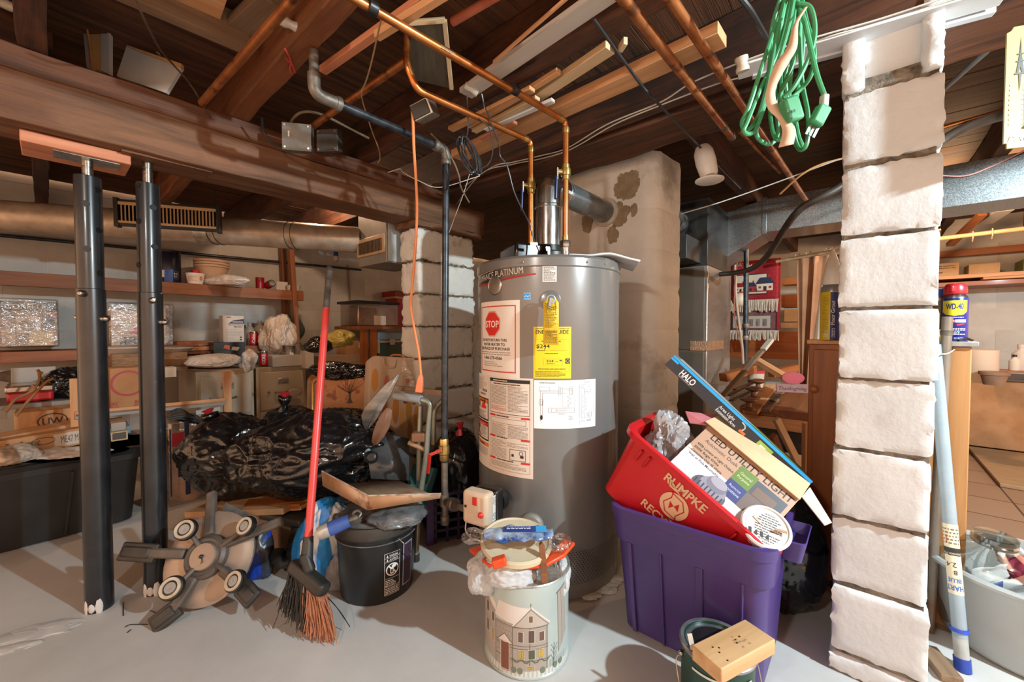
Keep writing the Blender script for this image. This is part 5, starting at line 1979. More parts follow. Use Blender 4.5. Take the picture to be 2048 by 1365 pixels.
d.frame(.002, h * .06, .009, h * .18, .001, 'd8d4d0', 1).para(.003, h * .2, .007, h * .12, 5, 'd8d4d0', 1, .5)
d.para(-.03, h * .94, .02, h * .8, 26, '7a6a2c', 1, .4).rect(-.024, h * .06, .016, h * .14, 'cbbd7a', 1)
d.build('printing', mp, t, 'navy stripe with white lettering', cut=.006, eps=.0003)
c4 = at(1643, 683, 1.66)
c4.z = .9625
MB().lathe([(.028, 0), (.026, .02), (.006, .22), (0, .222)], c4, 20).build('caulk_tube', mk('frosted white plastic', 'cfc6bb'), label='white cone shaped tube left of the caulk can', cat='tube')
# ---- poles leaning behind the pillar
t0, b0 = atu(1895, 634, 1.925), atu(1858, 1238, 1.90)
b0.z = 0
t = thing('steel_conduit', 'rusty grey metal pipe leaning on the plywood cabinet', 'pipe', b0)
MB().tube([b0, b0 * .5 + t0 * .5, t0], .0135, 14).build('pipe', mk('rusty conduit', '8a8379', '6d5a48', scale=7, stretch=(.5, 1, 1), rough=.45, metal=.4, c3='7a4a2c', s3=5, lo3=.55, hi3=.65), t)
MB().tube([t0 - (t0 - b0).normalized() * .06, t0 - (t0 - b0).normalized() * .045], .0155, 14).build('coupling', IRONG, t)
t0, b0 = at(1868, 690, 1.33), atz(1926, 1342, 0)
dd = (t0 - b0).normalized()
t = thing('extension_pole', 'pale blue extension pole with a cream paper label leaning by the block pillar', 'pole', b0)
MB().tube([b0 + dd * .09, b0 * .5 + t0 * .5, t0], .0168, 18).build('upper_tube', mk('pale blue paint', '84919a', '97a3a8', scale=6, rough=.4), t)
MB().tube([b0 + dd * .02, b0 + dd * .1], .0165, 18).build('lower_tube', mk('greyed tube', '9a9b98', 'b3b4b0', scale=10, rough=.5), t)
MB().tube([b0, b0 + dd * .035], .019, 18).build('end_cap', ink('22409a', .4), t, label='blue end cap')
MB().tube([b0 + dd * .105, b0 + dd * .115], .0205, 18).build('band', ink('2a4ab0', .4), t, label='blue plastic band')
xa = dd.cross(V((-b0.x, -b0.y, 0)).normalized()).normalized()
na = xa.cross(dd).normalized()
pm = b0 + dd * .27
mpp = lambda x, y, hh: pm + dd * y + (xa * math.sin(x / .017) + na * math.cos(x / .017)) * (.017 + hh) * (1)
d = Decal()
d.rect(-.028, -.06, .056, .2, 'd6c9ac', 0).rect(-.028, .05, .056, .022, '2a2622', 1)
d.text('Extension Pole', .0, .058, .008, 'd6c9ac', 2, 'C', rot=PI, fit=.045)
d.text('2.4', -.004, .03, .014, '2a2622', 2, 'C', rot=PI).text('8', .004, .008, .013, '2a2622', 2, 'C', rot=PI)
d.text('HART', .0, -.035, .015, '2f66b8', 2, 'C', rot=PI, bold=.02, fit=.04).text('BLUE', .0, -.015, .012, '2f66b8', 2, 'C', rot=PI, bold=.02, fit=.03)
d.para(-.02, .13, .04, .05, 5, '6b5e4a', 1, .4).rect(-.012, .085, .003, .018, 'c0503a', 1)
d.build('paper_label', mpp, t, 'cream paper label with blue and black print', cut=.006, eps=.0003)
MB().bar(atz(1852, 1296, .012), atz(1905, 1362, .012), .05, .022).build('floor_batten', GREYB, label='grey batten lying on the floor between the pillar and the tub', cat='batten', bevel=.003)
MB().tube(spline([W(1.51, -.1, .955), W(1.7, -.17, .93), at(1912, 698, 1.36)], 6), .002, 6).build('wire', WIRW, label='white wire from the block pillar to the plywood cabinet', cat='wire')
# ---- translucent tub with jar
bc = V((1.62, 1.235, 0))
t = thing('plastic_tub', 'big translucent white plastic tub holding a glass jar', 'tub', bc)
TUBM = mk('translucent white plastic', 'b9bcba', 'c9ccca', scale=3, rough=.35, trans=.35)
MB().lathe([(.0, .004), (.185, .004), (.2, .02), (.215, .12), (.228, .235), (.236, .245), (.25, .247), (.252, .256), (.245, .262), (.232, .26), (.222, .235), (.208, .12), (.19, .025), (0, .012)], bc, 48).build('tub_wall', TUBM, t)
jc = at(1965, 1110, 1.30)
jc.z = .03
t = thing('glass_jar', 'large clear glass jar with paper scraps standing in the tub', 'jar', jc)
GL = clear('clear glass', 'eef2f0', .14, .04, 0)
Rj = Matrix.Rotation(.1, 3, 'X')
MB().lathe([(0, 0), (.1, 0), (.115, .02), (.118, .1), (.118, .2), (.112, .235), (.09, .265), (.05, .285), (.046, .292), (.046, .3)], jc, 40, Rj).build('glass', GL, t)
MB().lathe([(.045, .288), (.051, .29), (.052, .298), (.048, .302), (.051, .306), (.051, .318), (.046, .32), (.042, .31), (.042, .29), (.045, .288)], jc, 40, Rj).build('mouth_ring', clear('jar rim glass', 'e0e6e4', .2, .05, 0), t, label='threaded glass mouth')
for i, (dx, dy, z, s, col) in enumerate(((-.03, -.05, .17, .06, 'd3d3d3'), (.03, -.06, .13, .07, 'c9cccf'), (-.06, -.02, .1, .05, 'd8d8d6'), (.06, 0, .12, .05, 'bfc3c6'))):
    mb = MB()
    mb.grid(lambda a, b: jc + V((dx, dy, z)) + V(((a - .5) * s * 2, .02 * nz(V((a * 3, b * 3, i))) , (b - .5) * s * 1.6 + .02 * a)), 8, 8)
    mb.build('paper_scrap', ink(col), t, label='white paper scrap', solid=.001)
mb = MB()
mb.grid(lambda a, b: jc + V((.0, -.09, .11)) + V(((a - .5) * .05, .0, (b - .5) * .025 + .012 * a)), 3, 3)
mb.build('printed_scrap', ink('27407c'), t, label='dark blue printed scrap', solid=.001)
mb = MB()
mb.grid(lambda a, b: jc + V((-.05, -.085, .18)) + V(((a - .5) * .03, .0, (b - .5) * .025 + .01 * a)), 3, 3)
mb.build('printed_scrap', ink('3a5a9c'), t, label='small blue printed scrap', solid=.001)
MB().ico(at(2044, 1140, 1.24), (.03, .03, .04), 3, lambda l: l * (1 + .3 * nz(l * 3))).build('bow', ink('b0305a'), label='dark pink ribbon bow in the translucent tub at the picture edge', cat='bow')
MB().ico(at(2030, 1118, 1.30), (.04, .04, .035), 3, lambda l: l * (1 + .4 * nz(l * 3))).build('plastic_wad', mk('white film', 'c8cacc', 'dcdddf', scale=9, rough=.3), label='crumpled white plastic in the tub beside the glass jar', cat='plastic')
# ---- far right: desk, shelf
t = thing('desk', 'brown cardboard coloured low desk at the far end of the tiled floor', 'desk', W(5.3, -1.2, 0))
MB().ub(5.08, 5.65, -2.4, -.66, .03, .585).build('front_panel', CARD, t, bevel=.004)
MB().ub(5.05, 5.66, -2.42, -.64, .586, .61).build('top', mk('dark top', '4a3a2e', '5a493b', scale=6, rough=.5), t, bevel=.003)
MB().ub(3.94, 5.04, -2.6, -.66, .006, .03).build('chipboard_sheet', wood('speckled chipboard', '9a7a58', 'bb9b76', rough=.8, scale=4, bump=.05), label='wood grain sheet lying on the tiles in front of the far desk', cat='board', bevel=.003)
c = at(1962, 757, 3.0)
c.z = .6115
t = thing('paper_towel_roll', 'white paper towel roll standing on the far desk', 'paper towel', c)
MB().lathe([(.02, 0), (.085, .0), (.086, .005), (.086, .235), (.085, .24), (.02, .24)], c, 28).build('towel', ink('d2bda8', .9), t)
c = at(1988, 757, 2.85)
c.z = .6115
t = thing('flower_pot', 'stack of small clay pots on the far desk', 'pot', c)
MB().lathe([(.05, 0), (.066, .07), (.075, .072), (.076, .095), (.066, .096), (.05, .01), (0, .01)], c, 24).build('pot', mk('clay', '8a6a52', '9c7c64', scale=9, rough=.8), t)
for px, w_, h_, col, lab in ((2029, .03, .12, 'd8ccbe', 'small white bottle with a dark cap on the far desk'), (2042, .05, .2, 'cfc3b6', 'larger white plastic bottle at the picture edge on the far desk')):
    c = at(px, 738, 3.1)
    c.z = .69
    t = thing('bottle', lab, 'bottle', c)
    MB().lathe([(w_ * .95, 0), (w_, .004), (w_, h_ * .62), (w_ * .4, h_ * .8), (w_ * .4, h_ * .86)], c, 20).build('bottle_body', ink(col), t)
    MB().lathe([(w_ * .45, h_ * .86), (w_ * .45, h_), (0, h_)], c, 16).build('cap', ink('2e2a28' if px < 2035 else 'c9bfb4'), t)
t = thing('small_rack', 'little orange wooden stand under the bottles on the far desk', 'stand', at(2035, 757, 3.05))
c = at(2045, 738, 3.1)
MB().box(V((c.x, c.y, .682)), (.3, .14, .014), RB @ Matrix.Rotation(PI / 2, 3, 'Z')).build('shelf', OAK, t, bevel=.002)
for s_ in (-1, 1):
    q = V((c.x, c.y, 0)) + B * .12 * s_
    MB().lathe([(.015, .6115), (.02, .64), (.015, .675)], q, 12).build('leg', OAK, t)
# wall shelf
t = thing('wall_shelf', 'pine plank shelf along the far right wall', 'shelf', W(5.5, -.9, 1.42))
MB().ub(5.3, 5.68, -2.4, .2, 1.455, 1.49).build('upper_plank', PINE, t, bevel=.003)
MB().ub(5.28, 5.68, -2.4, .2, 1.385, 1.425).build('lower_plank', OAK, t, bevel=.003)
MB().ub(5.25, 5.4, -2.4, -.75, 1.43, 1.45).build('loose_slat', PINE, t, bevel=.003)
MB().ub(5.6, 5.68, -2.4, .2, 1.69, 1.75).build('wall_rail', OAK, label='orange wooden rail high on the far right wall', cat='rail')
t = thing('carton', 'long flat carton with dark print lines on the far right shelf', 'box', W(5.45, -.55, 1.491))
MB().ub(5.34, 5.6, -.62, .1, 1.491, 1.605).build('carton_body', CARDL, t, bevel=.003)
d = Decal()
d.para(0, .09, .5, .035, 2, '4a3a2e', 1, .4).para(.02, .035, .4, .02, 1, '4a3a2e', 1, .5)
d.build('printing', lambda x, y, h: W(5.339 - h, -.1 - x, 1.495 + y), t, 'dark print lines')
MB().ub(5.36, 5.6, -.86, -.68, 1.491, 1.58).build('carton', CARDL, label='small tan carton right of the long flat carton on the far shelf', cat='box', bevel=.003)
t = thing('gift_box', 'green gift box with a red ribbon on the far right shelf', 'box', W(5.45, -1.2, 1.491))
MB().ub(5.33, 5.6, -1.7, -.98, 1.491, 1.59).build('box', ink('7a8a2e', .5), t, bevel=.003)
MB().ub(5.327, 5.6, -1.32, -1.22, 1.491, 1.593).build('ribbon', ink('b8403a', .4), t, label='red ribbon')
pipe('clothes_rod', [atu(1868, 479, 4.6), W(4.6, -2.2, atu(2060, 448, 4.6).z)], .016, PINEP, 'pale wooden clothes rod hanging under the galvanised duct at right', 'rod')
for px, py in ((1945, 470), (1984, 464)):
    q = atu(px, py, 4.6)
    MB().tube([q + Z * .016, q + Z * .02 - A * .02, q - Z * .03 - A * .02, q - Z * .05], .004, 6).build('hook', ink('b8a890'), label='small pale hook on the clothes rod, %s' % ('left of the two' if px < 1960 else 'right of the two'), cat='hook')
for i, (a, b, w_) in enumerate((((1900, 490), (1965, 428), .05), ((1970, 445), (2010, 418), .09))):
    MB().bar(atu(*a, 5.0), atu(*b, 4.6), w_, .03).build('brace', [SHELFW, WHITEP][i], label=['brown diagonal brace under the ceiling at far right', 'peeling white board under the ceiling at far right'][i], cat='brace')
# ---- ceiling pieces at right
VIN = mk('white vinyl trim', 'c6c7c9', 'd3d4d5', scale=5, rough=.4)
plank((1590, 128), (1998, 12), (1588, 100), 1.806, .012, VIN, 'wide white vinyl board passing behind the pillar top', 'vinyl_board', ext0=.15)
plank((1596, 136), (1984, 34), (1594, 129), 1.80, .02, ink('b9bbbe'), 'narrower white vinyl strip under the wide one behind the pillar', 'vinyl_board', ext0=.12)
pipe('conduit', [atz(1868, 196, 1.86), atz(2020, 62, 1.86)], .008, mk('grey conduit', '6a6866', '82807d', scale=9, rough=.4), 'thin grey conduit slanting behind the thermometer', 'conduit')
pipe('copper_pipe', [at(1868, 260, 1.75), at(2600, 50, 1.3)], .008, COPPER, 'thin bright copper tube right of the block pillar', 'copper pipe')
pipe('flexible_conduit', spline([at(1866, 292, 1.8), at(1930, 256, 1.7), at(2000, 232, 1.6), at(2070, 215, 1.5), at(2500, 60, 1.3)], 6), .02, mk('grey flexible conduit', '77726b', '8f8a82', scale=9, rough=.45), 'thick grey flexible conduit right of the block pillar', 'conduit')
cord('wire', [at(1560, 388, 2.0), at(1600, 352, 1.9), at(1640, 330, 1.85), at(1690, 316, 1.8)], .0045, mk('tan wire', 'a87848', 'b98a58'), 'tan wire reaching the block pillar above the hose')
cord('wire', [at(1362, 428, 2.1), at(1440, 405, 2.1), at(1540, 370, 2.0), at(1680, 318, 1.8)], .0028, WIRW, 'thin pale wire from the chimney to the block pillar')
cord('wire', [at(1868, 350, 1.7), at(1930, 352, 1.65), at(1990, 330, 1.6), at(2060, 296, 1.5)], .003, mk('pink wire', 'a8746a', 'b5837a'), 'pinkish wire drooping over the duct tape')
cord('wire', [at(1868, 356, 1.7), at(1935, 352, 1.65), at(2000, 326, 1.6), at(2060, 300, 1.5)], .003, BLKP, 'black wire drooping just under the pinkish wire')
# ---- thermometer
tc = at(2052, 172, .93)
TXx = V((.95, -.31, 0)).normalized()
TM = basis(TXx, Z, tc)
t = thing('thermometer', 'cream tin thermometer with a tower drawing hanging at the right edge', 'thermometer', tc - Z * .14)
CR = ink('9b9560', .4)
ww, hh_ = .036, .137
pl = [(-ww, -hh_ + .012), (-ww + .006, -hh_ + .012), (-ww + .006, -hh_), (ww - .006, -hh_), (ww - .006, -hh_ + .012), (ww, -hh_ + .012), (ww, hh_ - .012), (ww - .008, hh_ - .008), (ww - .012, hh_), (-ww + .012, hh_), (-ww + .008, hh_ - .008), (-ww, hh_ - .012)]
MB().prism(pl, .003, TM @ Matrix.Translation((0, 0, -.003))).build('plate', CR, t, bevel=.001)
d = Decal()
d.poly([(-.018, .03), (-.0125, .075), (-.011, .118), (-.0095, .075), (-.004, .03), (-.008, .03), (-.011, .045), (-.014, .03)], '3f3a33', 1)
d.rect(-.018, .056, .014, .003, '3f3a33', 2).rect(-.0165, .072, .011, .003, '3f3a33', 2).rect(-.02, .028, .018, .004, '3f3a33', 2)
d.poly([(-.0135, .028), (-.0085, .028), (-.011, -.012)], '3f3a33', 1)
for i in range(9):
    d.rect(-.006, -.085 + i * .011, .008, .0012, '8a8566', 1).rect(-.028, -.084 + i * .011, .009, .004, 'd9d5b5', 1)
d.text('PARIS', 0, -.122, .013, 'e0dcc0', 1, 'C', fit=.056, shear=.2)
d.build('printing', lambda x, y, h: TM @ V((x, y, .0004 + h)), t, 'dark tower drawing and pale scale')
MB().tube([TM @ V((.006, -.09, .004)), TM @ V((.006, .08, .004))], .0025, 8).build('glass_tube', clear('clear glass'), t)
MB().ico(TM @ V((.006, -.09, .004)), (.004, .004, .004), 2).build('bulb', ZINC, t)
MB().tube([TM @ V((0, hh_ - .004, 0)), TM @ V((.0, hh_ + .04, .01)), V((tc.x + .0, tc.y + .02, 1.86))], .0015, 6).build('hanging_wire', ZINC, t)
# ---- green extension cord on a nail
GRN = mk('green cord', '2f7a4c', '4a9a68', scale=5, rough=.45)
t = thing('extension_cord', 'coiled green extension cord with a tan paper tag hanging from the ceiling', 'extension cord', at(1590, 290, .86))
Yc = .86
loops = [[(1588, -20), (1560, 90), (1520, 180), (1494, 245), (1487, 262), (1500, 268), (1515, 250), (1545, 160), (1575, 60), (1590, -20)],
         [(1580, -20), (1548, 60), (1525, 130), (1497, 215), (1484, 245), (1492, 262), (1512, 240), (1530, 190), (1552, 80), (1575, -20)],
         [(1600, -20), (1612, 40), (1628, 100), (1622, 150), (1600, 180), (1575, 200), (1560, 190), (1585, 130), (1598, 60), (1594, -20)],
         [(1596, -20), (1580, 80), (1570, 160), (1580, 230), (1592, 285), (1602, 300), (1614, 285), (1616, 230), (1604, 160), (1600, 60), (1604, -20)],
         [(1576, -20), (1560, 60), (1548, 150), (1540, 210), (1545, 260), (1555, 280), (1566, 265), (1562, 200), (1566, 100), (1582, -20)],
         [(1590, -20), (1606, 60), (1600, 150), (1590, 220), (1596, 270), (1604, 292), (1598, 296), (1584, 270), (1578, 190), (1588, 90), (1592, -20)],
         [(1566, -20), (1545, 50), (1540, 120), (1530, 200), (1512, 262), (1526, 285), (1545, 286), (1556, 262), (1550, 180), (1556, 80), (1572, -20)]]
for i, lp in enumerate(loops):
    MB().tube(spline([at(x, y, Yc + (i - 3) * .013 + .015 * math.sin(k * 1.3 + i)) for k, (x, y) in enumerate(lp)], 6), .0043, 8).build('loop', GRN, t)
MB().tube(spline([at(1582, -20, .85), at(1590, 5, .83), at(1620, 15, .82), at(1630, 60, .82), at(1620, 110, .82), at(1590, 170, .82), at(1566, 196, .83)], 6), .0045, 8).build('loop', GRN, t)
MB().tube(spline([at(1590, 0, .84), at(1608, 40, .82), at(1620, 90, .82), at(1634, 150, .81), at(1649, 192, .81)], 6), .0045, 8).build('lead', GRN, t)
mb = MB()
mb.bar(at(1649, 190, .81), at(1647, 216, .81), .013, .013)
mb.build('cord_tape', ink('b5aea5'), t, label='whitish tape on the lead', bevel=.003)
mb = MB()
mb.bar(at(1648, 214, .81), at(1628, 252, .81), .026, .02, V((0, -1, 0)))
mb.build('plug', GRN, t, bevel=.005)
for dx in (-8, 0, 8):
    MB().bar(at(1630 + dx * .9, 250 + dx * .4, .81), at(1619 + dx * .9, 272 + dx * .4, .81), .005, .0018, V((0, -1, 0))).build('prong', ZINC, t, label='metal prong')
mb = MB()
mb.bar(at(1574, 198, .8), at(1588, 245, .8), .03, .026, V((0, -1, 0)))
mb.build('socket_end', GRN, t, bevel=.005)
d = Decal()
for dx, dy in ((-.006, .004), (.006, .004), (0, -.006)):
    d.rect(dx - .002, dy - .003, .004, .006, '12301c', 1)
sp = at(1582, 226, .785)
d.build('socket_slots', lambda x, y, h: sp + V((x, -h, y)), t, 'dark socket slots')
TAG = mk('tan paper tag', 'b99478', 'c9a88c', scale=14, rough=.7)
tg = [(1612, 14), (1592, 48), (1584, 95), (1562, 130), (1542, 180), (1546, 215), (1566, 238), (1578, 262), (1572, 292)]
tp = spline([at(x, y, .80 - .01 * math.sin(i)) for i, (x, y) in enumerate(tg)], 6)
wid = [.004, .006, .012, .016, .011, .013, .014, .016, .018]
mb = MB()
vs = []
for i, p in enumerate(tp):
    k = min(len(wid) - 1, i // 6)
    w_ = wid[k] + (wid[min(len(wid) - 1, k + 1)] - wid[k]) * ((i % 6) / 6)
    q = V((.85, -.2, .15 * math.sin(i * .3)))
    vs += [p - q * w_ / 1.2, p + q * w_ / 1.2]
mb.add(vs, [(2 * i, 2 * i + 1, 2 * i + 3, 2 * i + 2) for i in range(len(tp) - 1)])
mb.build('paper_tag', TAG, t, label='long curled tan paper tag', solid=.0008)
# ---- black bin bag behind the pillar foot
mb = crumple(W(1.735, .23, .2), (.14, .15, .24), 5, .2, 2.0, None, 5.0, lambda l: V((l.x, l.y, max(l.z, -.96))))
mn = min(p.z for p in mb.v)
for p in mb.v:
    p.z -= mn
mb.build('bin_bag', TRASH, label='black bin bag on the floor between the purple bin and the block pillar', cat='bin bag', ang=180)
# ================================================================ CENTRE
def rrect(L, Wd, r, n=5):
    out = []
    for cx, cy, a0 in ((L / 2 - r, Wd / 2 - r, 0), (-L / 2 + r, Wd / 2 - r, PI / 2), (-L / 2 + r, -Wd / 2 + r, PI), (L / 2 - r, -Wd / 2 + r, 1.5 * PI)):
        for k in range(n + 1):
            a = a0 + PI / 2 * k / n
            out.append((cx + r * math.cos(a), cy + r * math.sin(a)))
    return out


def loft(mb, M, levels, n=5, cap0=True, cap1=True, mi=0):
    """levels: (z, L, W, r [, dx, dy])"""
    rings = []
    for lv in levels:
        z, L, Wd, r = lv[:4]
        dx, dy = (lv[4], lv[5]) if len(lv) > 4 else (0, 0)
        rings.append([V((x + dx, y + dy, z)) for x, y in rrect(L, Wd, r, n)])
    m = len(rings[0])
    vs = [p for rg in rings for p in rg]
    fs = []
    for i in range(len(rings) - 1):
        for j in range(m):
            fs.append((i * m + j, i * m + (j + 1) % m, (i + 1) * m + (j + 1) % m, (i + 1) * m + j))
    if cap0:
        fs.append(tuple(reversed(range(m))))
    if cap1:
        fs.append(tuple((len(rings) - 1) * m + j for j in range(m)))
    return mb.add([M @ p for p in vs], fs, mi, vs)


# ---- purple tote
PURP = mk('purple plastic', '412f6b', '4b3878', scale=4, rough=.38, bump=.04, bscale=60)
tc = W(1.40, .395, 0)
TM = basis(-B, A, tc)
t = thing('storage_tote', 'purple plastic storage tote holding the tilted red recycling bin', 'tote', tc)
mb = MB()
L0, L1, W0, W1, h = .40, .475, .30, .42, .43
f = lambda z: (L0 + (L1 - .03 - L0) * z / h, W0 + (W1 - .03 - W0) * z / h)
lv = [(0, L0 - .03, W0 - .03, .03), (.012, L0, W0, .04)]
for z in (.1, .25, .315):
    a, b = f(z)
    lv.append((z, a, b, .045))
a, b = f(.32)
lv += [(.32, a + .02, b + .02, .05)]
a, b = f(.40)
lv += [(.395, a + .022, b + .022, .05), (.398, L1 - .004, W1 - .004, .055), (.428, L1, W1, .055), (.43, L1 - .006, W1 - .006, .055), (.43, L1 - .03, W1 - .03, .05), (.42, L1 - .04, W1 - .04, .045), (.02, L0 - .012, W0 - .012, .035)]
loft(mb, TM, lv, 6)
mb.build('tote_body', PURP, t, ang=40)
for i, x in enumerate((-.155, -.06, .045, .15)):
    mb = MB()
    w_ = (.014, .006, .02, .006)[i]
    y0, y1 = -(f(.02)[1] / 2 + .003), -(f(.31)[1] / 2 + .003)
    mb.bar(TM @ V((x, y0, .015)), TM @ V((x * 1.06, y1, .318)), w_, .012, TM.to_3x3() @ V((0, -1, 0)))
    mb.build('stiffening_rib', PURP, t, bevel=.002)
mb = MB()
mb.bar(TM @ V((.265, -.05, .395)), TM @ V((.265, .11, .395)), .05, .06, Z)
mb2 = MB()
loft(mb2, TM @ Matrix.Translation((.25, .0, .36)), [(0, .05, .13, .012), (.06, .075, .16, .015), (.062, .07, .15, .015), (.03, .05, .13, .012)], 4)
mb2.build('handle_grip', PURP, t)
# ---- red bin
P1, P2 = at(1250, 852, 1.285), at(1562, 1120, 1.025)
th = math.atan2(P1.z - P2.z, (V((P2.x - P1.x, P2.y - P1.y, 0))).length)
hx = V((P2.x - P1.x, P2.y - P1.y, 0)).normalized()
e1 = (hx * math.cos(th) - Z * math.sin(th)).normalized()
e3 = Z.cross(hx).normalized()
if e3.y < 0:
    e3 = -e3
up_ = e3.cross(e1) if e3.cross(e1).z > 0 else e1.cross(e3)
Lr = (P2 - P1).length
Wr = .335
ctr = (P1 + P2) / 2 + e3 * Wr / 2
BM = Matrix((e1, e3, up_)).transposed().to_4x4()
BM.translation = ctr
REDP = mk('red recycling plastic', 'b8141c', 'c41d24', scale=4, rough=.35, bump=.04, bscale=50)
t = thing('recycling_bin', 'red recycling bin tilted on the purple tote, full of boxes', 'recycling bin', ctr - up_ * .27)
Dd = .255
Lb, Wb = Lr - .11, Wr - .07
lip = .022
lv = [(-Dd, Lb - .03, Wb - .03, .02), (-Dd + .01, Lb, Wb, .03), (-Dd * .55, Lb + (Lr - lip * 2 - Lb) * .45, Wb + (Wr - lip * 2 - Wb) * .45, .035), (-.024, Lr - lip * 2, Wr - lip * 2, .04),
      (-.022, Lr - .006, Wr - .006, .045), (-.002, Lr, Wr, .045), (0, Lr - .008, Wr - .008, .045), (-.003, Lr - lip * 2 - .008, Wr - lip * 2 - .008, .036), (-Dd + .015, Lb - .012, Wb - .012, .026)]
mb = MB()
loft(mb, BM, lv, 6)
mb.build('bin_body', REDP, t, ang=40)
for x in (-.17, -.14, .15, .19):
    MB().bar(BM @ V((x, -(Wr / 2 - .012), -.03)), BM @ V((x, -(Wr / 2 - .022), -.075)), .006, .02, -e3).build('lip_gusset', REDP, t, bevel=.002)
# print on the long side
c0, c1, c2 = BM @ V((-Lb / 2 + .02, -Wb / 2, -Dd + .01)), BM @ V((Lb / 2 - .02, -Wb / 2, -Dd + .01)), BM @ V((-Lr / 2 + lip, -(Wr / 2 - lip), -.024))
SM = basis(c1 - c0, c2 - c0, c0)
CREAM = 'dcb894'
d = Decal()
d.text('RUMPKE', .105, .185, .028, CREAM, 1, 'L', bold=.035, fit=.138)
w0 = len(d.items)
d.ell(.22, .082, .044, .042, CREAM, 1, 36).poly([(.175, .125), (.165, .148), (.215, .125)], CREAM, 1).poly([(.265, .04), (.28, .018), (.23, .038)], CREAM, 1)
d.line([(.19, .115), (.232, .112), (.25, .09), (.24, .06), (.246, .048)], .003, 'b8141c', 2).line([(.25, .05), (.208, .05), (.19, .072), (.2, .1), (.196, .115)], .003, 'b8141c', 2)
d.poly([(.22, .082), (.203, .088), (.212, .064)], 'b8141c', 2).poly([(.22, .082), (.238, .076), (.228, .1)], 'b8141c', 2)
d.text('RECYCLES', .145, .006, .026, CREAM, 1, 'L', bold=.035, fit=.165)
for it in d.items[w0:]:
    for p in it[0]:
        p.x -= .045
        p.y += .055
d.build('bin_print', flat(SM @ Matrix.Translation((0, 0, .0022))), t, 'cream lettering and round arrow emblem', eps=.0005)
# ---- long lamp-arm carton
q0, q1 = at(1349, 711, 1.40), at(1626, 964, 1.20)
l_ = (q1 - q0).normalized()
dn = V((-.6, .25, -.76))
dn = (dn - l_ * dn.dot(l_)).normalized()
bk = l_.cross(dn).normalized()
if bk.y < 0:
    bk = -bk
Lh = (q1 - q0).length
Th, Dh = .046, .15
HM = Matrix((l_, bk, dn)).transposed()
cH = q0 + l_ * Lh / 2 + bk * Dh / 2 + dn * Th / 2
t = thing('lamp_arm_carton', 'long black carton with a blue stripe sticking out of the red bin', 'box', cH)
PR = mk('photo printed carton', '4a4f52', '7d8484', scale=12, rough=.3, c3='2f3335', s3=8, lo3=.5, hi3=.6)
MB().box(cH, (Lh, Dh, Th), HM).build('carton_body', PR, t, bevel=.001)
d = Decal()
d.rect(0, -Th, Lh, Th, '24262c', 0).rect(0, -.009, Lh, .009, '18a0e0', 1).rect(0, -.016, .03, .01, '18a0e0', 1)
d.text('HALO', .055, -.0365, .022, 'dcdcdc', 1, 'L', bold=.03, fit=.058).para(.056, -.0385, .05, .004, 1, '9a9a9a', 1, .6)
d.text('Area Light', .215, -.028, .011, 'cfcfcf', 1, 'L', bold=.01, fit=.06).text('Extension Arm', .215, -.042, .011, 'cfcfcf', 1, 'L', bold=.01, fit=.075)
d.line([(.296, -.012), (.308, -.014), (.314, -.022), (.312, -.032)], .004, 'b9b3aa', 1).rect(.305, -.041, .022, .009, 'd0672e', 2)
d.rect(.365, -.045, .05, .03, '8fae4a', 1).rect(.375, -.036, .02, .012, 'd8dccf', 2)
d.text('eaton.com', Lh - .055, -.036, .008, 'cfcfcf', 1, 'L', fit=.04)
nh = -bk
d.build('printed_side', lambda x, y, hh: q0 + l_ * x - dn * y + nh * (.0008 + hh), t, 'black printed side with white lettering', eps=.0004)
d = Decal()
d.rect(.02, .012, Lh - .03, Dh - .02, '8d9294', 0).rect(Lh * .6, .015, Lh * .35, Dh - .04, '6f8a4a', 1)
d.build('printed_side', lambda x, y, hh: q0 + l_ * x + bk * y - dn * (.0008 + hh), t, 'grey and green printed top')
# ---- utility light carton
a_, b_, c_ = at(1417, 852, 1.30), at(1600, 998, 1.13), at(1352, 920, 1.25)
UM = basis(b_ - a_, a_ - c_, a_)
Lu = (b_ - a_).length
Hu = .185
t = thing('light_carton', 'open tan carton printed LED UTILITY LIGHT in the red bin', 'box', a_)
mb = MB()
mb.box(UM @ V((Lu / 2, -Hu / 2, -.04)), (Lu, Hu, .08), UM.to_3x3())
mb.build('carton_body', CARDL, t, bevel=.001)
d = Decal()
d.rect(.001, -.105, Lu - .002, .105, 'b08d74', 0).rect(.001, -Hu, Lu - .002, Hu - .105, 'd3cdd2', 0)
d.poly([(.0, -.105), (.0, -.09), (.02, -.098)], 'd3cdd2', 1)
d.text('LED UTILITY LIGHT', .03, -.033, .021, '2a201a', 1, 'L', bold=.015, fit=.26)
d.text('Automatic Dusk to Dawn Operation', .025, -.052, .012, '3a2e26', 1, 'L', fit=.25)
for i, s in enumerate(('4000 Lumens of Light Output', '5000K Bright White', 'Consumes Only 45 Watts', 'Wall or Pole Mountable')):
    d.text(s, .015, -.075 - i * .0145, .0085, '2f2620', 2, 'L', bold=.01, fit=(.125, .085, .105, .105)[i])
d.poly([(.0, -.105), (.15, -.105), (.15, -.14), (.0, -.14)], 'd3cdd2', 1)
d.rect(Lu - .155, -.09, .055, .055, '5f7a2c', 2).text('General', Lu - .127, -.06, .009, 'c9d0a8', 3, 'C', fit=.036).text('Purpose', Lu - .127, -.074, .009, 'c9d0a8', 3, 'C', fit=.038)
d.rect(Lu - .155, -.145, .055, .055, '343a72', 2).text('Remote', Lu - .127, -.112, .009, 'b5b9d8', 3, 'C', fit=.036).text('Locations', Lu - .127, -.126, .009, 'd0d3e8', 3, 'C', fit=.042)
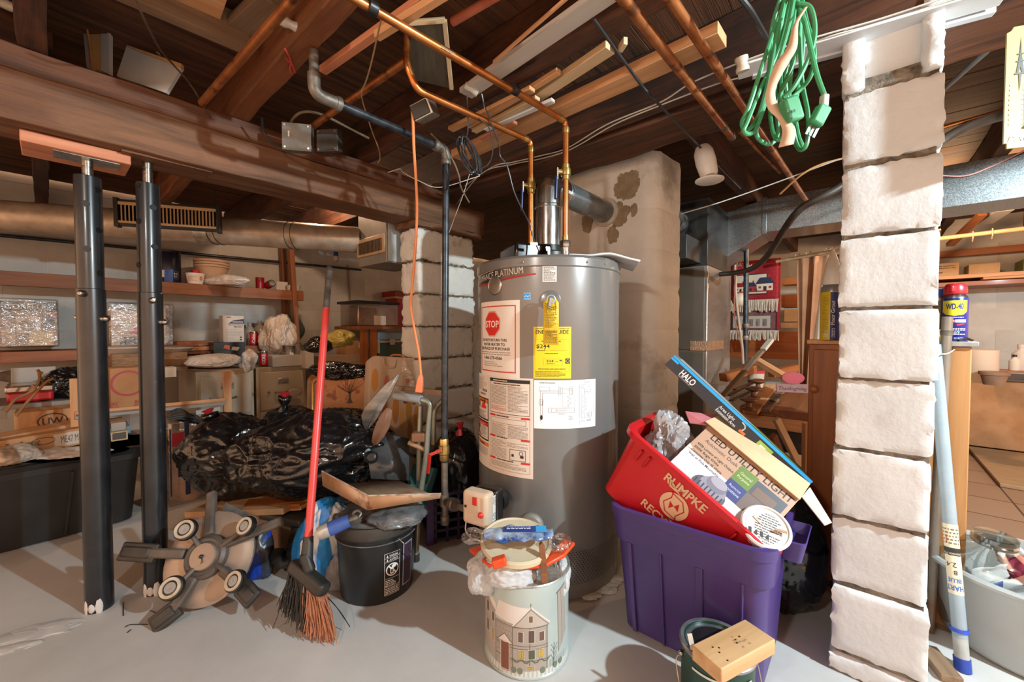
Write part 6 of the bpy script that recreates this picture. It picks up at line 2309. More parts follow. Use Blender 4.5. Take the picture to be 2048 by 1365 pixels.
d.rect(Lu - .1, -.09, .09, .05, '4a4a52', 2).rect(Lu - .09, -.088, .06, .03, '6d5648', 3).rect(Lu - .1, -.145, .09, .055, '6b5a52', 2).rect(Lu - .05, -.14, .035, .03, '2a2624', 3)
for i in range(10):
    d.rect(Lu - .045 + i * .003, -.143, .0016, .022, 'd5d0cc', 4)
# picture of the lamp
d.ell(.125, -.17, .052, .036, '5c5a66', 2).ell(.13, -.155, .04, .03, '8d8a98', 3).ell(.133, -.138, .03, .024, '777482', 4).ell(.134, -.13, .025, .015, '9c99a6', 5)
for i in range(8):
    d.rect(.08 + i * .012, -.184, .004, .024, '3f3d48', 4)
d.build('printed_face', flat(UM @ Matrix.Translation((0, 0, .0008))), t, 'printed face with green and blue squares', eps=.0003)


def panel(name, px, mat, parent, label=None, th=.003, tw=None):
    P = [at(*p) for p in px]
    n = (P[1] - P[0]).cross(P[2] - P[0]).normalized()
    m = len(P)
    mb = MB()
    mb.add(P + [p + n * th for p in P], [tuple(range(m)), tuple(reversed(range(m, 2 * m)))] + [(i, i + m, (i + 1) % m + m, (i + 1) % m) for i in range(m)], 0)
    return mb.build(name, mat, parent, label)


panel('top_flap', [(1411, 843, 1.293), (1438, 831, 1.36), (1621, 968, 1.17), (1600, 1000, 1.118)], CARDL, t, 'tan inner side of the top flap')
panel('end_flap', [(1604, 994, 1.13), (1620, 975, 1.15), (1664, 1046, 1.08), (1650, 1052, 1.06)], mk('pinkish white card', 'b9a7a2', 'c9b8b2', scale=9, rough=.7), t, 'pinkish white end flap hanging down')
panel('end_flap', [(1371, 823, 1.36), (1436, 831, 1.365), (1413, 850, 1.30), (1380, 846, 1.33)], mk('pink tinted card', 'b5636a', 'c0747a', scale=9, rough=.6), t, 'flap tinted pink by the bin')  # white card; red light bounced off the bin is put into its colour
# ---- white lidded tub
wc = at(1531, 1056, 1.085)
wn = V((-.12, -.62, .72)).normalized()
wx = Z.cross(wn).normalized()
WM = Matrix((wx, wn.cross(wx), wn)).transposed()
t = thing('putty_tub', 'round white tub with a printed lid lying in the red bin corner', 'tub', wc)
MB().lathe([(.0, -.045), (.05, -.045), (.056, -.012), (.06, -.01), (.062, .004), (.058, .008), (.0545, .008), (.053, .004), (0, .004)], wc, 40, WM).build('tub', WHTP, t)
d = Decal()
d.ell(0, 0, .05, .05, 'cfcbc6', 0, 36)
for i in range(12):
    y = .04 - i * .0075
    w_ = .85 * math.sqrt(max(0, .046 ** 2 - y * y))
    d.para(-w_ + .012, y, w_ * 2 - .012, .005, 1, '5a5652', 1, .6)
for i in range(4):
    d.poly([(-.04 + i * .014, -.02 - .01 * (i % 2)), (-.033 + i * .014, -.018), (-.03 + i * .014, -.035), (-.037 + i * .014, -.034)], '3a3836', 2)
d.build('printed_lid', lambda x, y, h: wc + WM @ V((x * .9 + y * .4, y * .9 - x * .4, .0048 + h)), t, 'white lid with small black print')
for a, b in (((1505, 1035), (1520, 1050)), ((1548, 1062), (1572, 1068))):
    MB().bar(at(*a, 1.07) + wn * .008, at(*b, 1.06) + wn * .008, .006, .004, wn).build('adhesive_smear', mk('tan smear', 'b08a6a'), t, label='tan smear on the lid')
# ---- plastic film in the bin
mb = crumple(at(1335, 885, 1.36), (.06, .05, .085), 5, .6, 1.6, None, 8)
mb.build('plastic_film', mk('milky film', 'c6c3c6', 'dad8da', scale=9, rough=.2, trans=.55), label='crumpled clear plastic bag inside the red bin left corner', cat='plastic bag')
# ---- paint can with wood block
pc = W(1.125, .275, 0)
t = thing('paint_can', 'dark green paint can with a wood block on its lid', 'paint can', pc)
CANR, CANH = .088, .19
MB().lathe([(CANR - .003, 0), (CANR, .004), (CANR - .002, .01), (CANR - .002, CANH - .012), (CANR + .001, CANH - .01), (CANR, CANH - .002), (CANR - .012, CANH - .002), (CANR - .012, CANH - .03), (0, CANH - .03)], pc, 40).build('can_body', ink('1d3a2c', .35), t)
MB().lathe([(CANR + .002, CANH - .012), (CANR + .004, CANH - .004), (CANR, CANH), (CANR - .008, CANH - .001), (CANR - .01, CANH - .008), (CANR - .016, CANH - .008)], pc, 40).build('rim', mk('can rim', '8d9295', 'b0b5b7', scale=20, rough=.3, metal=.8), t)
MB().lathe([(CANR - .009, CANH - .009), (CANR - .02, CANH - .012), (CANR - .024, CANH - .007), (0, CANH - .007)], pc, 36).build('lid', mk('black paint lid', '17191b', '26292b', scale=12, rough=.25), t)
am = math.atan2(-pc.y, -pc.x)
mp = wrap(pc, CANR, am, 0)
d = Decal()
d.rect(.005, .112, .075, .028, '6fb02e', 0).rect(-.06, .148, .15, .006, 'c9cfc6', 0).para(.02, .13, .05, .012, 1, 'c5dca0', 1, .5).text('color', .025, .068, .03, 'dfe3dc', 1, 'L', fit=.075)
d.build('can_label', mp, t, 'light green label band', cut=.01)
sd = V((-.75, .2, 0)).normalized()
for s_ in (-1, 1):
    q = pc + V((s_ * .99, -.12 * s_, 0)).normalized() * (CANR + .002)
    MB().tube(spline([q + Z * .15, q + Z * .13 + V((s_ * .012, 0, 0)), q + Z * .07 + V((s_ * .01, -.03, 0)), q + Z * .02 + V((s_ * -.005, -.07, 0))], 6), .0018, 6).build('bail_wire', ZINC, t)
    MB().ico(q + Z * .152, (.008, .008, .008), 2).build('bail_ear', ZINC, t)
MB().bar(at(1379, 1268, 1.0), at(1386, 1300, .99), .012, .001, V((0, -1, 0))).build('torn_sticker', ink('c9bfb0'), t, label='torn white sticker edge')
zt = CANH + .040
K = [atz(*p, zt) for p in ((1384, 1289), (1488, 1238), (1553, 1280), (1443, 1341))]
t = thing('wood_block', 'short pine two-by-four block resting on the green paint can', 'wood block', (K[0] + K[2]) / 2 - Z * .04)
x_ = ((K[1] - K[0]) + (K[2] - K[3])) / 2
y_ = ((K[0] - K[3]) + (K[1] - K[2])) / 2
c = (K[0] + K[1] + K[2] + K[3]) / 4
KM = basis(x_, y_, c)
MB().box(c - Z * .019, (x_.length, y_.length * .97, .038), KM.to_3x3()).build('block', wood('fresh pine block', 'b98d5e', 'd3ab7c', rough=.6, scale=1.3, bump=.08), t, bevel=.003)
mb = MB()
rr = random.Random(3)
for i in range(14):
    x, y = rr.gauss(.01, .012), rr.gauss(.0, .01)
    mb.add([KM @ V((x + .003 * math.cos(a) * rr.uniform(.6, 1.8), y + .003 * math.sin(a), .0006)) for a in (0, 1.2, 2.5, 3.7, 5)], [(0, 1, 2, 3, 4)])
mb.build('glue_spot', mk('dried glue', '9a8a72', 'b87a3c', scale=40, rough=.5), t, label='patch of dried grey and orange glue', kind='stuff')
for x, y in ((-.062, .012), (-.05, .004), (-.062, -.006), (-.066, -.03)):
    MB().tube([KM @ V((x, y, -.002)), KM @ V((x, y, .0008))], .0022, 8).build('nail_hole', ink('1a1410'), t, label='dark nail hole')
# ---- decorated tin
DC = V((.046, 1.254, 0))
DR, DH = .131, .275
t = thing('popcorn_tin', 'pale blue tin printed with a snowy Victorian house, stuffed with rags', 'tin', DC)
TIN = mk('pale blue tin print', 'a3b0ae', 'b0bcb8', scale=5, rough=.3)
MB().lathe([(DR - .004, 0), (DR + .002, .003), (DR + .002, .008), (DR, .01), (DR, DH - .006), (DR + .003, DH - .003), (DR + .002, DH), (DR - .003, DH), (DR - .004, DH - .01), (DR - .006, .02), (0, .012)], DC, 64).build('tin_body', TIN, t)
MB().lathe([(DR + .002, DH - .005), (DR + .0045, DH - .002), (DR + .002, DH + .0015)], DC, 64).build('rolled_rim', mk('worn rim', '8a857c', 'c0bbb2', scale=30, rough=.4, metal=.6), t)
a0 = math.atan2(-DC.y, -DC.x) - .18 / DR
mp = wrap(DC, DR, a0, 0)
# sheet .36 wide; x=.18 faces the camera; tin pixel (970..1138) spans about +-85 degrees
X = lambda px: .18 + DR * math.asin(max(-.99, min(.99, (px - 1056) / 85)))
ZZ = lambda py: max(.006, (1 - (py - 660) / 808 * 1.135))


def tp(lst):
    return [(X(x), ZZ(y)) for x, y in lst]


OUT, STN, ROOF, SNOW = '6b6259', 'a39a90', 'd6d0c9', 'cfccc6'
d = Decal()
d.rect(.0, .006, .36, .022, SNOW, 0)
d.poly(tp([(972, 1200), (998, 1240), (998, 1350), (972, 1340)]), STN, 1).poly(tp([(970, 1205), (972, 1175), (998, 1230), (998, 1245)]), ROOF, 2)
d.poly(tp([(998, 1258), (1096, 1258), (1096, 1352), (998, 1352)]), STN, 1)
d.poly(tp([(996, 1252), (1004, 1217), (1062, 1222), (1035, 1258)]), ROOF, 2)
d.poly(tp([(1030, 1262), (1064, 1221), (1099, 1256), (1096, 1262)]), 'b5aca2', 3).line(tp([(1030, 1262), (1064, 1219), (1099, 1256)]), .004, ROOF, 4).line(tp([(1031, 1264), (1064, 1224), (1097, 1260), (1031, 1264)]), .0015, OUT, 5)
d.line(tp([(1064, 1222), (1064, 1212)]), .0015, OUT, 5)
for y in (1262, 1300, 1306, 1330):
    d.line(tp([(998, y), (1030, y + 1), (1096, y)]), .0016, OUT, 4)
for x in (998, 1030, 1062, 1094):
    d.line(tp([(x, 1262), (x, 1350)]), .0018, OUT, 4)
for i in range(9):
    y = 1266 + i * 9
    d.line(tp([(1000, y), (1028, y)]), .0006, '857b70', 3)
    for k in range(5):
        d.line(tp([(1001 + k * 6 + (i % 2) * 3, y), (1001 + k * 6 + (i % 2) * 3, y + 9)]), .0006, '857b70', 3)


def win(x0, y0, x1, y1, col):
    d.poly(tp([(x0 - 1.5, y0 - 1.5), (x1 + 1.5, y0 - 1.5), (x1 + 1.5, y1 + 1.5), (x0 - 1.5, y1 + 1.5)]), 'c9c2b8', 5)
    d.poly(tp([(x0, y0), (x1, y0), (x1, y1), (x0, y1)]), col, 6)
    d.line(tp([(x0, y0), (x1, y0), (x1, y1), (x0, y1), (x0, y0)]), .0012, OUT, 7).line(tp([((x0 + x1) / 2, y0), ((x0 + x1) / 2, y1)]), .0008, OUT, 7)


for w_ in ((1061, 1238, 1067, 1250, '7a5a4c'), (1041, 1272, 1049, 1292, '6b5048'), (1060, 1268, 1070, 1292, '5c4640'), (1080, 1272, 1088, 1290, '6b5048'), (1042, 1310, 1051, 1326, 'b59a4a'), (1060, 1308, 1071, 1326, '4f5a44'), (1078, 1308, 1087, 1324, 'c0a34a'),
           (979, 1240, 984, 1260, '6b5a50'), (990, 1252, 995, 1270, '6b5a50'), (979, 1280, 984, 1302, '7a6a58'), (989, 1290, 994, 1312, 'b59a4a'), (1058, 1342, 1070, 1347, 'b59a4a')):
    win(*w_)
d.poly(tp([(1008, 1298), (1024, 1298), (1024, 1358), (1008, 1358)]), '7c4a34', 6).line(tp([(1008, 1298), (1024, 1298), (1024, 1356), (1008, 1356), (1008, 1298)]), .0022, 'c9c2b8', 7).line(tp([(1016, 1300), (1016, 1338)]), .001, OUT, 7)
d.poly(tp([(1002, 1300), (1015, 1282), (1031, 1300)]), ROOF, 6).line(tp([(1002, 1300), (1015, 1282), (1031, 1300), (1002, 1300)]), .0012, OUT, 7)
for x in (1030, 1048, 1066, 1084):
    d.line(tp([(x, 1328), (x + 5, 1334), (x + 10, 1334), (x + 15, 1328)]), .003, '56684e', 7)
for x in (1032, 1044, 1086, 1110, 1120):
    d.ell(X(x), ZZ(1352), .008, .009, '6d7a68', 8, 14)
d.poly(tp([(1114, 1200), (1128, 1195), (1132, 1300), (1117, 1330)]), STN, 2).line(tp([(1112, 1204), (1129, 1194)]), .004, OUT, 3).line(tp([(1114, 1204), (1117, 1330)]), .0018, OUT, 3).line(tp([(1121, 1202), (1124, 1320)]), .001, OUT, 3)
d.line(tp([(1106, 1352), (1108, 1305)]), .0016, '5a564c', 4)
for a, b in ((1108, 1320, ), (1108, 1330), (1107, 1340)):
    d.line(tp([(a, b), (a - 6, b - 14)]), .001, '5a564c', 4).line(tp([(a, b), (a + 6, b - 12)]), .001, '5a564c', 4)
for x in range(1100, 1130, 4):
    d.line(tp([(x, 1352), (x, 1336)]), .001, OUT, 4)
d.line(tp([(980, 1200), (982, 1185)]), .002, OUT, 4)
d.build('house_print', mp, t, 'drawing of a snowy stone house', cut=.012, eps=.00015)
RAG = mk('white rag cloth', 'a9acae', 'c6c8c9', scale=7, rough=.85, bump=.3, bscale=30, c3='6d6c6a', s3=9, lo3=.62, hi3=.72)
for i, (px, py, Y, rad, o, lab) in enumerate(((965, 1148, 1.19, (.042, .045, .06), 1, 'grey white rag bunched over the left rim of the tin'), (1022, 1140, 1.165, (.075, .05, .045), 2, 'white rag with a dark stain in the middle of the tin'), (1122, 1148, 1.24, (.028, .06, .055), 3, 'white rag hanging over the right rim of the tin'))):
    mb = crumple(at(px, py, Y), rad, 5, .3, 2.0, None, o * 3.3)
    mb.build('rag', RAG, label=lab, cat='rag', group=None, ang=180)
ORP = ink('d84a1c', .35)
mb = MB()
q = [at(952, 1092, 1.24), at(985, 1118, 1.16), at(1030, 1122, 1.15), at(1085, 1118, 1.15), at(1118, 1100, 1.18), at(1136, 1080, 1.22)]
for i in range(len(q) - 1):
    mb.bar(q[i] - Z * .012, q[i + 1] - Z * .012, .04, .012, Z, ext=.02)
mb.bar(at(985, 1128, 1.10), at(1012, 1120, 1.10), .026, .024, Z)
mb.build('orange_tray', ORP, label='bright orange plastic tool on top of the rags in the tin', cat='plastic tool', bevel=.004)
lc = at(1032, 1086, 1.21)
ln = V((.05, -.16, 1)).normalized()
LM = Matrix((ln.orthogonal().normalized(), ln.cross(ln.orthogonal().normalized()), ln)).transposed()
MB().lathe([(0, -.006), (.1, -.006), (.108, -.002), (.108, .012), (.1, .016), (.096, .012), (0, .012)], lc, 40, LM).build('tin_cover', mk('cream lid', 'c4b597', 'd0c3a6', scale=6, rough=.5), label='round cream lid lying on the orange tool above the tin', cat='lid', bevel=.001)
t = thing('roller_packet', 'clear and blue plastic packet lying across the cream lid', 'packet', lc + ln * .016)
pa, pb = at(975, 1080, 1.16) + Z * .012, at(1100, 1078, 1.16) + Z * .012
pd = (pb - pa).normalized()
PM = basis(pd, ln, (pa + pb) / 2 + Z * .004)


def pk(s, q):
    a = 2 * PI * q
    x = (s - .5) * 1.0
    e = max(0, abs(x) - .3) / .2
    rx = .021 * (1 - .5 * e) + .006 * nz(V((x * 9, math.cos(a), math.sin(a))))
    return PM @ V((x * (pb - pa).length * 1.1, .6 * rx * math.sin(a), rx * 1.5 * math.cos(a) + .006 * math.sin(x * 20) * e))


FILMW = mk('blue clear packet film', '7f99b5', 'c3cdd6', scale=14, rough=.15, c3='24457c', s3=7, lo3=.5, hi3=.6, bump=.6, bscale=30)
mb = MB()
mb.grid(lambda s, q: pk(q, s), 24, 30, cu=True)
mb.build('packet', FILMW, t, ang=180)
d = Decal()
d.rect(-.045, -.012, .095, .026, '1c3a86', 0).rect(.045, -.014, .035, .028, '2f9ad8', 0).para(-.035, .008, .07, .014, 2, 'c6d0e6', 1, .5)
d.build('packet_label', lambda x, y, h: PM @ V((x, .0145 + h + .004 * (1 - (y / .014) ** 2), -y * -1 if False else -y)), t, 'dark and light blue printed band', cut=.012)
for px, py, o in ((948, 1072, 1), (1118, 1085, 2)):
    mb = crumple(at(px, py, 1.17), (.035, .03, .018), 4, .35, 2.4, None, o * 9)
    mb.build('film_end', clear('bag film'), t, label='crumpled clear film end')
mb = MB()
K = [at(1078, 1092, 1.135), at(1084, 1087, 1.135), at(1090, 1096, 1.135), at(1097, 1166, 1.12), at(1083, 1168, 1.12)]
mb.add(K + [p + V((0, .012, 0)) for p in K], [tuple(reversed(range(5))), tuple(range(5, 10))] + [(i, (i + 1) % 5, (i + 1) % 5 + 5, i + 5) for i in range(5)])
mb.build('wood_stake', wood('brown stake', '6b3f22', '8a5632', scale=4), label='pointed brown wood stir stick in the front of the tin', cat='stir stick', bevel=.001)
# ================================================================ BLACK BUCKET, DUSTPAN, BROOM
BC = V((-.53, 1.566, 0))
t = thing('bucket', 'black plastic bucket with a white warning label under the rusty dustpan', 'bucket', BC)
MB().lathe([(.0, .0), (.132, 0), (.136, .006), (.147, .22), (.15, .222), (.15, .228), (.148, .23), (.149, .243), (.157, .245), (.157, .252), (.15, .254)], BC, 56).build('bucket_wall', BLKPD if False else mk('scuffed black bucket', '171819', '232425', scale=7, rough=.35, c3='45413d', s3=14, lo3=.66, hi3=.75), t)
MB().lathe([(.151, .25), (.161, .252), (.162, .285), (.158, .292), (.15, .293), (.147, .286), (.0, .284)], BC, 56).build('lid', BLKPD, t, label='dusty snap-on lid')
for z_ in (.226, .2485, .29):
    MB().lathe([(.1515, z_ - .002), (.1575 if z_ > .23 else .1535, z_), (.1515, z_ + .002)], BC, 56).build('worn_ring', mk('scuffed grey edge', '4a4744', '7d7872', scale=20, rough=.5), t, label='scuffed grey ring')
am = math.atan2(-BC.y, -BC.x)
w, h = .058, .158
rb = .1405
mpb = wrap(BC, rb, am + .17, .03)
d = Decal()
G = 'dad7d3'
d.rect(0, 0, w, h, '141415', 0).frame(0, 0, w, h, .0012, G, 1)
for yy, s in ((.143, 'WARNING'), (.128, 'AVISO')):
    d.text(s, w * .58, yy, .009, G, 2, 'C', bold=.01, fit=w * .55).poly([(w * .12, yy), (w * .24, yy), (w * .18, yy + .01)], G, 2)
    d.line([(0, yy - .003), (w, yy - .003)], .001, G, 1)
d.ring(w / 2, .094, .024, .024, .004, G, 2).rect(w * .36, .078, w * .22, .024, G, 2).ell(w * .6, .106, .009, .007, G, 2, 14).line([(w * .25, .110), (w * .75, .078)], .005, G, 3).rect(w * .41, .083, w * .1, .012, '141415', 3)
d.line([(0, .062), (w, .062)], .001, G, 1).para(w * .06, .058, w * .86, .026, 4, G, 1, .5).line([(0, .031), (w, .031)], .001, G, 1).para(w * .06, .028, w * .86, .025, 4, G, 1, .5)
d.build('warning_label', lambda x, y, hh: (lambda p: p + (V((p.x - BC.x, p.y - BC.y, 0)).normalized() * (p.z - .1) * .05))(mpb(x, y, hh)), t, 'black and white warning label', cut=.01, eps=.0005)
mpb2 = wrap(BC, rb + .002, am + .68, .04)
d = Decal()
d.rect(0, 0, .05, .16, 'a9a3b5', 0).rect(.004, .004, .042, .152, '3a2a40', 1)
d.build('side_label', lambda x, y, hh: (lambda p: p + (V((p.x - BC.x, p.y - BC.y, 0)).normalized() * (p.z - .1) * .05))(mpb2(x, y, hh)), t, 'pale edged side label', cut=.01, eps=.0005)
MB().tube(spline([at(797, 1078, 1.44), at(810, 1090, 1.44), at(822, 1104, 1.47), at(828, 1112, 1.5)], 6), .002, 6).build('handle_wire', ZINC, t)
mb = crumple(at(795, 1030, 1.5), (.1, .09, .03), 4, .3, 2.5, None, 4)
mb.build('plastic_sheet', mk('dull grey film', '3c3d3f', '85888b', scale=9, rough=.25, bump=.8, bscale=25), label='crumpled grey plastic between the bucket lid and the dustpan', cat='plastic')
MB().lathe([(.03, 0), (.045, .004), (.045, .012), (.03, .016)], at(735, 1052, 1.5), 24).build('jar_ring', mk('dirty tin ring', '7d5c48', '9a8a7a', scale=30, rough=.5, metal=.5), label='dirty round metal ring on the bucket lid', cat='ring')
# dustpan
TANP = mk('tan paint over rust', 'a9805e', 'bc9472', scale=9, rough=.5, c3='5a2c16', s3=6, lo3=.52, hi3=.6)
RUST = mk('rusty pan floor', '75604a', '957c62', scale=9, rough=.6, c3='7d4a2a', s3=5, lo3=.5, hi3=.65)
rim = [at(644, 943, 1.56), at(736, 992, 1.42), at(882, 988, 1.5), at(800, 951, 1.68)]
low = [at(646, 972, 1.56), at(736, 1021, 1.42), at(880, 997, 1.5), at(797, 962, 1.68)]
t = thing('dustpan', 'rusty tan painted metal dustpan lying on the black bucket', 'dustpan', sum(low, V()) / 4)
mb = MB()
inn = [p + (sum(low, V()) / 4 - p).normalized() * .006 + Z * .003 for p in low]
mb.add(inn, [(0, 1, 2, 3)], 0, [V((0, 0, 0)), V((0, .2, 0)), V((.3, .2, 0)), V((.3, 0, 0))])
mb.build('pan_floor', RUST, t, solid=.002)
for i, nm in ((0, 'side_wall'), (1, 'side_wall')):
    j = (i + 1) % 4
    mb = MB()
    mb.add([rim[i], rim[j], low[j], low[i]], [(0, 1, 2, 3)])
    mb.build(nm, TANP, t, solid=.004)
    MB().tube([rim[i], rim[j]], .003, 8).build('rolled_edge', mk('worn bright edge', '8a6a52', 'c4b5a5', scale=30, rough=.4), t)
mb = MB()
for i in range(8):
    f0 = .25 + i * .045
    a = inn[0] * (1 - f0) + inn[3] * f0
    b = inn[1] * (1 - f0) + inn[2] * f0
    mb.bar(a * .75 + b * .25 + Z * .002, a * .45 + b * .55 + Z * .002, .004, .002)
mb.build('pressed_lines', RUST, t, label='pressed ridges in the pan floor')
t = thing('hand_tool', 'blue handled tool lying beside the bucket lid', 'hand tool', at(668, 1055, 1.38))
a, b = at(636, 1069, 1.36), at(698, 1042, 1.4)
dd = (b - a).normalized()
MB().tube([a + dd * .03, (a + b) / 2, b], [.023, .025, .022], 18).build('grip', mk('blue grip', '2f4a8c', '3d5aa0', scale=9, rough=.5), t)
mb = MB()
mb.tube([a, a + dd * .008, a + dd * .035], [.02, .024, .024], 18)
mb.build('ferrule', mk('pale ferrule', 'a9a49a', 'c9c4ba', scale=14, rough=.4, metal=.4), t)
mb = MB()
mb.tube([b, b + dd * .03], .009, 10)
mb.tube(spline([at(712, 1036, 1.42), at(706, 1028, 1.43), at(714, 1022, 1.44), at(722, 1026, 1.44), at(718, 1034, 1.43)], 5, True), .005, 8, closed=True)
mb.build('hook', IRONG, t)
# broom
t = thing('broom', 'angle broom with a red metal handle leaning on the black bags', 'broom', atz(640, 1285, 0))
hb, ht = at(614, 1112, 1.36), at(659, 534, 1.72)
hd = (ht - hb).normalized()
Lh_ = (ht - hb).length
MB().tube([hb + hd * .05, hb + hd * Lh_ * .5, hb + hd * (Lh_ - .19)], .0135, 18).build('handle', mk('red handle paint', 'cc3f3c', 'd84a46', scale=4, rough=.35, c3='c2a5a0', s3=22, lo3=.72, hi3=.76), t)
mb = MB()
pts, rs = [], []
z0 = Lh_ - .195
for i in range(25):
    pts.append(hb + hd * (z0 + i * .0066))
    rs.append(.0135 if i % 2 else .0118)
pts += [hb + hd * (Lh_ - .03), hb + hd * (Lh_ - .006), ht]
rs += [.0135, .0125, .008]
mb.tube(pts, rs, 18)
mb.build('hanging_grip', mk('grey handle grip', '4d4a48', '8d8782', scale=20, rough=.3, metal=.6), t, label='ridged grey grip with a hanging hole')
MB().tube([hb - hd * .02, hb + hd * .06], [.021, .016], 16).build('socket', BLKPD, t)
mb = MB()
A0, A1 = at(586, 1128, 1.38), at(650, 1184, 1.31)
bd = (A1 - A0).normalized()
mb.bar(A0, A1, .05, .045, hd)
mb.bar(at(608, 1106, 1.36), at(622, 1146, 1.345), .04, .034, hd)
mb.build('broom_head', BLKPD, t, bevel=.012, seg=3)
rr = random.Random(11)
for nm, col, rng, n, tips in (('bristle_bunch', mk('black bristles', '17150f', '2a2620', scale=20, rough=.6), (0., .55), 190, ((562, 1216), (614, 1262))), ('bristle_bunch', mk('tan bristles', '9c5f42', 'bb8060', scale=30, rough=.6), (.5, 1.), 230, ((606, 1262), (668, 1284)))):
    mb = MB()
    for i in range(n):
        s_ = rr.random()
        p = A0 + (A1 - A0) * (rng[0] + (rng[1] - rng[0]) * s_) + hd.cross(bd).normalized() * rr.uniform(-.022, .022) - hd * .015
        tx = tips[0][0] + (tips[1][0] - tips[0][0]) * s_ + rr.gauss(0, 6)
        ty = tips[0][1] + (tips[1][1] - tips[0][1]) * s_ + rr.gauss(0, 7)
        q = at(tx, min(ty, 1290), 1.31 - (ty - 1216) / 75 * .05 + rr.uniform(-.015, .015))
        q.z = max(q.z, .003)
        m_ = (p + q) / 2 + V((rr.gauss(0, .004), rr.gauss(0, .004), .004))
        mb.tube([p, m_, q], [.0016, .0015, .0012], 4, cap=False)
    mb.build(nm, col, t, label='black bristles' if col.name[0] == 'b' else 'tan bristles with dusty tips', kind='stuff')
mb = MB()
for a, b in (((640, 1180), (690, 1240)), ((560, 1200), (545, 1258)), ((590, 1190), (570, 1250)), ((650, 1190), (700, 1255)), ((570, 1180), (556, 1225))):
    mb.tube(spline([at(*a, 1.32), at((a[0] + b[0]) / 2 + 4, (a[1] + b[1]) / 2, 1.31), at(*b, 1.30)], 4), .0012, 4)
mb.build('stray_bristle', BLKP, t, label='stray bent bristles', kind='stuff')
# ================================================================ ROLLING BASE
BASEM = mk('dusty brown grey plastic', '4a433d', '6b6159', scale=6, rough=.5, c3='857a70', s3=5, lo3=.6, hi3=.8)
PLATE = mk('dusty steel plate', '8a7b6f', 'a89788', scale=4, rough=.4, metal=.35, c3='a08a76', s3=3, lo3=.55, hi3=.8)


def rb_(px, py, off=0):
    return at(px, py, 1.335 + max(0, (1262 - py)) * .00082 - off)


hubp = rb_(417, 1114)
nrm = (rb_(417, 1000) - rb_(417, 1200)).cross(rb_(500, 1114) - rb_(330, 1114)).normalized()
if nrm.y > 0:
    nrm = -nrm
upv = (rb_(417, 1000) - rb_(417, 1200)).normalized()
R_ = Matrix((upv.cross(nrm) * -1, upv, nrm)).transposed()
if R_.determinant() < 0:
    R_ = Matrix((upv.cross(nrm), upv, nrm)).transposed()
t = thing('rolling_base', 'dusty five-armed rolling base with small wheels tipped on its side', 'rolling base', atz(312, 1262, 0))
MB().lathe([(0, -.03), (.15, -.03), (.158, -.022), (.158, -.012), (.15, -.008), (.12, .0), (.06, .004), (0, .004)], rb_(414, 1116, .0), 44, R_).build('round_plate', PLATE, t)
MB().lathe([(.075, .0), (.072, .02), (.062, .03), (.06, .026), (.05, .024), (.046, .03), (.0, .032)], hubp, 36, R_).build('hub', BASEM, t)
MB().lathe([(.046, .03), (.043, .036), (.0, .037)], hubp, 32, R_).build('hub_cap', PLATE, t)
MB().tube([hubp + nrm * .038, hubp + nrm * .05 + V((.01, 0, -.02)), hubp + nrm * .04 + V((-.03, 0, -.06))], .0015, 5).build('pull_wire', IRON, t)
MB().ico(hubp + nrm * .04, (.007, .007, .007), 2).build('centre_bolt', IRON, t)
arms = [((375, 1109), (318, 1108), (244, 1103)), ((423, 1072), (424, 1020), (424, 968)), ((395, 1152), (362, 1210), (304, 1256)), ((448, 1140), (482, 1172), (508, 1202)), ((450, 1090), (500, 1072), (566, 1042))]
for i, (a, b, c) in enumerate(arms):
    mb = MB()
    pa, pb_, pc_ = rb_(*a), rb_(*b, .012), rb_(*c, .016)
    pa = pa + nrm * .01
    if i == 1:
        pc_ = at(424, 985, 1.6)
    mb.bar(pa, pb_ + (pc_ - pb_) * (.3 if i in (0, 2, 3) else 1.0), .034, .026, nrm)
    o = mb.build('arm', BASEM, t, bevel=.008, seg=3)
    if i in (0, 2, 3):
        mb = MB()
        mb.bar(pb_ + (pc_ - pb_) * .05, pc_, .062, .022, nrm)
        mb.bar(pb_ + (pc_ - pb_) * .2, pc_ - (pc_ - pb_) * .08, .036, .034, nrm)
        mb.build('foot_pad', BLKPD, t, bevel=.005)
for (wx_, wy_, wr_) in ((371, 1060, .036), (492, 1053, .034), (343, 1177, .037), (470, 1163, .035)):
    wp = rb_(wx_, wy_, .06)
    MB().tube([hubp + (wp - hubp) * .35 - nrm * .0, wp - nrm * .012], .008, 10).build('axle_arm', BASEM, t)
    wn_ = (nrm + V((.12 if wx_ < 417 else -.25, 0, .1))).normalized()
    ax_ = wn_.orthogonal().normalized()
    WR = Matrix((ax_, wn_.cross(ax_), wn_)).transposed()
    wo = MB().lathe([(.02, -.012), (wr_, -.012), (wr_ * 1.04, -.004), (wr_, .006), (wr_ * .86, .008)], wp, 30, WR).build('wheel', BLKP, t)
    MB().lathe([(wr_ * .88, .002), (wr_ * .86, .012), (wr_ * .62, .012), (wr_ * .58, .004), (.0, .004)], wp, 30, WR).build('wheel_rim', mk('cream wheel rim', 'a8977f', 'c4b8a4', scale=18, rough=.4), wo)
    MB().lathe([(wr_ * .5, .003), (wr_ * .46, .011), (wr_ * .15, .012), (0, .009)], wp, 20, WR).build('wheel_boss', mk('grey boss', '8a8580', '9e9892'), wo)
# plastic wrap shadowed stand parts
panel('dust_cover', [(438, 1030, 1.6), (452, 1006, 1.62), (512, 1035, 1.55), (518, 1045, 1.54), (470, 1042, 1.55)], mk('grey dusty sheet', '5c5a58', '85827e', scale=12, rough=.4, bump=.5), t, 'crumpled grey plastic piece')
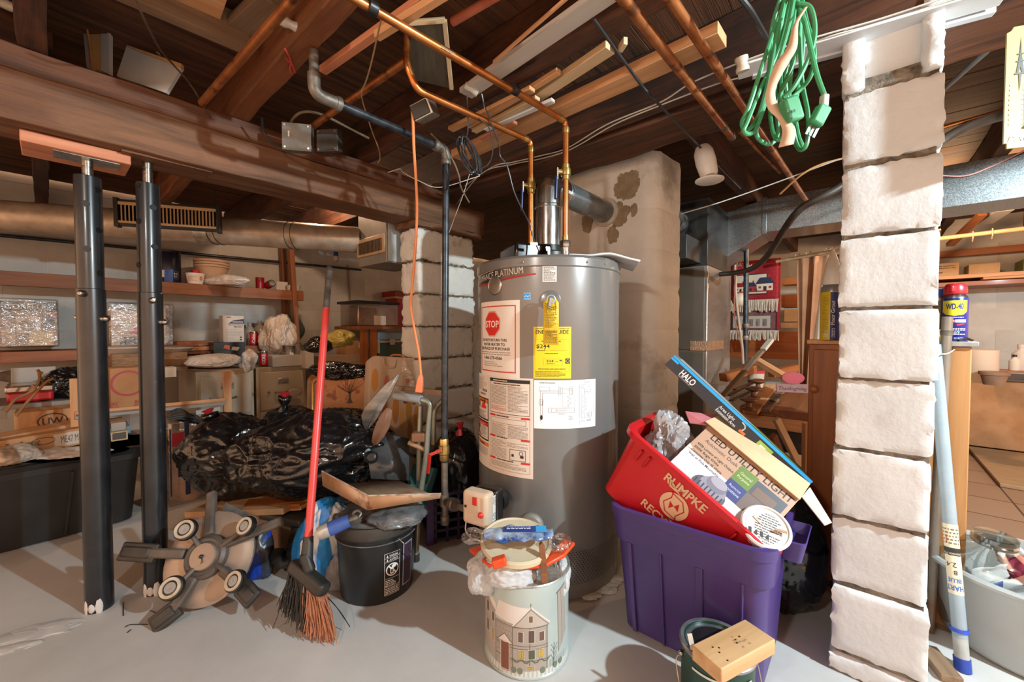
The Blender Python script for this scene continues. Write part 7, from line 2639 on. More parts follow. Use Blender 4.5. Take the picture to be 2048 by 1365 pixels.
# blue bag
BLUEB = mk('blue striped plastic', '1f78bd', 'cfd6da', scale=4.5, stretch=(3, 3, .35), detail=2, rough=.25, lo=.45, hi=.48, bump=.4, bscale=20)
mb = crumple(at(645, 1085, 1.58), (.1, .06, .19), 5, .2, 2.2, Matrix.Rotation(.25, 3, 'Y'), 2.0)
mn = min(p.z for p in mb.v)
for p in mb.v:
    p.z = max(p.z, .002)
mb.build('salt_bag', BLUEB, label='blue and white striped plastic sack between the broom and the bucket', cat='sack', ang=180)
mb = crumple(at(680, 1150, 1.56), (.06, .05, .1), 4, .25, 2.2, None, 12.0)
for p in mb.v:
    p.z = max(p.z, .002)
mb.build('grey_bag', mk('printed grey film', '77787c', 'a9abae', scale=16, rough=.3, c3='2a2c30', s3=14, lo3=.6, hi3=.64), label='grey printed plastic bag slumped against the bucket', cat='sack', ang=180)
mb = crumple(at(520, 1112, 1.62), (.05, .05, .12), 4, .25, 2.2, None, 15.0)
for p in mb.v:
    p.z = max(p.z, .002)
mb.build('litter_bag', mk('black blue print', '1f2228', '3b3f46', scale=9, rough=.3, c3='2348b8', s3=6, lo3=.56, hi3=.6), label='black and bright blue printed bag behind the rolling base', cat='sack', ang=180)
# vacuum hose
mb = MB()
pts = spline([at(602, 1048, 1.75), at(590, 1075, 1.7), at(580, 1105, 1.66), at(568, 1125, 1.62), at(555, 1118, 1.6), at(556, 1100, 1.62)], 16)
mb.tube(pts, [.024 if i % 2 else .02 for i in range(len(pts))], 14)
mb.build('vacuum_hose', mk('ribbed black hose', '1a1816', '35302b', scale=8, rough=.45), label='ribbed black vacuum hose behind the broom', cat='hose', ang=20)
t = thing('vacuum_nozzle', 'flat grey vacuum head lying on top of the black hose', 'vacuum head', at(575, 1035, 1.75))
mb = MB()
mb.bar(at(540, 1022, 1.8), at(622, 1038, 1.72), .12, .03, Z)
mb.build('floor_nozzle', BLKPD, t, bevel=.01, seg=3)
mb = MB()
for i in range(7):
    mb.tube(spline([at(585 + i * 3.2, 1050, 1.72), at(580 + i * 3.2, 1085, 1.7), at(574 + i * 3, 1118, 1.68)], 4), .004, 6)
mb.build('black_cable_bundle', BLKP, label='bundle of black cables hanging behind the broom head', cat='cable')
# ================================================================ LEFT BACK CORNER


def vb(name, x0, y0, x1, y1, v, dep, mat, label=None, cat=None, parent=None, bevel=.002, z0=None, group=None):
    ym = (y0 + y1) / 2
    u0, u1 = uvz(atv(x0, ym, v))[0], uvz(atv(x1, ym, v))[0]
    xm = (x0 + x1) / 2
    zt, zb = atv(xm, y0, v).z, (atv(xm, y1, v).z if z0 is None else z0)
    o = MB().ub(u0, u1, v, v + dep, zb, zt).build(name, mat, parent, label, cat, group, bevel=bevel)
    return o, basis(A, Z, W(u0, v - .0008, zb)), u1 - u0, zt - zb


def vthing(name, label, cat, x, y, v, group=None):
    return thing(name, label, cat, atv(x, y, v), group)


def vlathe(name, px, py, v, prof, mat, parent=None, label=None, cat=None, z=None, group=None, n=28):
    c = atv(px, py, v)
    if z is not None:
        c.z = z
    return MB().lathe(prof, c, n).build(name, mat, parent, label, cat, group), c


# shelves
t = thing('shelf_rack', 'rough wooden shelf rack along the painted back wall', 'shelf', W(.5, 4.1, .8))
MB().ub(-.8, 1.58, 3.985, 4.02, 1.275, 1.365).build('shelf_edge', SHELFW, t, bevel=.003)
MB().ub(-.8, 1.57, 4.02, 4.33, 1.345, 1.365).build('shelf_board', SHELFW, t, bevel=.002)
MB().ub(-.8, 1.55, 3.985, 4.02, .795, .865).build('shelf_edge', OAK, t, bevel=.003)
MB().ub(-.8, 1.54, 4.02, 4.33, .848, .865).build('shelf_board', SHELFW, t, bevel=.002)
for v_, lean in ((4.0, .03), (4.28, .0)):
    MB().bar(W(1.56, v_, 0), W(1.50 - lean, v_, 1.86), .075, .04, A).build('upright', SHELFW, t, bevel=.003)
ZU, ZL = 1.366, .866
# on the upper shelf
t = vthing('coffee_can', 'dark blue coffee can behind the farther steel post on the upper shelf', 'can', 341, 562, 4.1)
o, c = vlathe('can_body', 341, 562, 4.1, [(.064, 0), (.066, .004), (.066, .235), (.064, .24)], ink('141a33', .35), t, z=ZU)
vlathe('lid', 341, 562, 4.1, [(.068, .236), (.069, .25), (.06, .253), (0, .253)], BLKP, t, z=ZU)
am = math.atan2(-c.y, -c.x)
d = Decal().rect(-.04, .0, .055, .1, '2a4a8c', 0).rect(-.055, .04, .02, .055, 'c9c6c0', 0).rect(.02, .03, .04, .06, '2a2622', 0).para(.024, .08, .03, .04, 2, 'd0ccc4', 1, .5)
d.build('printing', wrap(c, .0665, am, 0), t, 'blue and white label', cut=.015)
t = vthing('bucket_stack', 'pale plastic pail on the upper shelf between coffee can and red can', 'pail', 425, 560, 4.12)
vlathe('pail', 424, 560, 4.12, [(.085, 0), (.115, .16), (.112, .165)], mk('pale pail', 'b99a80', 'cbb09a', scale=4, rough=.45), t, z=ZU)
for k in range(3):
    vlathe('rim_ring', 424, 560, 4.12, [(.115, .15 + k * .022), (.123, .153 + k * .022), (.124, .168 + k * .022), (.115, .172 + k * .022)], mk('pale pail', 'b99a80'), t, z=ZU)
t = vthing('paper_cup', 'small white tub with pink print on the upper shelf', 'tub', 391, 566, 4.03)
o, c = vlathe('cup', 391, 566, 4.03, [(.048, 0), (.06, .075), (.062, .078), (.062, .084), (0, .082)], WHTP, t, z=ZU)
Decal().para(-.05, .06, .06, .04, 4, 'c97a70', 1, .5).rect(.03, .03, .02, .03, 'd0803a', 1).build('printing', wrap(c, .0585, math.atan2(-c.y, -c.x), 0), t, 'pink print', cut=.02)
vlathe('tin', 392, 545, 4.1, [(.033, 0), (.033, .12), (0, .12)], ink('b01f2c', .35), None, 'red tin peeking out above the small white tub', 'tin', ZU)


def heap(name, px, py, Y, rad, mat, label, cat, amp=.25, sc=2.0, o=0, sub=4, zmin=None, R=None):
    mb = crumple(at(px, py, Y), rad, sub + 1, amp * 1.25, sc, R, o, fz=.45)
    if zmin is not None:
        for p in mb.v:
            p.z = max(p.z, zmin)
    return mb.build(name, mat, label=label, cat=cat, ang=180)


THINW = mk('thin white plastic bag', 'c3bdb6', 'd2ccc6', scale=6, rough=.3, bump=.7, bscale=18)
THINB = mk('thin beige plastic bag', 'b59f8a', 'cdbba8', scale=6, rough=.3, bump=.7, bscale=18)
heap('plastic_bag', 452, 562, 3.32, (.17, .09, .05), THINW, 'white plastic bag lying on the upper shelf in front of the pail', 'plastic bag', o=2, zmin=ZU)
REDC = ink('b3182a', .3)
CANP = [(.024, 0), (.033, .008), (.033, .105), (.027, .118), (.027, .122), (.024, .119), (0, .119)]
vlathe('candle_can', 520, 577, 4.06, [(.033, 0), (.034, .1), (0, .1)], ink('8e1526', .35), None, 'plain dark red can on the upper shelf beside the lying soda can', 'can', ZU)


def soda(px, py, v, z, label, rot=None, text='Coke'):
    c = atv(px, py, v)
    c.z = z
    t = thing('soda_can', label, 'soda can', c, 'red soda cans')
    R = rot or Matrix.Identity(3)
    MB().lathe(CANP[1:4] if False else [(.033, .008), (.033, .105)], c, 24, R).build('can_body', REDC, t)
    MB().lathe([(.033, .105), (.027, .118), (.027, .122), (.024, .119), (0, .119)], c, 24, R).build('can_end', ZINC, t, label='silver can end')
    MB().lathe([(0, .002), (.024, 0), (.033, .008)], c, 24, R).build('can_base', ZINC, t, label='silver can end')
    if text:
        am = math.atan2(-c.y, -c.x)
        w = wrap(c, .0333, am, 0)
        Decal().text(text, -.002, .02, .026, 'e6ddd6', 1, 'C', rot=PI / 2, bold=.02, fit=.075).build('lettering', lambda x, y, h: w(x + .012, y + .04, h), t, 'white script lettering', cut=.008)
    return t


Rl = basis(V((.3, 0, 1)), V((0, 0, 1)).cross(V((.8, -.55, 0))), (0, 0, 0)).to_3x3()
lay = V((.75, -.6, .12)).normalized()
Rl = Matrix((lay.orthogonal().normalized(), lay.cross(lay.orthogonal().normalized()), lay)).transposed()
soda(534, 575, 4.08, ZU + .036, 'soda can lying on its side on the upper shelf', Rl, None)
soda(508, 687, 4.05, ZL, 'upright soda can on the lower shelf beside the monitor box')
soda(528, 725, 3.72, .705, 'upright soda can on top of the file cabinets', None, 'COKE')
vb('paper_card', 553, 564, 577, 580, 4.1, .01, ink('cfcac4'), 'white card standing on the upper shelf by the bowl', 'card', z0=ZU)
vlathe('bowl', 587, 582, 4.05, [(.05, 0), (.062, .045), (.066, .05), (.06, .05), (.048, .006), (0, .006)], WHTP, None, 'small white bowl at the right end of the upper shelf', 'bowl', ZU)
# on the lower shelf
t = vthing('dish_set_box', 'shrink-wrapped dinnerware box at the left end of the lower shelf', 'box', 58, 695, 4.0)
o, FM, w, h = vb('carton_body', -6, 603, 116, 693, 4.0, .25, mk('dish carton', '8a7464', 'a08a78', scale=4, rough=.5), parent=t)
d = Decal().rect(0, h * .78, w, h * .22, '3a3634', 0).text('CORELLE', w * .12, h * .83, h * .11, 'c4b8a8', 1, 'L', bold=.01, fit=w * .68)
d.rect(w * .3, h * .3, w * .4, h * .35, 'b8a898', 1).ell(w * .48, h * .47, w * .14, h * .13, '8f7f72', 2).rect(w * .5, h * .02, w * .42, h * .32, 'c9b08a', 2).rect(w * .06, h * .1, w * .22, h * .3, 'b09a84', 2).rect(w * .72, h * .4, w * .22, h * .28, '6f6a70', 1).rect(w * .91, h * .7, w * .08, h * .05, 'b01f2c', 3).rect(0, h * .6, w * .3, h * .18, '7a6a62', 1)
d.build('printing', flat(FM), t, 'printed front with pale capital letters')
vb('shrink_wrap', -8, 597, 118, 695, 3.985, .28, FILM, parent=t, label='glossy clear wrap', bevel=.01)
t = vthing('wrapped_box', 'clear wrapped tray box with red print between the two steel posts', 'box', 290, 690, 4.0)
o, FM, w, h = vb('carton_body', 222, 622, 332, 692, 4.0, .2, mk('pale wrapped carton', 'b59c86', 'c9b29c', scale=4, rough=.5), parent=t)
d = Decal().poly([(w * .3, h * .35), (w * .5, h * .62), (w * .62, h * .4), (w * .9, h * .5), (w * .8, h * .3)], 'b8283a', 0).rect(w * .15, h * .04, w * .7, h * .22, '4a423c', 0)
for i in range(8):
    d.rect(w * (.17 + i * .085), h * .05, w * .05, h * .19, '8d8278', 1)
d.build('printing', flat(FM), t, 'red splash print')
vb('shrink_wrap', 216, 606, 350, 694, 3.985, .25, FILM, parent=t, label='glossy clear wrap', bevel=.015)
t = vthing('monitor_box', 'white blood pressure monitor box standing on the lower shelf', 'box', 466, 687, 4.05)
o, FM, w, h = vb('carton_body', 446, 632, 488, 687, 4.05, .12, ink('c9bfb5', .4), parent=t, z0=ZL)
d = Decal().rect(0, 0, w, h, 'cdc4bb', 0).poly([(w * .25, h * .74), (w * .5, h * .85), (w, h * .9), (w, h * .74)], '24346e', 1).rect(w * .45, h * .77, w * .5, h * .05, 'b8a24a', 2)
d.text('Blood Pressure', w * .97, h * .68, h * .05, '2a5a9a', 1, 'R', bold=.02, fit=w * .72).text('Monitor', w * .93, h * .61, h * .055, '1c1a19', 1, 'R', bold=.02, fit=w * .4)
d.para(w * .12, h * .56, w * .76, h * .4, 8, '8d857c', 1, .25).text('BlueCare', w * .16, h * .93, h * .04, 'b8403a', 1, 'L', fit=w * .25) if False else d.para(w * .12, h * .56, w * .76, h * .4, 8, '8d857c', 1, .25).rect(w * .16, h * .93, w * .22, h * .035, 'b8403a', 1)
for yy in (.28, .2, .1):
    d.ell(w * .84, h * yy, w * .05, h * .03, '2a2622', 1, 10)
d.build('printing', flat(FM), t, 'blue corner and black print')
for px, py, k, s in ((500, 668, 1.0, 'clear grey plastic jug behind the upright soda can'), (520, 660, 1.1, 'taller clear grey jug behind the white plastic bag')):
    vlathe('jug', px, 686, 4.18, [(.05 * k, 0), (.055 * k, .1 * k), (.04 * k, .14 * k), (.015, .17 * k), (.017, .2 * k), (0, .2 * k)], mk('smoky jug', '8d867e', 'a69e94', scale=5, rough=.25), None, s, 'jug', ZL, 'smoky plastic jugs')
heap('plastic_bag', 556, 672, 3.55, (.13, .1, .17), THINB, 'crumpled beige plastic bag in front of the green bundle', 'plastic bag', .3, 2.0, 5, 5, .72)
heap('green_bundle', 580, 660, 3.85, (.13, .12, .125), mk('dark green plastic', '33473f', '46594f', scale=6, rough=.3, bump=.6, bscale=20), 'round dark green plastic bundle on the lower shelf', 'bundle', .1, 2.4, 7)
vlathe('steel_tin', 586, 712, 3.7, [(.082, 0), (.086, .003), (.084, .012), (.084, .115), (.087, .12), (.08, .12), (.08, .02), (0, .02)], SHINY, None, 'shiny open steel tin on the white tray', 'tin', .75)
t = vthing('clock_radio_box', 'black clock radio carton lying upside down in front of the soda can', 'box', 458, 712, 3.75)
o, FM, w, h = vb('carton_body', 427, 685, 490, 713, 3.72, .15, ink('1f1d1d', .35), parent=t, z0=.735)
d = Decal().rect(w * .05, h * .1, w * .5, h * .5, '3a3634', 0).text('8E:21', w * .17, h * .25, h * .22, 'e0602a', 1, 'L', fit=w * .28).poly([(w * .3, h * .75), (w * .5, h * .65), (w * .5, h * .85), (w * .35, h * .88)], 'c0502a', 1).poly([(w * .55, h * .65), (w * .75, h * .6), (w * .82, h * .75), (w * .6, h * .8)], 'b5a9a0', 1).line([(w * .08, h * .1), (w * .08, h * .5), (w * .2, h * .08)], .006, 'b5a9a0', 1)
d.build('printing', flat(FM), t, 'orange digits')
for i, (x0, y0, x1, y1) in enumerate(((355, 683, 428, 690), (352, 694, 430, 702), (372, 703, 440, 708))):
    vb('loose_board', x0, y0, x1, y1, 3.9 - i * .05, .25, (OAK, PINE, SHELFW)[i], ['orange board stacked topmost behind the clock radio box', 'pale board stacked in the middle behind the clock radio box', 'brown board at the bottom of the stack behind the clock radio box'][i], 'board')
# wicker trays left of it
WICK = mk('wicker', '7a5a3e', 'a5825e', scale=30, stretch=(1, 6, 6), rough=.7, bump=.6, bscale=40)
for i, (px, py, v_, r_, m_, lab) in enumerate(((330, 697, 3.75, .17, ink('b9aa9a'), 'white platter in the pile of trays behind the farther steel post'), (355, 716, 3.65, .15, WICK, 'woven tray with a pale rim right of the farther steel post'), (245, 696, 3.8, .16, ink('c2b2a0'), 'pale dish between the two steel posts'))):
    c = atv(px, py, v_)
    MB().lathe([(r_ * .6, -.05), (r_ * .95, -.005), (r_, 0), (r_, .006), (r_ * .93, .003), (r_ * .58, -.04), (0, -.04)], c, 32).build('tray', m_, label=lab, cat='tray')
vb('wicker_box', 224, 707, 375, 736, 3.6, .3, WICK, 'brown woven box under the trays above the paper grocery bag', 'box', z0=.72)
# paper grocery bag
t = vthing('paper_bag', 'brown paper grocery bag with red print between the steel posts', 'paper bag', 256, 815, 3.3)
o, FM, w, h = vb('bag', 221, 736, 293, 822, 3.3, .16, mk('kraft paper', 'a8764a', 'ba885c', scale=5, rough=.8, bump=.3, bscale=12), parent=t)
d = Decal().ring(w * .48, h * .64, w * .5, h * .3, .012, 'a8343a', 0).text('BIG', w * .08, h * .15, h * .08, 'a8343a', 1, 'C', bold=.04, fit=w * .2).text('BEAR', w * .1, h * .06, h * .07, 'a8343a', 1, 'C', bold=.04, fit=w * .26).text('BIG', w * .76, h * .15, h * .08, 'a8343a', 1, 'C', bold=.04, fit=w * .2).text('BEAR', w * .78, h * .06, h * .07, 'a8343a', 1, 'C', bold=.04, fit=w * .3)
d.build('printing', flat(FM), t, 'red ring and red lettering')
# low metal shelf with red dish
t = vthing('metal_shelf', 'low shelf under the red lidded dish', 'shelf', 60, 812, 3.3)
vb('shelf_plate', -60, 806, 215, 815, 3.42, .4, GREYP, parent=t, bevel=.002)
for x in (-30, 205):
    vb('leg', x, 806, x + 8, 900, 3.42, .03, GREYP, parent=t, z0=0)
t = vthing('casserole_dish', 'glass casserole dish with a bright red base on the low shelf', 'dish', 60, 803, 3.35)
zs_ = atv(60, 806, 3.42).z
o = vb('red_base', 12, 784, 108, 804, 3.46, .22, ink('b8202c', .3), parent=t, bevel=.012, z0=zs_ + .001)[0]
vb('glass_dish', 8, 771, 110, 786, 3.45, .24, clear('dish glass', 'e6dcd4', .25, .06, 0), parent=t, bevel=.01)
heap('black_bag', 150, 770, 2.45, (.14, .14, .1), TRASH, 'crumpled black bag beside the red lidded dish', 'bin bag', .3, 2, 9, 5, zs_ + .002)
heap('cloth_bundle', 70, 752, 2.5, (.16, .1, .05), mk('dark folded cloth', '4a423a', '6b6052', scale=9, rough=.8, bump=.4), 'dark folded cloth on the low shelf behind the red lidded dish', 'cloth', .25, 2, 10, 4, zs_ + .08)
vb('foam_sheet', 22, 735, 112, 772, 3.72, .02, ink('a9a49c'), 'pale foam panel standing behind the red lidded dish', 'panel')
BR = mk('twig', '7a5230', '96683e', scale=9, rough=.8)
t = vthing('branch', 'bare brown twigs rising in front of the red lidded dish', 'twigs', 30, 840, 3.0)
for pts in ([(12, 825), (30, 800), (60, 785), (78, 764), (78, 745), (74, 740)], [(32, 833), (50, 810), (68, 790), (92, 765), (108, 757)], [(62, 785), (70, 778), (64, 770)], [(78, 752), (84, 744)]):
    MB().tube(spline([atv(x, y, 3.0) for x, y in pts], 4), .006, 6).build('twig', BR, t)
# cartons
t = vthing('shipping_box', 'cardboard box with UW in an oval, left of the nearer steel post', 'box', 85, 860, 3.25)
o, FM, w, h = vb('carton_body', 28, 822, 150, 866, 3.25, .3, CARD, parent=t)
Decal().ring(w * .62, h * .5, .055, .042, .006, '2a2018', 0).text('UW', w * .62, h * .5 - .02, .04, '2a2018', 1, 'C', bold=.03, fit=.075).build('printing', flat(FM), t, 'black oval mark')
for i, (a, b, c_, hgt, v_) in enumerate((((-8, 893), (172, 858), 1, .07, 3.08), ((-8, 904), (172, 872), 2, .085, 3.0))):
    pa, pb = atv(*a, v_), atv(*b, v_)
    t = thing('flooring_box', ['long cardboard tile carton lying behind the other long one', 'long cardboard tile carton with a handwritten white tag, front one'][i], 'box', pa, 'long tile cartons')
    dd = (pb - pa).normalized()
    R3 = Matrix((dd, B, dd.cross(B))).transposed()
    cc = (pa + pb) / 2 + R3 @ V((0, .09, 0))
    MB().box(cc, ((pb - pa).length, .16, hgt), R3).build('carton_body', CARD, t, bevel=.003)
    FM = basis(dd, R3.col[2].xyz, pa - R3.col[2].xyz * hgt / 2 - B * -.0092)
    FM.translation = pa - R3.col[2].xyz * hgt / 2 + B * .0095
    d = Decal()
    L_ = (pb - pa).length
    d.text('DuraCeramic', .03, hgt * .45, .03, '3a2818', 1, 'L', bold=.01, fit=L_ * .36).para(.05, hgt * .35, L_ * .16, .014, 1, '3a2818', 1, .6)
    if i:
        d.rect(L_ * .62, hgt * .12, L_ * .38, hgt * .75, 'b9ada0', 1).text('ME47 MN', L_ * .7, hgt * .3, .036, '4a423a', 2, 'L', fit=L_ * .26).ring(L_ * .5, hgt * .6, .04, .018, .003, '3a2818', 1)
    else:
        d.rect(L_ * .58, hgt * .3, L_ * .36, hgt * .6, '9f948a', 1).para(L_ * .6, hgt * .8, L_ * .3, hgt * .4, 2, '3a2818', 2, .5)
    d.build('printing', lambda x, y, h: FM @ V((x, y, .0205 + h)) if False else FM @ V((x, y, .001 + h)), t, 'brown print')
vb('carton', 222, 846, 252, 862, 3.15, .2, ink('b5a594'), 'small carton with a barcode label right of the nearer steel post', 'box')
heap('red_cloth', 60, 905, 2.05, (.16, .1, .04), ink('8a2a2a', .7), 'dark red cloth under the long tile cartons', 'cloth', .2, 2, 31)
# wooden folding frame
t = vthing('wooden_rack', 'pale wooden slatted frame standing behind both steel posts', 'rack', 300, 850, 3.05)
for x, y0, y1 in ((140, 758, 855), (448, 742, 845)):
    vb('post', x, y0, x + 16, y1, 3.02, .03, PINE, parent=t)
for a, b, m_ in (((150, 829), (450, 801), PINE), ((150, 834), (450, 806), ink('8d8a86'))):
    MB().bar(atv(*a, 3.01), atv(*b, 3.01), .012, .028, Z).build('rail', m_, t, bevel=.002)
MB().bar(atv(392, 826, 3.0), atv(440, 818, 3.0), .01, .025, Z).build('metal_strip', ink('b9b5b0', .3), t)
# black tote
bc_ = W(-.12, 3.1, 0)
t = thing('storage_tote', 'large black plastic tote on the floor behind the nearer steel post', 'tote', bc_)
TM2 = basis(A, B, bc_)
mb = MB()
loft(mb, TM2, [(0, .74, .40, .04), (.01, .78, .44, .05), (.33, .84, .47, .05), (.332, .87, .5, .055), (.36, .88, .5, .055), (.362, .87, .49, .05)], 5)
mb.build('tote_body', BLKP, t, ang=40)
mb = MB()
loft(mb, TM2, [(.362, .89, .51, .05), (.385, .9, .52, .055), (.392, .88, .5, .05), (.392, .8, .42, .04)], 5)
mb.build('lid', mk('shiny black lid', '161616', '232323', scale=5, rough=.2), t)
for x in (-.2, .15):
    MB().bar(TM2 @ V((x, -.227, .02)), TM2 @ V((x + .03, -.24, .32)), .01, .012, -B).build('stiffening_rib', BLKP, t)
t = None
heap('white_sheet', 120, 925, 1.98, (.27, .14, .07), THINW, 'white plastic sheet heaped on the black tote left of the nearer steel post', 'plastic sheet', .25, 1.9, 12, 5, .394)
heap('white_sheet', 250, 916, 2.2, (.16, .13, .05), THINW, 'white plastic sheet on the black tote between the steel posts', 'plastic sheet', .22, 2, 13, 5, .394)
heap('plastic_bag', 20, 918, 1.85, (.09, .1, .06), THINB, 'yellowish plastic bag at the left end of the black tote', 'plastic bag', .3, 2, 14, 4, .394)
vb('blue_box', 150, 874, 262, 900, 3.16, .2, mk('pale blue plastic', '6d8590', '7f97a2', scale=5, rough=.4), 'pale blue plastic box behind the nearer steel post above the black tote', 'box', z0=.45)
t = vthing('picture_frame', 'small silvery frame wrapped in film right of the nearer steel post', 'frame', 240, 880, 3.0)
vb('frame', 222, 864, 256, 882, 2.97, .02, mk('gilt', 'b59a72', 'c9b48c', scale=9, rough=.4), parent=t)
vb('picture', 225, 866, 252, 879, 2.965, .004, ink('5a5452', .15), parent=t)
# clear zip bag with navy straps
t = vthing('blanket_bag', 'clear zip bag with navy blue straps holding folded bedding', 'bag', 372, 985, 2.95)
c = atv(372, 990, 3.0)
c.z = .17
mb = crumple(c + B * .06, (.13, .08, .22), 4, .08, 1.6, None, 3, lambda l: V([math.copysign(abs(x) ** .6, x) for x in l]))
mb.build('bedding', mk('folded bedding', '9c7a5e', 'b8937a', scale=6, rough=.8, c3='a8404a', s3=4, lo3=.55, hi3=.6), t, ang=180)
vb('clear_cover', 336, 838, 418, 990, 2.9, .2, FILM, parent=t, bevel=.02, z0=.004)
for x, y0, y1 in ((340, 860, 995), (356, 892, 955), (370, 842, 990)):
    vb('strap', x, y0, x + (10 if x > 345 else 3), y1, 2.892, .004, ink('1a2340', .8), parent=t, label='navy webbing strap')
vb('red_label', 344, 866, 368, 893, 2.896, .003, ink('a02a35', .4), parent=t, label='red label panel')
t = vthing('clothes_hanger', 'bunch of black plastic hangers hooked over the clear zip bag', 'hangers', 375, 830, 2.95)
for i in range(6):
    r_ = random.Random(i)
    pts = [(338 + r_.uniform(-4, 4), 826 + i * 3), (360, 818 + i * 4), (392 + r_.uniform(-6, 4), 838 + r_.uniform(-6, 8)), (402, 848), (380, 846 - i * 2), (345, 838)]
    MB().tube(spline([atv(x, y, 2.93 - i * .01) for x, y in pts], 4), .004, 6).build('hanger', BLKP, t)
# file cabinets
CABM = mk('putty enamel', 'a39580', 'b0a28c', scale=3, rough=.4)


def cabinet(x0, x1, ytop, label):
    v_ = 3.6
    t = vthing('file_cabinet', label, 'file cabinet', (x0 + x1) / 2, 850, v_, 'putty coloured file cabinets')
    u0, u1 = uvz(atv(x0, 780, v_))[0], uvz(atv(x1, 780, v_))[0]
    MB().ub(u0, u1, v_, v_ + .6, .0, .70).build('carcass', CABM, t, bevel=.004)
    for z0, z1 in ((.36, .66), (.04, .345)):
        df = MB().ub(u0 + .025, u1 - .02, v_ - .012, v_, z0, z1).build('drawer_front', CABM, t, bevel=.004)
        um = (u0 + u1) / 2
        MB().ub(um - .035, um + .045, v_ - .016, v_ - .012, z1 - .1, z1 - .055).build('label_holder', ZINC, df, bevel=.002)
        MB().tube(fillet([W(um - .055, v_ - .012, z1 - .165), W(um - .055, v_ - .04, z1 - .165), W(um + .055, v_ - .04, z1 - .165), W(um + .055, v_ - .012, z1 - .165)], .015, 3), .007, 8).build('pull_handle', ZINC, df)
    MB().tube([W(u0 + .08, v_ - .013, .50), W(u0 + .08, v_ - .025, .50)], .008, 10).build('lock', ZINC, t)


cabinet(392, 508, 733, 'putty file cabinet on the left, half hidden by the wooden frame post')
cabinet(513, 612, 728, 'putty file cabinet on the right, with the steel tin over it')
t = vthing('foam_tray', 'grey white tray with an upturned end on the right file cabinet', 'tray', 575, 727, 3.6)
vb('tray', 545, 711, 612, 727, 3.58, .35, mk('grey foam', 'a9a59f', 'b8b4ae', scale=6, rough=.5), parent=t, z0=.702)
vb('end_flap', 612, 704, 628, 737, 3.5, .2, ink('c2b6a8'), parent=t)
heap('plastic_bag', 425, 722, 2.85, (.17, .1, .045), THINW, 'white plastic bag draped over the left file cabinet', 'plastic bag', .25, 2, 18, 5, .70)
heap('plastic_bag', 497, 722, 2.98, (.05, .05, .075), THINW, 'small white plastic bag between the clock radio box and the tray', 'plastic bag', .3, 2, 19)
MB().lathe([(.05, 0), (.06, .003), (.05, .01), (0, .011)], atv(588, 786, 3.56), 24, Matrix((A, Z, -B)).transposed(), fn=lambda l: V((l.x, l.y * .55, l.z))).build('sticker_badge', ink('a8938a'), label='oval pale sticker on the right file cabinet', cat='sticker')
vb('white_canister', 330, 735, 353, 755, 3.4, .1, WHTP, 'white plastic canister right of the farther steel post', 'canister')
# right of the file cabinets
t = vthing('drawer_chest', 'pale low chest behind the red broom handle', 'chest', 700, 750, 3.7)
vb('carcass', 640, 710, 752, 770, 3.75, .4, mk('pale chest', 'a58d74', 'b39b82', scale=3, rough=.5), parent=t, bevel=.004, z0=0)
vb('drawer_front', 655, 722, 748, 742, 3.738, .012, mk('pale chest', 'a58d74'), parent=t, bevel=.003)
heap('black_bag', 680, 741, 2.62, (.2, .13, .05), TRASH, 'black plastic sheet draped behind the tree-painted tray', 'plastic sheet', .3, 2, 21, 5)
t = vthing('small_carton', 'open cardboard carton with a white label on the pale chest', 'box', 722, 700, 3.8)
o, FM, w, h = vb('carton_body', 692, 681, 760, 707, 3.76, .2, CARD, parent=t, z0=atv(700, 710, 3.75).z + .001)
Decal().rect(w * .35, h * .45, w * .35, h * .35, 'c9c0b4', 0).para(w * .38, h * .76, w * .28, h * .12, 1, '3a342e', 1, .6).build('shipping_label', flat(FM), t, 'white shipping label')
heap('yellow_bag', 676, 678, 3.25, (.13, .1, .06), mk('yellow film', '9c8a3e', 'b5a452', scale=8, rough=.4, bump=.4), 'yellowish plastic bag behind the red broom handle', 'plastic bag', .3, 2, 22)
heap('dark_bag', 640, 690, 3.2, (.1, .1, .06), TRASH, 'dark bag left of the yellowish one behind the broom handle', 'plastic bag', .3, 2, 23)
# side table, clear box, coolers
t = vthing('side_table', 'brown side table holding the clear storage box against the back wall', 'table', 770, 660, 3.8)
vb('tabletop', 718, 653, 835, 659, 3.6, .5, SHELFW, parent=t)
for x in (724, 742):
    vb('leg', x, 660, x + 12, 740, 3.62, .04, OAK, parent=t, z0=0)
t = vthing('clear_box', 'clear storage box with a black lid and bright odds inside on the side table', 'storage box', 757, 653, 3.65)
zt_ = atv(775, 653, 3.6).z + .001
vb('contents', 722, 616, 790, 650, 3.72, .25, mk('mixed contents', '8d6f58', 'b8a090', scale=6, rough=.6, c3='b5604a', s3=9, lo3=.55, hi3=.6), parent=t, z0=zt_ + .01)
vb('clear_wall', 716, 607, 797, 652, 3.66, .36, clear('cloudy box', 'ddd0c4', .2, .2, 0), parent=t, bevel=.01, z0=zt_)
vb('lid', 713, 603, 800, 608, 3.64, .4, BLKP, parent=t)
vb('paper', 748, 632, 772, 651, 3.655, .002, ink('c2b09c'), parent=t, label='pale paper label')
t = vthing('red_cooler', 'red cooler with a pale stripe behind the peeling pillar', 'cooler', 805, 653, 3.9)
vb('cooler_body', 795, 598, 845, 653, 4.04, .25, ink('a31a20', .35), parent=t, bevel=.006, z0=zt_)
vb('cooler_lid', 790, 584, 848, 596, 4.03, .28, ink('8e161c', .35), parent=t, bevel=.006)
vb('stripe', 790, 595, 846, 599, 4.025, .27, ink('b59a78'), parent=t, label='pale stripe')
t = vthing('green_cooler', 'dark green cooler with a grey lid under the side table', 'cooler', 790, 712, 3.65)
vb('cooler_body', 757, 680, 825, 722, 3.82, .35, ink('2c3a2c', .4), parent=t, bevel=.006, z0=.2)
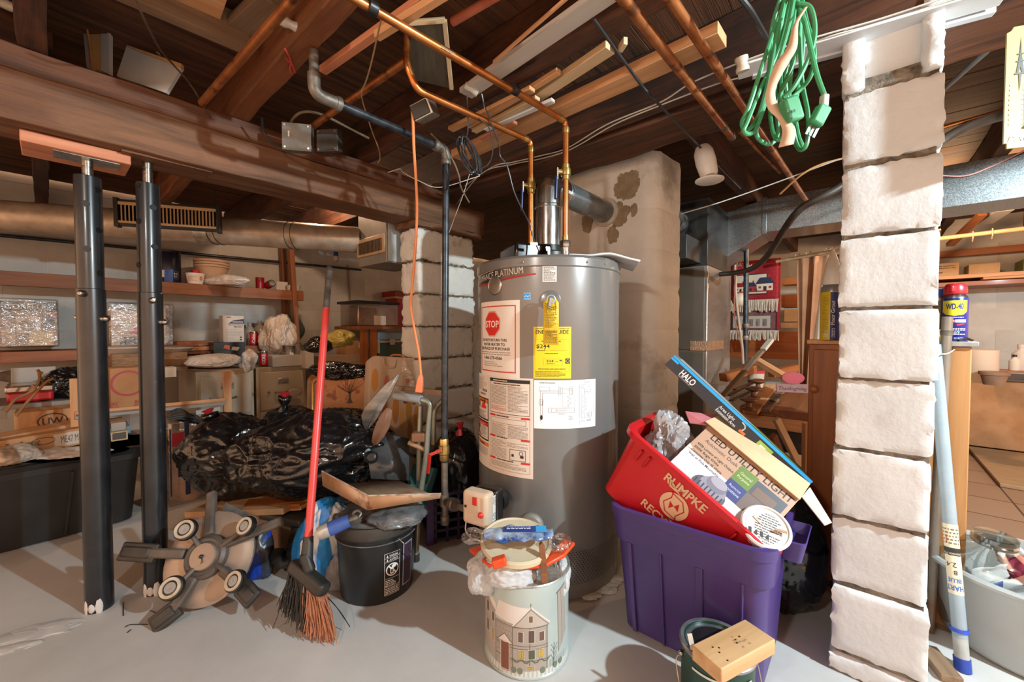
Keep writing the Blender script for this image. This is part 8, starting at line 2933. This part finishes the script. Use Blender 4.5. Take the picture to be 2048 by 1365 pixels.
vb('cooler_lid', 756, 663, 826, 680, 3.81, .37, mk('blue grey lid', '707d84', '84919a', scale=5, rough=.4), parent=t, bevel=.004)
vb('handle_bar', 758, 681, 826, 685, 3.80, .01, ink('b5a08a'), parent=t, label='pale handle bar')
vb('latch', 780, 678, 790, 690, 3.795, .01, ink('b8a590'), parent=t)
MB().lathe([(.012, 0), (.03, .006), (.033, .016), (.02, .02), (0, .022)], atv(704, 617, 4.33), 18, Matrix((A, Z, -B)).transposed()).build('valve_wheel', IRON, label='old round valve handle on the back wall left of the clear storage box', cat='valve')
pipe('wall_pipe', [atv(695, 530, 4.33), atv(700, 618, 4.33)], .008, mk('painted pipe', '7a6654', '8d7864', scale=9), 'thin painted pipe running down the back wall above the valve handle')
pipe('sill_pipe', [atv(-10, 470, 4.3), atv(722, 540, 4.3)], .012, IRON, 'dark pipe along the back wall below the round duct')
t = vthing('light_bulb', 'small white light bulb in a blue socket under the round duct', 'light bulb', 672, 520, 4.0)
c = atv(672, 517, 4.0)
MB().ico(c, (.03, .03, .033), 3).build('globe', mk('bulb glass', 'c9b8a6', rough=.3) if False else ink('c9b8a6', .3), t)
MB().lathe([(.022, .02), (.02, .06), (.01, .12), (0, .5)], c, 14).build('socket', ink('24457c', .4), t)
# ================================================================ TRASH BAG HEAP AND NEIGHBOURS
CRUMP = mk('black bin liner', '0b0b0c')
t = thing('bin_bag', 'black bin bag with two red ties lying at the left of the heap', 'bin bag', at(470, 990, 2.05))
mb = crumple(at(488, 912, 2.05), (.31, .2, .2), 6, .24, 1.7, None, 21)
mb.build('bag', TRASH, t, ang=180)
for i, (px, py, Y, ang_) in enumerate(((425, 845, 2.02, -.5), (566, 812, 2.1, .4))):
    c = at(px, py, Y)
    dirv = V((math.sin(ang_) * .6, -.1, 1)).normalized()
    mb = MB()
    mb.tube([c - dirv * .09, c - dirv * .04, c, c + dirv * .025, c + dirv * .05], [.06, .035, .014, .03, .036], 16)
    rough_mesh(mb, .012, 14, o=i)
    nk = mb.build('neck', TRASH, t, ang=180)
    mb = MB()
    mb.tube([c + dirv * .03, c + dirv * .045, c + dirv * .07], [.02, .012, .026], 8)
    rough_mesh(mb, .006, 30, o=i)
    mb.build('red_tie', ink('b8262a', .35), nk, label='bright red plastic tie')
mb = crumple(at(630, 905, 1.92), (.35, .24, .19), 6, .24, 1.8, Matrix.Rotation(-.12, 3, 'Y'), 33)
mb.build('bin_bag', TRASH, label='glossy black bin bag in front of the heap, beside the red broom handle', cat='bin bag', ang=180)
mb = crumple(at(585, 862, 2.15), (.17, .16, .13), 5, .16, 2.4, None, 40)
mb.build('bin_bag', TRASH, label='smaller black bin bag rising at the back of the heap under the red tie', cat='bin bag', ang=180)
t = thing('flat_carton', 'flat cardboard and slats under the black bags', 'cardboard', at(530, 1010, 1.95))
MB().bar(at(432, 1004, 2.0), at(618, 996, 1.85), .3, .025, Z).build('carton_sheet', CARD, t)
MB().bar(at(440, 1014, 1.9), at(616, 1004, 1.78), .1, .02, Z).build('slat', OAK, t, bevel=.002)
MB().bar(at(470, 1022, 1.85), at(612, 1012, 1.76), .06, .016, Z).build('slat', PINE, t, bevel=.002)
mb = MB()
mb.box(V((-1.18, 2.1, .09)), (.5, .4, .18), Matrix.Rotation(-.5, 3, 'Z'))
mb.build('low_box', mk('dusty pink paper', 'a58a78', 'bba18e', scale=6, rough=.8), label='low pale paper covered box under the black bags behind the rolling base', cat='box', bevel=.01)
mb = MB().box(V((-.78, 2.02, .11)), (.42, .35, .22), Matrix.Rotation(-.3, 3, 'Z'))
mb.build('crate', BLKPD, label='dusty dark crate under the black bags behind the broom', cat='crate', bevel=.008)
# spade-like blades
STL = mk('brushed blade steel', '6b6d6c', '9a9c9a', scale=5, stretch=(1, 1, 5), rough=.35, metal=.6, rvar=.1)


def blade(name, px, Y, th, mat, label, cat, curve=.03):
    P = [at(x, y, Y) for x, y in px]
    c = sum(P, V()) / len(P)
    vs = [c + V((0, curve, 0))] + P
    n = len(P)
    fs = [(0, 1 + i, 1 + (i + 1) % n) for i in range(n)]
    mb = MB().add(vs, fs)
    return mb.build(name, mat, label=label, cat=cat, solid=th, ang=60)


blade('fan_blade', [(802, 746), (792, 768), (782, 788), (768, 812), (754, 838), (744, 852), (732, 862), (725, 848), (723, 831), (730, 815), (741, 802), (756, 785), (771, 769), (786, 757)], 1.84, .004, STL, 'long grey scooped blade rising behind the black bags', 'blade')
blade('fan_blade', [(778, 815), (784, 822), (783, 838), (778, 856), (768, 874), (756, 889), (748, 892), (743, 884), (746, 866), (753, 846), (763, 829), (771, 818)], 1.80, .004, mk('brown blade', '6b4a38', '83604c', scale=5, rough=.4), 'brown oval blade in front of the grey scooped one', 'blade')
mb = MB()
K = [at(760, 866, 1.86), at(818, 878, 1.9), at(818, 962, 1.8), at(742, 958, 1.74), at(735, 915, 1.78)]
mb.add(K, [(0, 1, 2, 3, 4)])
mb.build('plastic_sheet', mk('dark glossy sheet', '3a3c3d', '55585a', scale=4, rough=.2), label='dark glossy plastic sheet leaning inside the walker', cat='plastic panel', solid=.004)
MB().lathe([(.02, -.02), (.026, -.015), (.026, .015), (.02, .02), (.016, .0)], at(742, 915, 1.7), 18, Matrix.Rotation(1.2, 3, 'X')).build('short_tube', BLKP, label='short black tube end at the right edge of the black bags', cat='tube')
MB().tube([at(735, 905, 1.78), at(740, 875, 1.85)], .012, 10).build('pole_stub', mk('pale blue handle', '7f98a0', '94abb2', scale=6), label='short pale blue handle stub between the blades and the bags', cat='handle')
# tv tray
t = thing('serving_tray', 'brown tin tray painted with an autumn tree leaning behind the bags', 'tray', at(675, 850, 2.5))
c0, c1, c2 = at(612, 838, 2.55), at(742, 826, 2.5), at(604, 752, 2.62)
TM3 = basis(c1 - c0, c2 - c0, c0)
w, h = (c1 - c0).length, (c2 - c0).length
mb = MB()
loft(mb, TM3 @ Matrix.Translation((w / 2, h / 2, 0)), [(-.012, w, h, .05), (0, w, h, .05), (.004, w - .02, h - .02, .045), (-.006, w - .05, h - .05, .035)], 5)
mb.build('tray_body', mk('brown tray enamel', '6f4520', '94622f', scale=5, rough=.3), t, ang=30)
mb = MB()
fr_ = [TM3 @ V((x + w / 2 + .015, y + h / 2 - .01, .01)) for x, y in rrect(w * .84, h * .8, .035)]
mb.tube(fr_, .0055, 8, closed=True)
mb.build('gilt_rim', mk('gilt tube', '8f6a2c', 'b58d46', scale=9, rough=.3, metal=.6), t)
d = Decal()
d.poly([(x + w / 2 + .015, y + h / 2 - .01) for x, y in rrect(w * .8, h * .74, .03)], mk('painted autumn ground', 'b0703c', 'c98a58', scale=6, rough=.4, c3='8a3f20', s3=12, lo3=.5, hi3=.6), 0)
d.rect(w * .14, h * .15, w * .74, h * .12, 'b5793f', 1)
bx, by = w * .68, h * .25
d.poly([(bx - .018, by), (bx + .022, by), (bx + .008, by + .03), (bx + .008, by + .075), (bx - .006, by + .075), (bx - .006, by + .03)], '3f2616', 2)
rr = random.Random(5)
for i in range(26):
    a = PI / 2 + rr.uniform(-1.1, 1.1)
    L_ = rr.uniform(.05, .11)
    m_ = (bx + math.cos(a) * L_ * .5, by + .065 + math.sin(a) * L_ * .5)
    d.line([(bx, by + .06), m_, (m_[0] + math.cos(a + rr.uniform(-.5, .5)) * L_ * .5, m_[1] + math.sin(a) * L_ * .5)], .0022, '4f2f1a', 2)
d.build('tree_picture', flat(TM3 @ Matrix.Translation((0, 0, .0025))), t, 'painting of a bare tree in autumn')
# leaf printed box bag
t = thing('leaf_carrier', 'cream plastic carrier printed with orange and pink leaves by the pillar', 'carrier', at(800, 890, 2.25))
c0, c1, c2 = at(733, 895, 2.15), at(842, 890, 2.3), at(757, 712, 2.3)
TM4 = basis(c1 - c0, c2 - c0, c0)
w = (c1 - c0).length
h = (c2 - c0).length
CRP = mk('cream carrier plastic', 'c3a78c', 'd0b69c', scale=4, rough=.4)
mb = MB()
loft(mb, TM4 @ Matrix.Translation((w / 2, h / 2, -.13)), [(0, w, h, .03), (.12, w, h, .03), (.13, w - .01, h - .01, .03)], 4)
mb.build('carrier_body', CRP, t)
d = Decal()
for x, y, rx, ry, c_ in ((.1, .72, .06, .13, 'd08a3a'), (.32, .66, .05, .12, 'c9716a'), (.12, .4, .07, .16, 'd39a4a'), (.3, .36, .05, .2, 'b5703a'), (.5, .4, .06, .16, 'c98038'), (.62, .3, .05, .12, 'd9a35a'), (.75, .38, .06, .14, 'b8893a'), (.9, .32, .05, .12, 'cf8a42'), (.45, .16, .06, .12, 'd6b08a'), (.78, .16, .05, .1, 'c07a3a'), (.68, .52, .06, .06, '8a2a3a'), (.85, .5, .05, .05, 'a03a40')):
    d.ell(w * x, h * y, w * rx, h * ry, c_, 1, 20)
d.ell(w * .72, h * .72, w * .035, h * .03, 'b8343c', 2)
d.build('leaf_print', flat(TM4 @ Matrix.Translation((0, 0, .001))), t, 'orange, pink and red leaf print')
MB().tube(fillet([TM4 @ V((w * .25, h * .97, .004)), TM4 @ V((w * .26, h * .87, .006)), TM4 @ V((w * .45, h * .86, .006)), TM4 @ V((w * .47, h * .96, .004))], .02, 3), .005, 8).build('handle_outline', CRP, t, label='raised handle outline')
MB().tube(spline([TM4 @ V((w * .35, h * .99, -.03)), TM4 @ V((w * .45, h * 1.03, -.03)), TM4 @ V((w * .6, h * 1.03, -.03)), TM4 @ V((w * .7, h * .99, -.03))], 5), .005, 8).build('carry_cord', ORG, t, label='orange carry cord')
mb = MB()
mb.grid(lambda s, q: TM4 @ V((w * (.6 + .45 * s), h * (.55 + .42 * q), .01 + .008 * math.sin(s * 9 + q * 7))), 8, 8)
mb.build('clear_film', FILM, t, label='clear film hanging over one corner')
# walker
t = thing('walker_frame', 'folded grey aluminium walking frame between the bucket and the gas pipe', 'walking frame', atz(838, 1122, 0))
WK = mk('greenish grey tube', '7d7f73', '979a8c', scale=8, rough=.35, metal=.4)
g0, g1 = at(790, 792, 1.86), at(842, 800, 1.8)
f0 = atz(832, 1122, .0)
MB().tube(fillet([g1, at(862, 806, 1.8), at(857, 850, 1.8), at(852, 918, 1.79), at(838, 1004, 1.78), f0 + Z * .02], .06), .0125, 14).build('front_leg', WK, t)
MB().tube([g0, g1], [.019, .019], 14).build('hand_grip', mk('blue grey grip', '8f989c', 'a3abae', scale=6, rough=.5), t)
MB().tube(fillet([at(886, 800, 1.95), at(868, 818, 1.93), at(866, 890, 1.9)], .05), .0125, 14).build('rear_tube', WK, t)
MB().tube([at(841, 812, 1.84), at(839, 872, 1.83), at(838, 960, 1.82)], .0125, 12).build('side_tube', WK, t)
MB().bar(at(786, 776, 1.95), at(886, 786, 1.95), .02, .022).build('cross_bar', mk('brown cross bar', '8a6a50', '9c7a5e', scale=8, rough=.4), t, label='flat brown cross bar')
MB().box(at(838, 874, 1.81), (.06, .045, .04)).build('joint_block', mk('brown joint', '7a5238', '8a6248', scale=8), t, bevel=.005)
MB().tube([at(818, 886, 1.83), at(850, 900, 1.8)], .011, 12).build('brace', mk('tan brace', 'a8886a', 'b89a7c', scale=8, rough=.4), t)
MB().tube([f0, f0 + Z * .03], .016, 14).build('rubber_foot', BLKPD, t)
# purple crate
PC = ink('43245c', .4)
t = thing('plastic_crate', 'purple plastic crate on the floor behind the gas pipe', 'crate', at(905, 1080, 2.0))
c0 = atz(856, 1090, 0)
cx = V((.93, .36, 0)).normalized()
cy = Z.cross(cx)
CM = basis(cx, cy, c0)
for x in (0, .33):
    for y in (0, .28):
        MB().box(CM @ V((x + .01, y, .12)), (.035, .03, .24), CM.to_3x3()).build('corner_post', PC, t, bevel=.003)
mb = MB()
for k in range(6):
    mb.box(CM @ V((.175, 0, .015 + k * .042)), (.31, .008, .012), CM.to_3x3())
    mb.box(CM @ V((.035 + k * .055, 0, .12)), (.012, .008, .24), CM.to_3x3())
mb.build('front_grille', ink('2a1c38', .4), t)
MB().box(CM @ V((.175, .14, .01)), (.33, .27, .012), CM.to_3x3()).build('base', ink('2a1c38', .4), t)
MB().box(CM @ V((.175, .28, .12)), (.33, .01, .23), CM.to_3x3()).build('rear_panel', ink('1d1428', .5), t)
t = thing('bin_bag', 'black bin bag with a red tie squeezed between gas pipe and water heater', 'bin bag', at(915, 1000, 2.05))
mb = crumple(at(915, 945, 2.1), (.14, .14, .24), 5, .16, 2.4, None, 51)
mb.build('bag', TRASH, t, ang=180)
mb = MB()
c = at(920, 858, 2.05)
mb.tube([c - Z * .03, c, c + Z * .03], [.022, .01, .02], 8)
rough_mesh(mb, .006, 30)
mb.build('red_tie', ink('b8262a', .35), t, label='bright red plastic tie')
MB().bar(at(830, 1010, 1.85), at(852, 935, 1.95), .12, .05, V((0, -1, 0))).build('teal_box', ink('23585c', .5), label='dark teal box glimpsed behind the walking frame', cat='box', bevel=.004)
# floor scraps
mb = MB()
for i, (px, py, w_) in enumerate(((40, 1275, .1), (95, 1255, .09), (20, 1298, .07), (70, 1268, .11))):
    p = atz(px, py, .0)
    mb.ico(p, (w_, w_ * .35, .006), 3, lambda l: l * (1 + .4 * nz(l * 3, 1, i)), Matrix.Rotation(.35, 3, 'Z'))
mb.build('floor_patch', FLOORM, label='rough raised cement patch on the floor at the lower left', cat='floor patch')
for pts in ([(250, 1255), (262, 1250), (295, 1250)], [(300, 1222), (312, 1228)], [(246, 1205), (247, 1232)], [(255, 1266), (262, 1260)]):
    MB().tube(spline([atz(x, y, .003) for x, y in pts], 4), .0015, 5).build('straw', BLKP, label='bent dark bristle lying on the floor by the steel posts', cat='bristle', group='loose bristles on the floor')
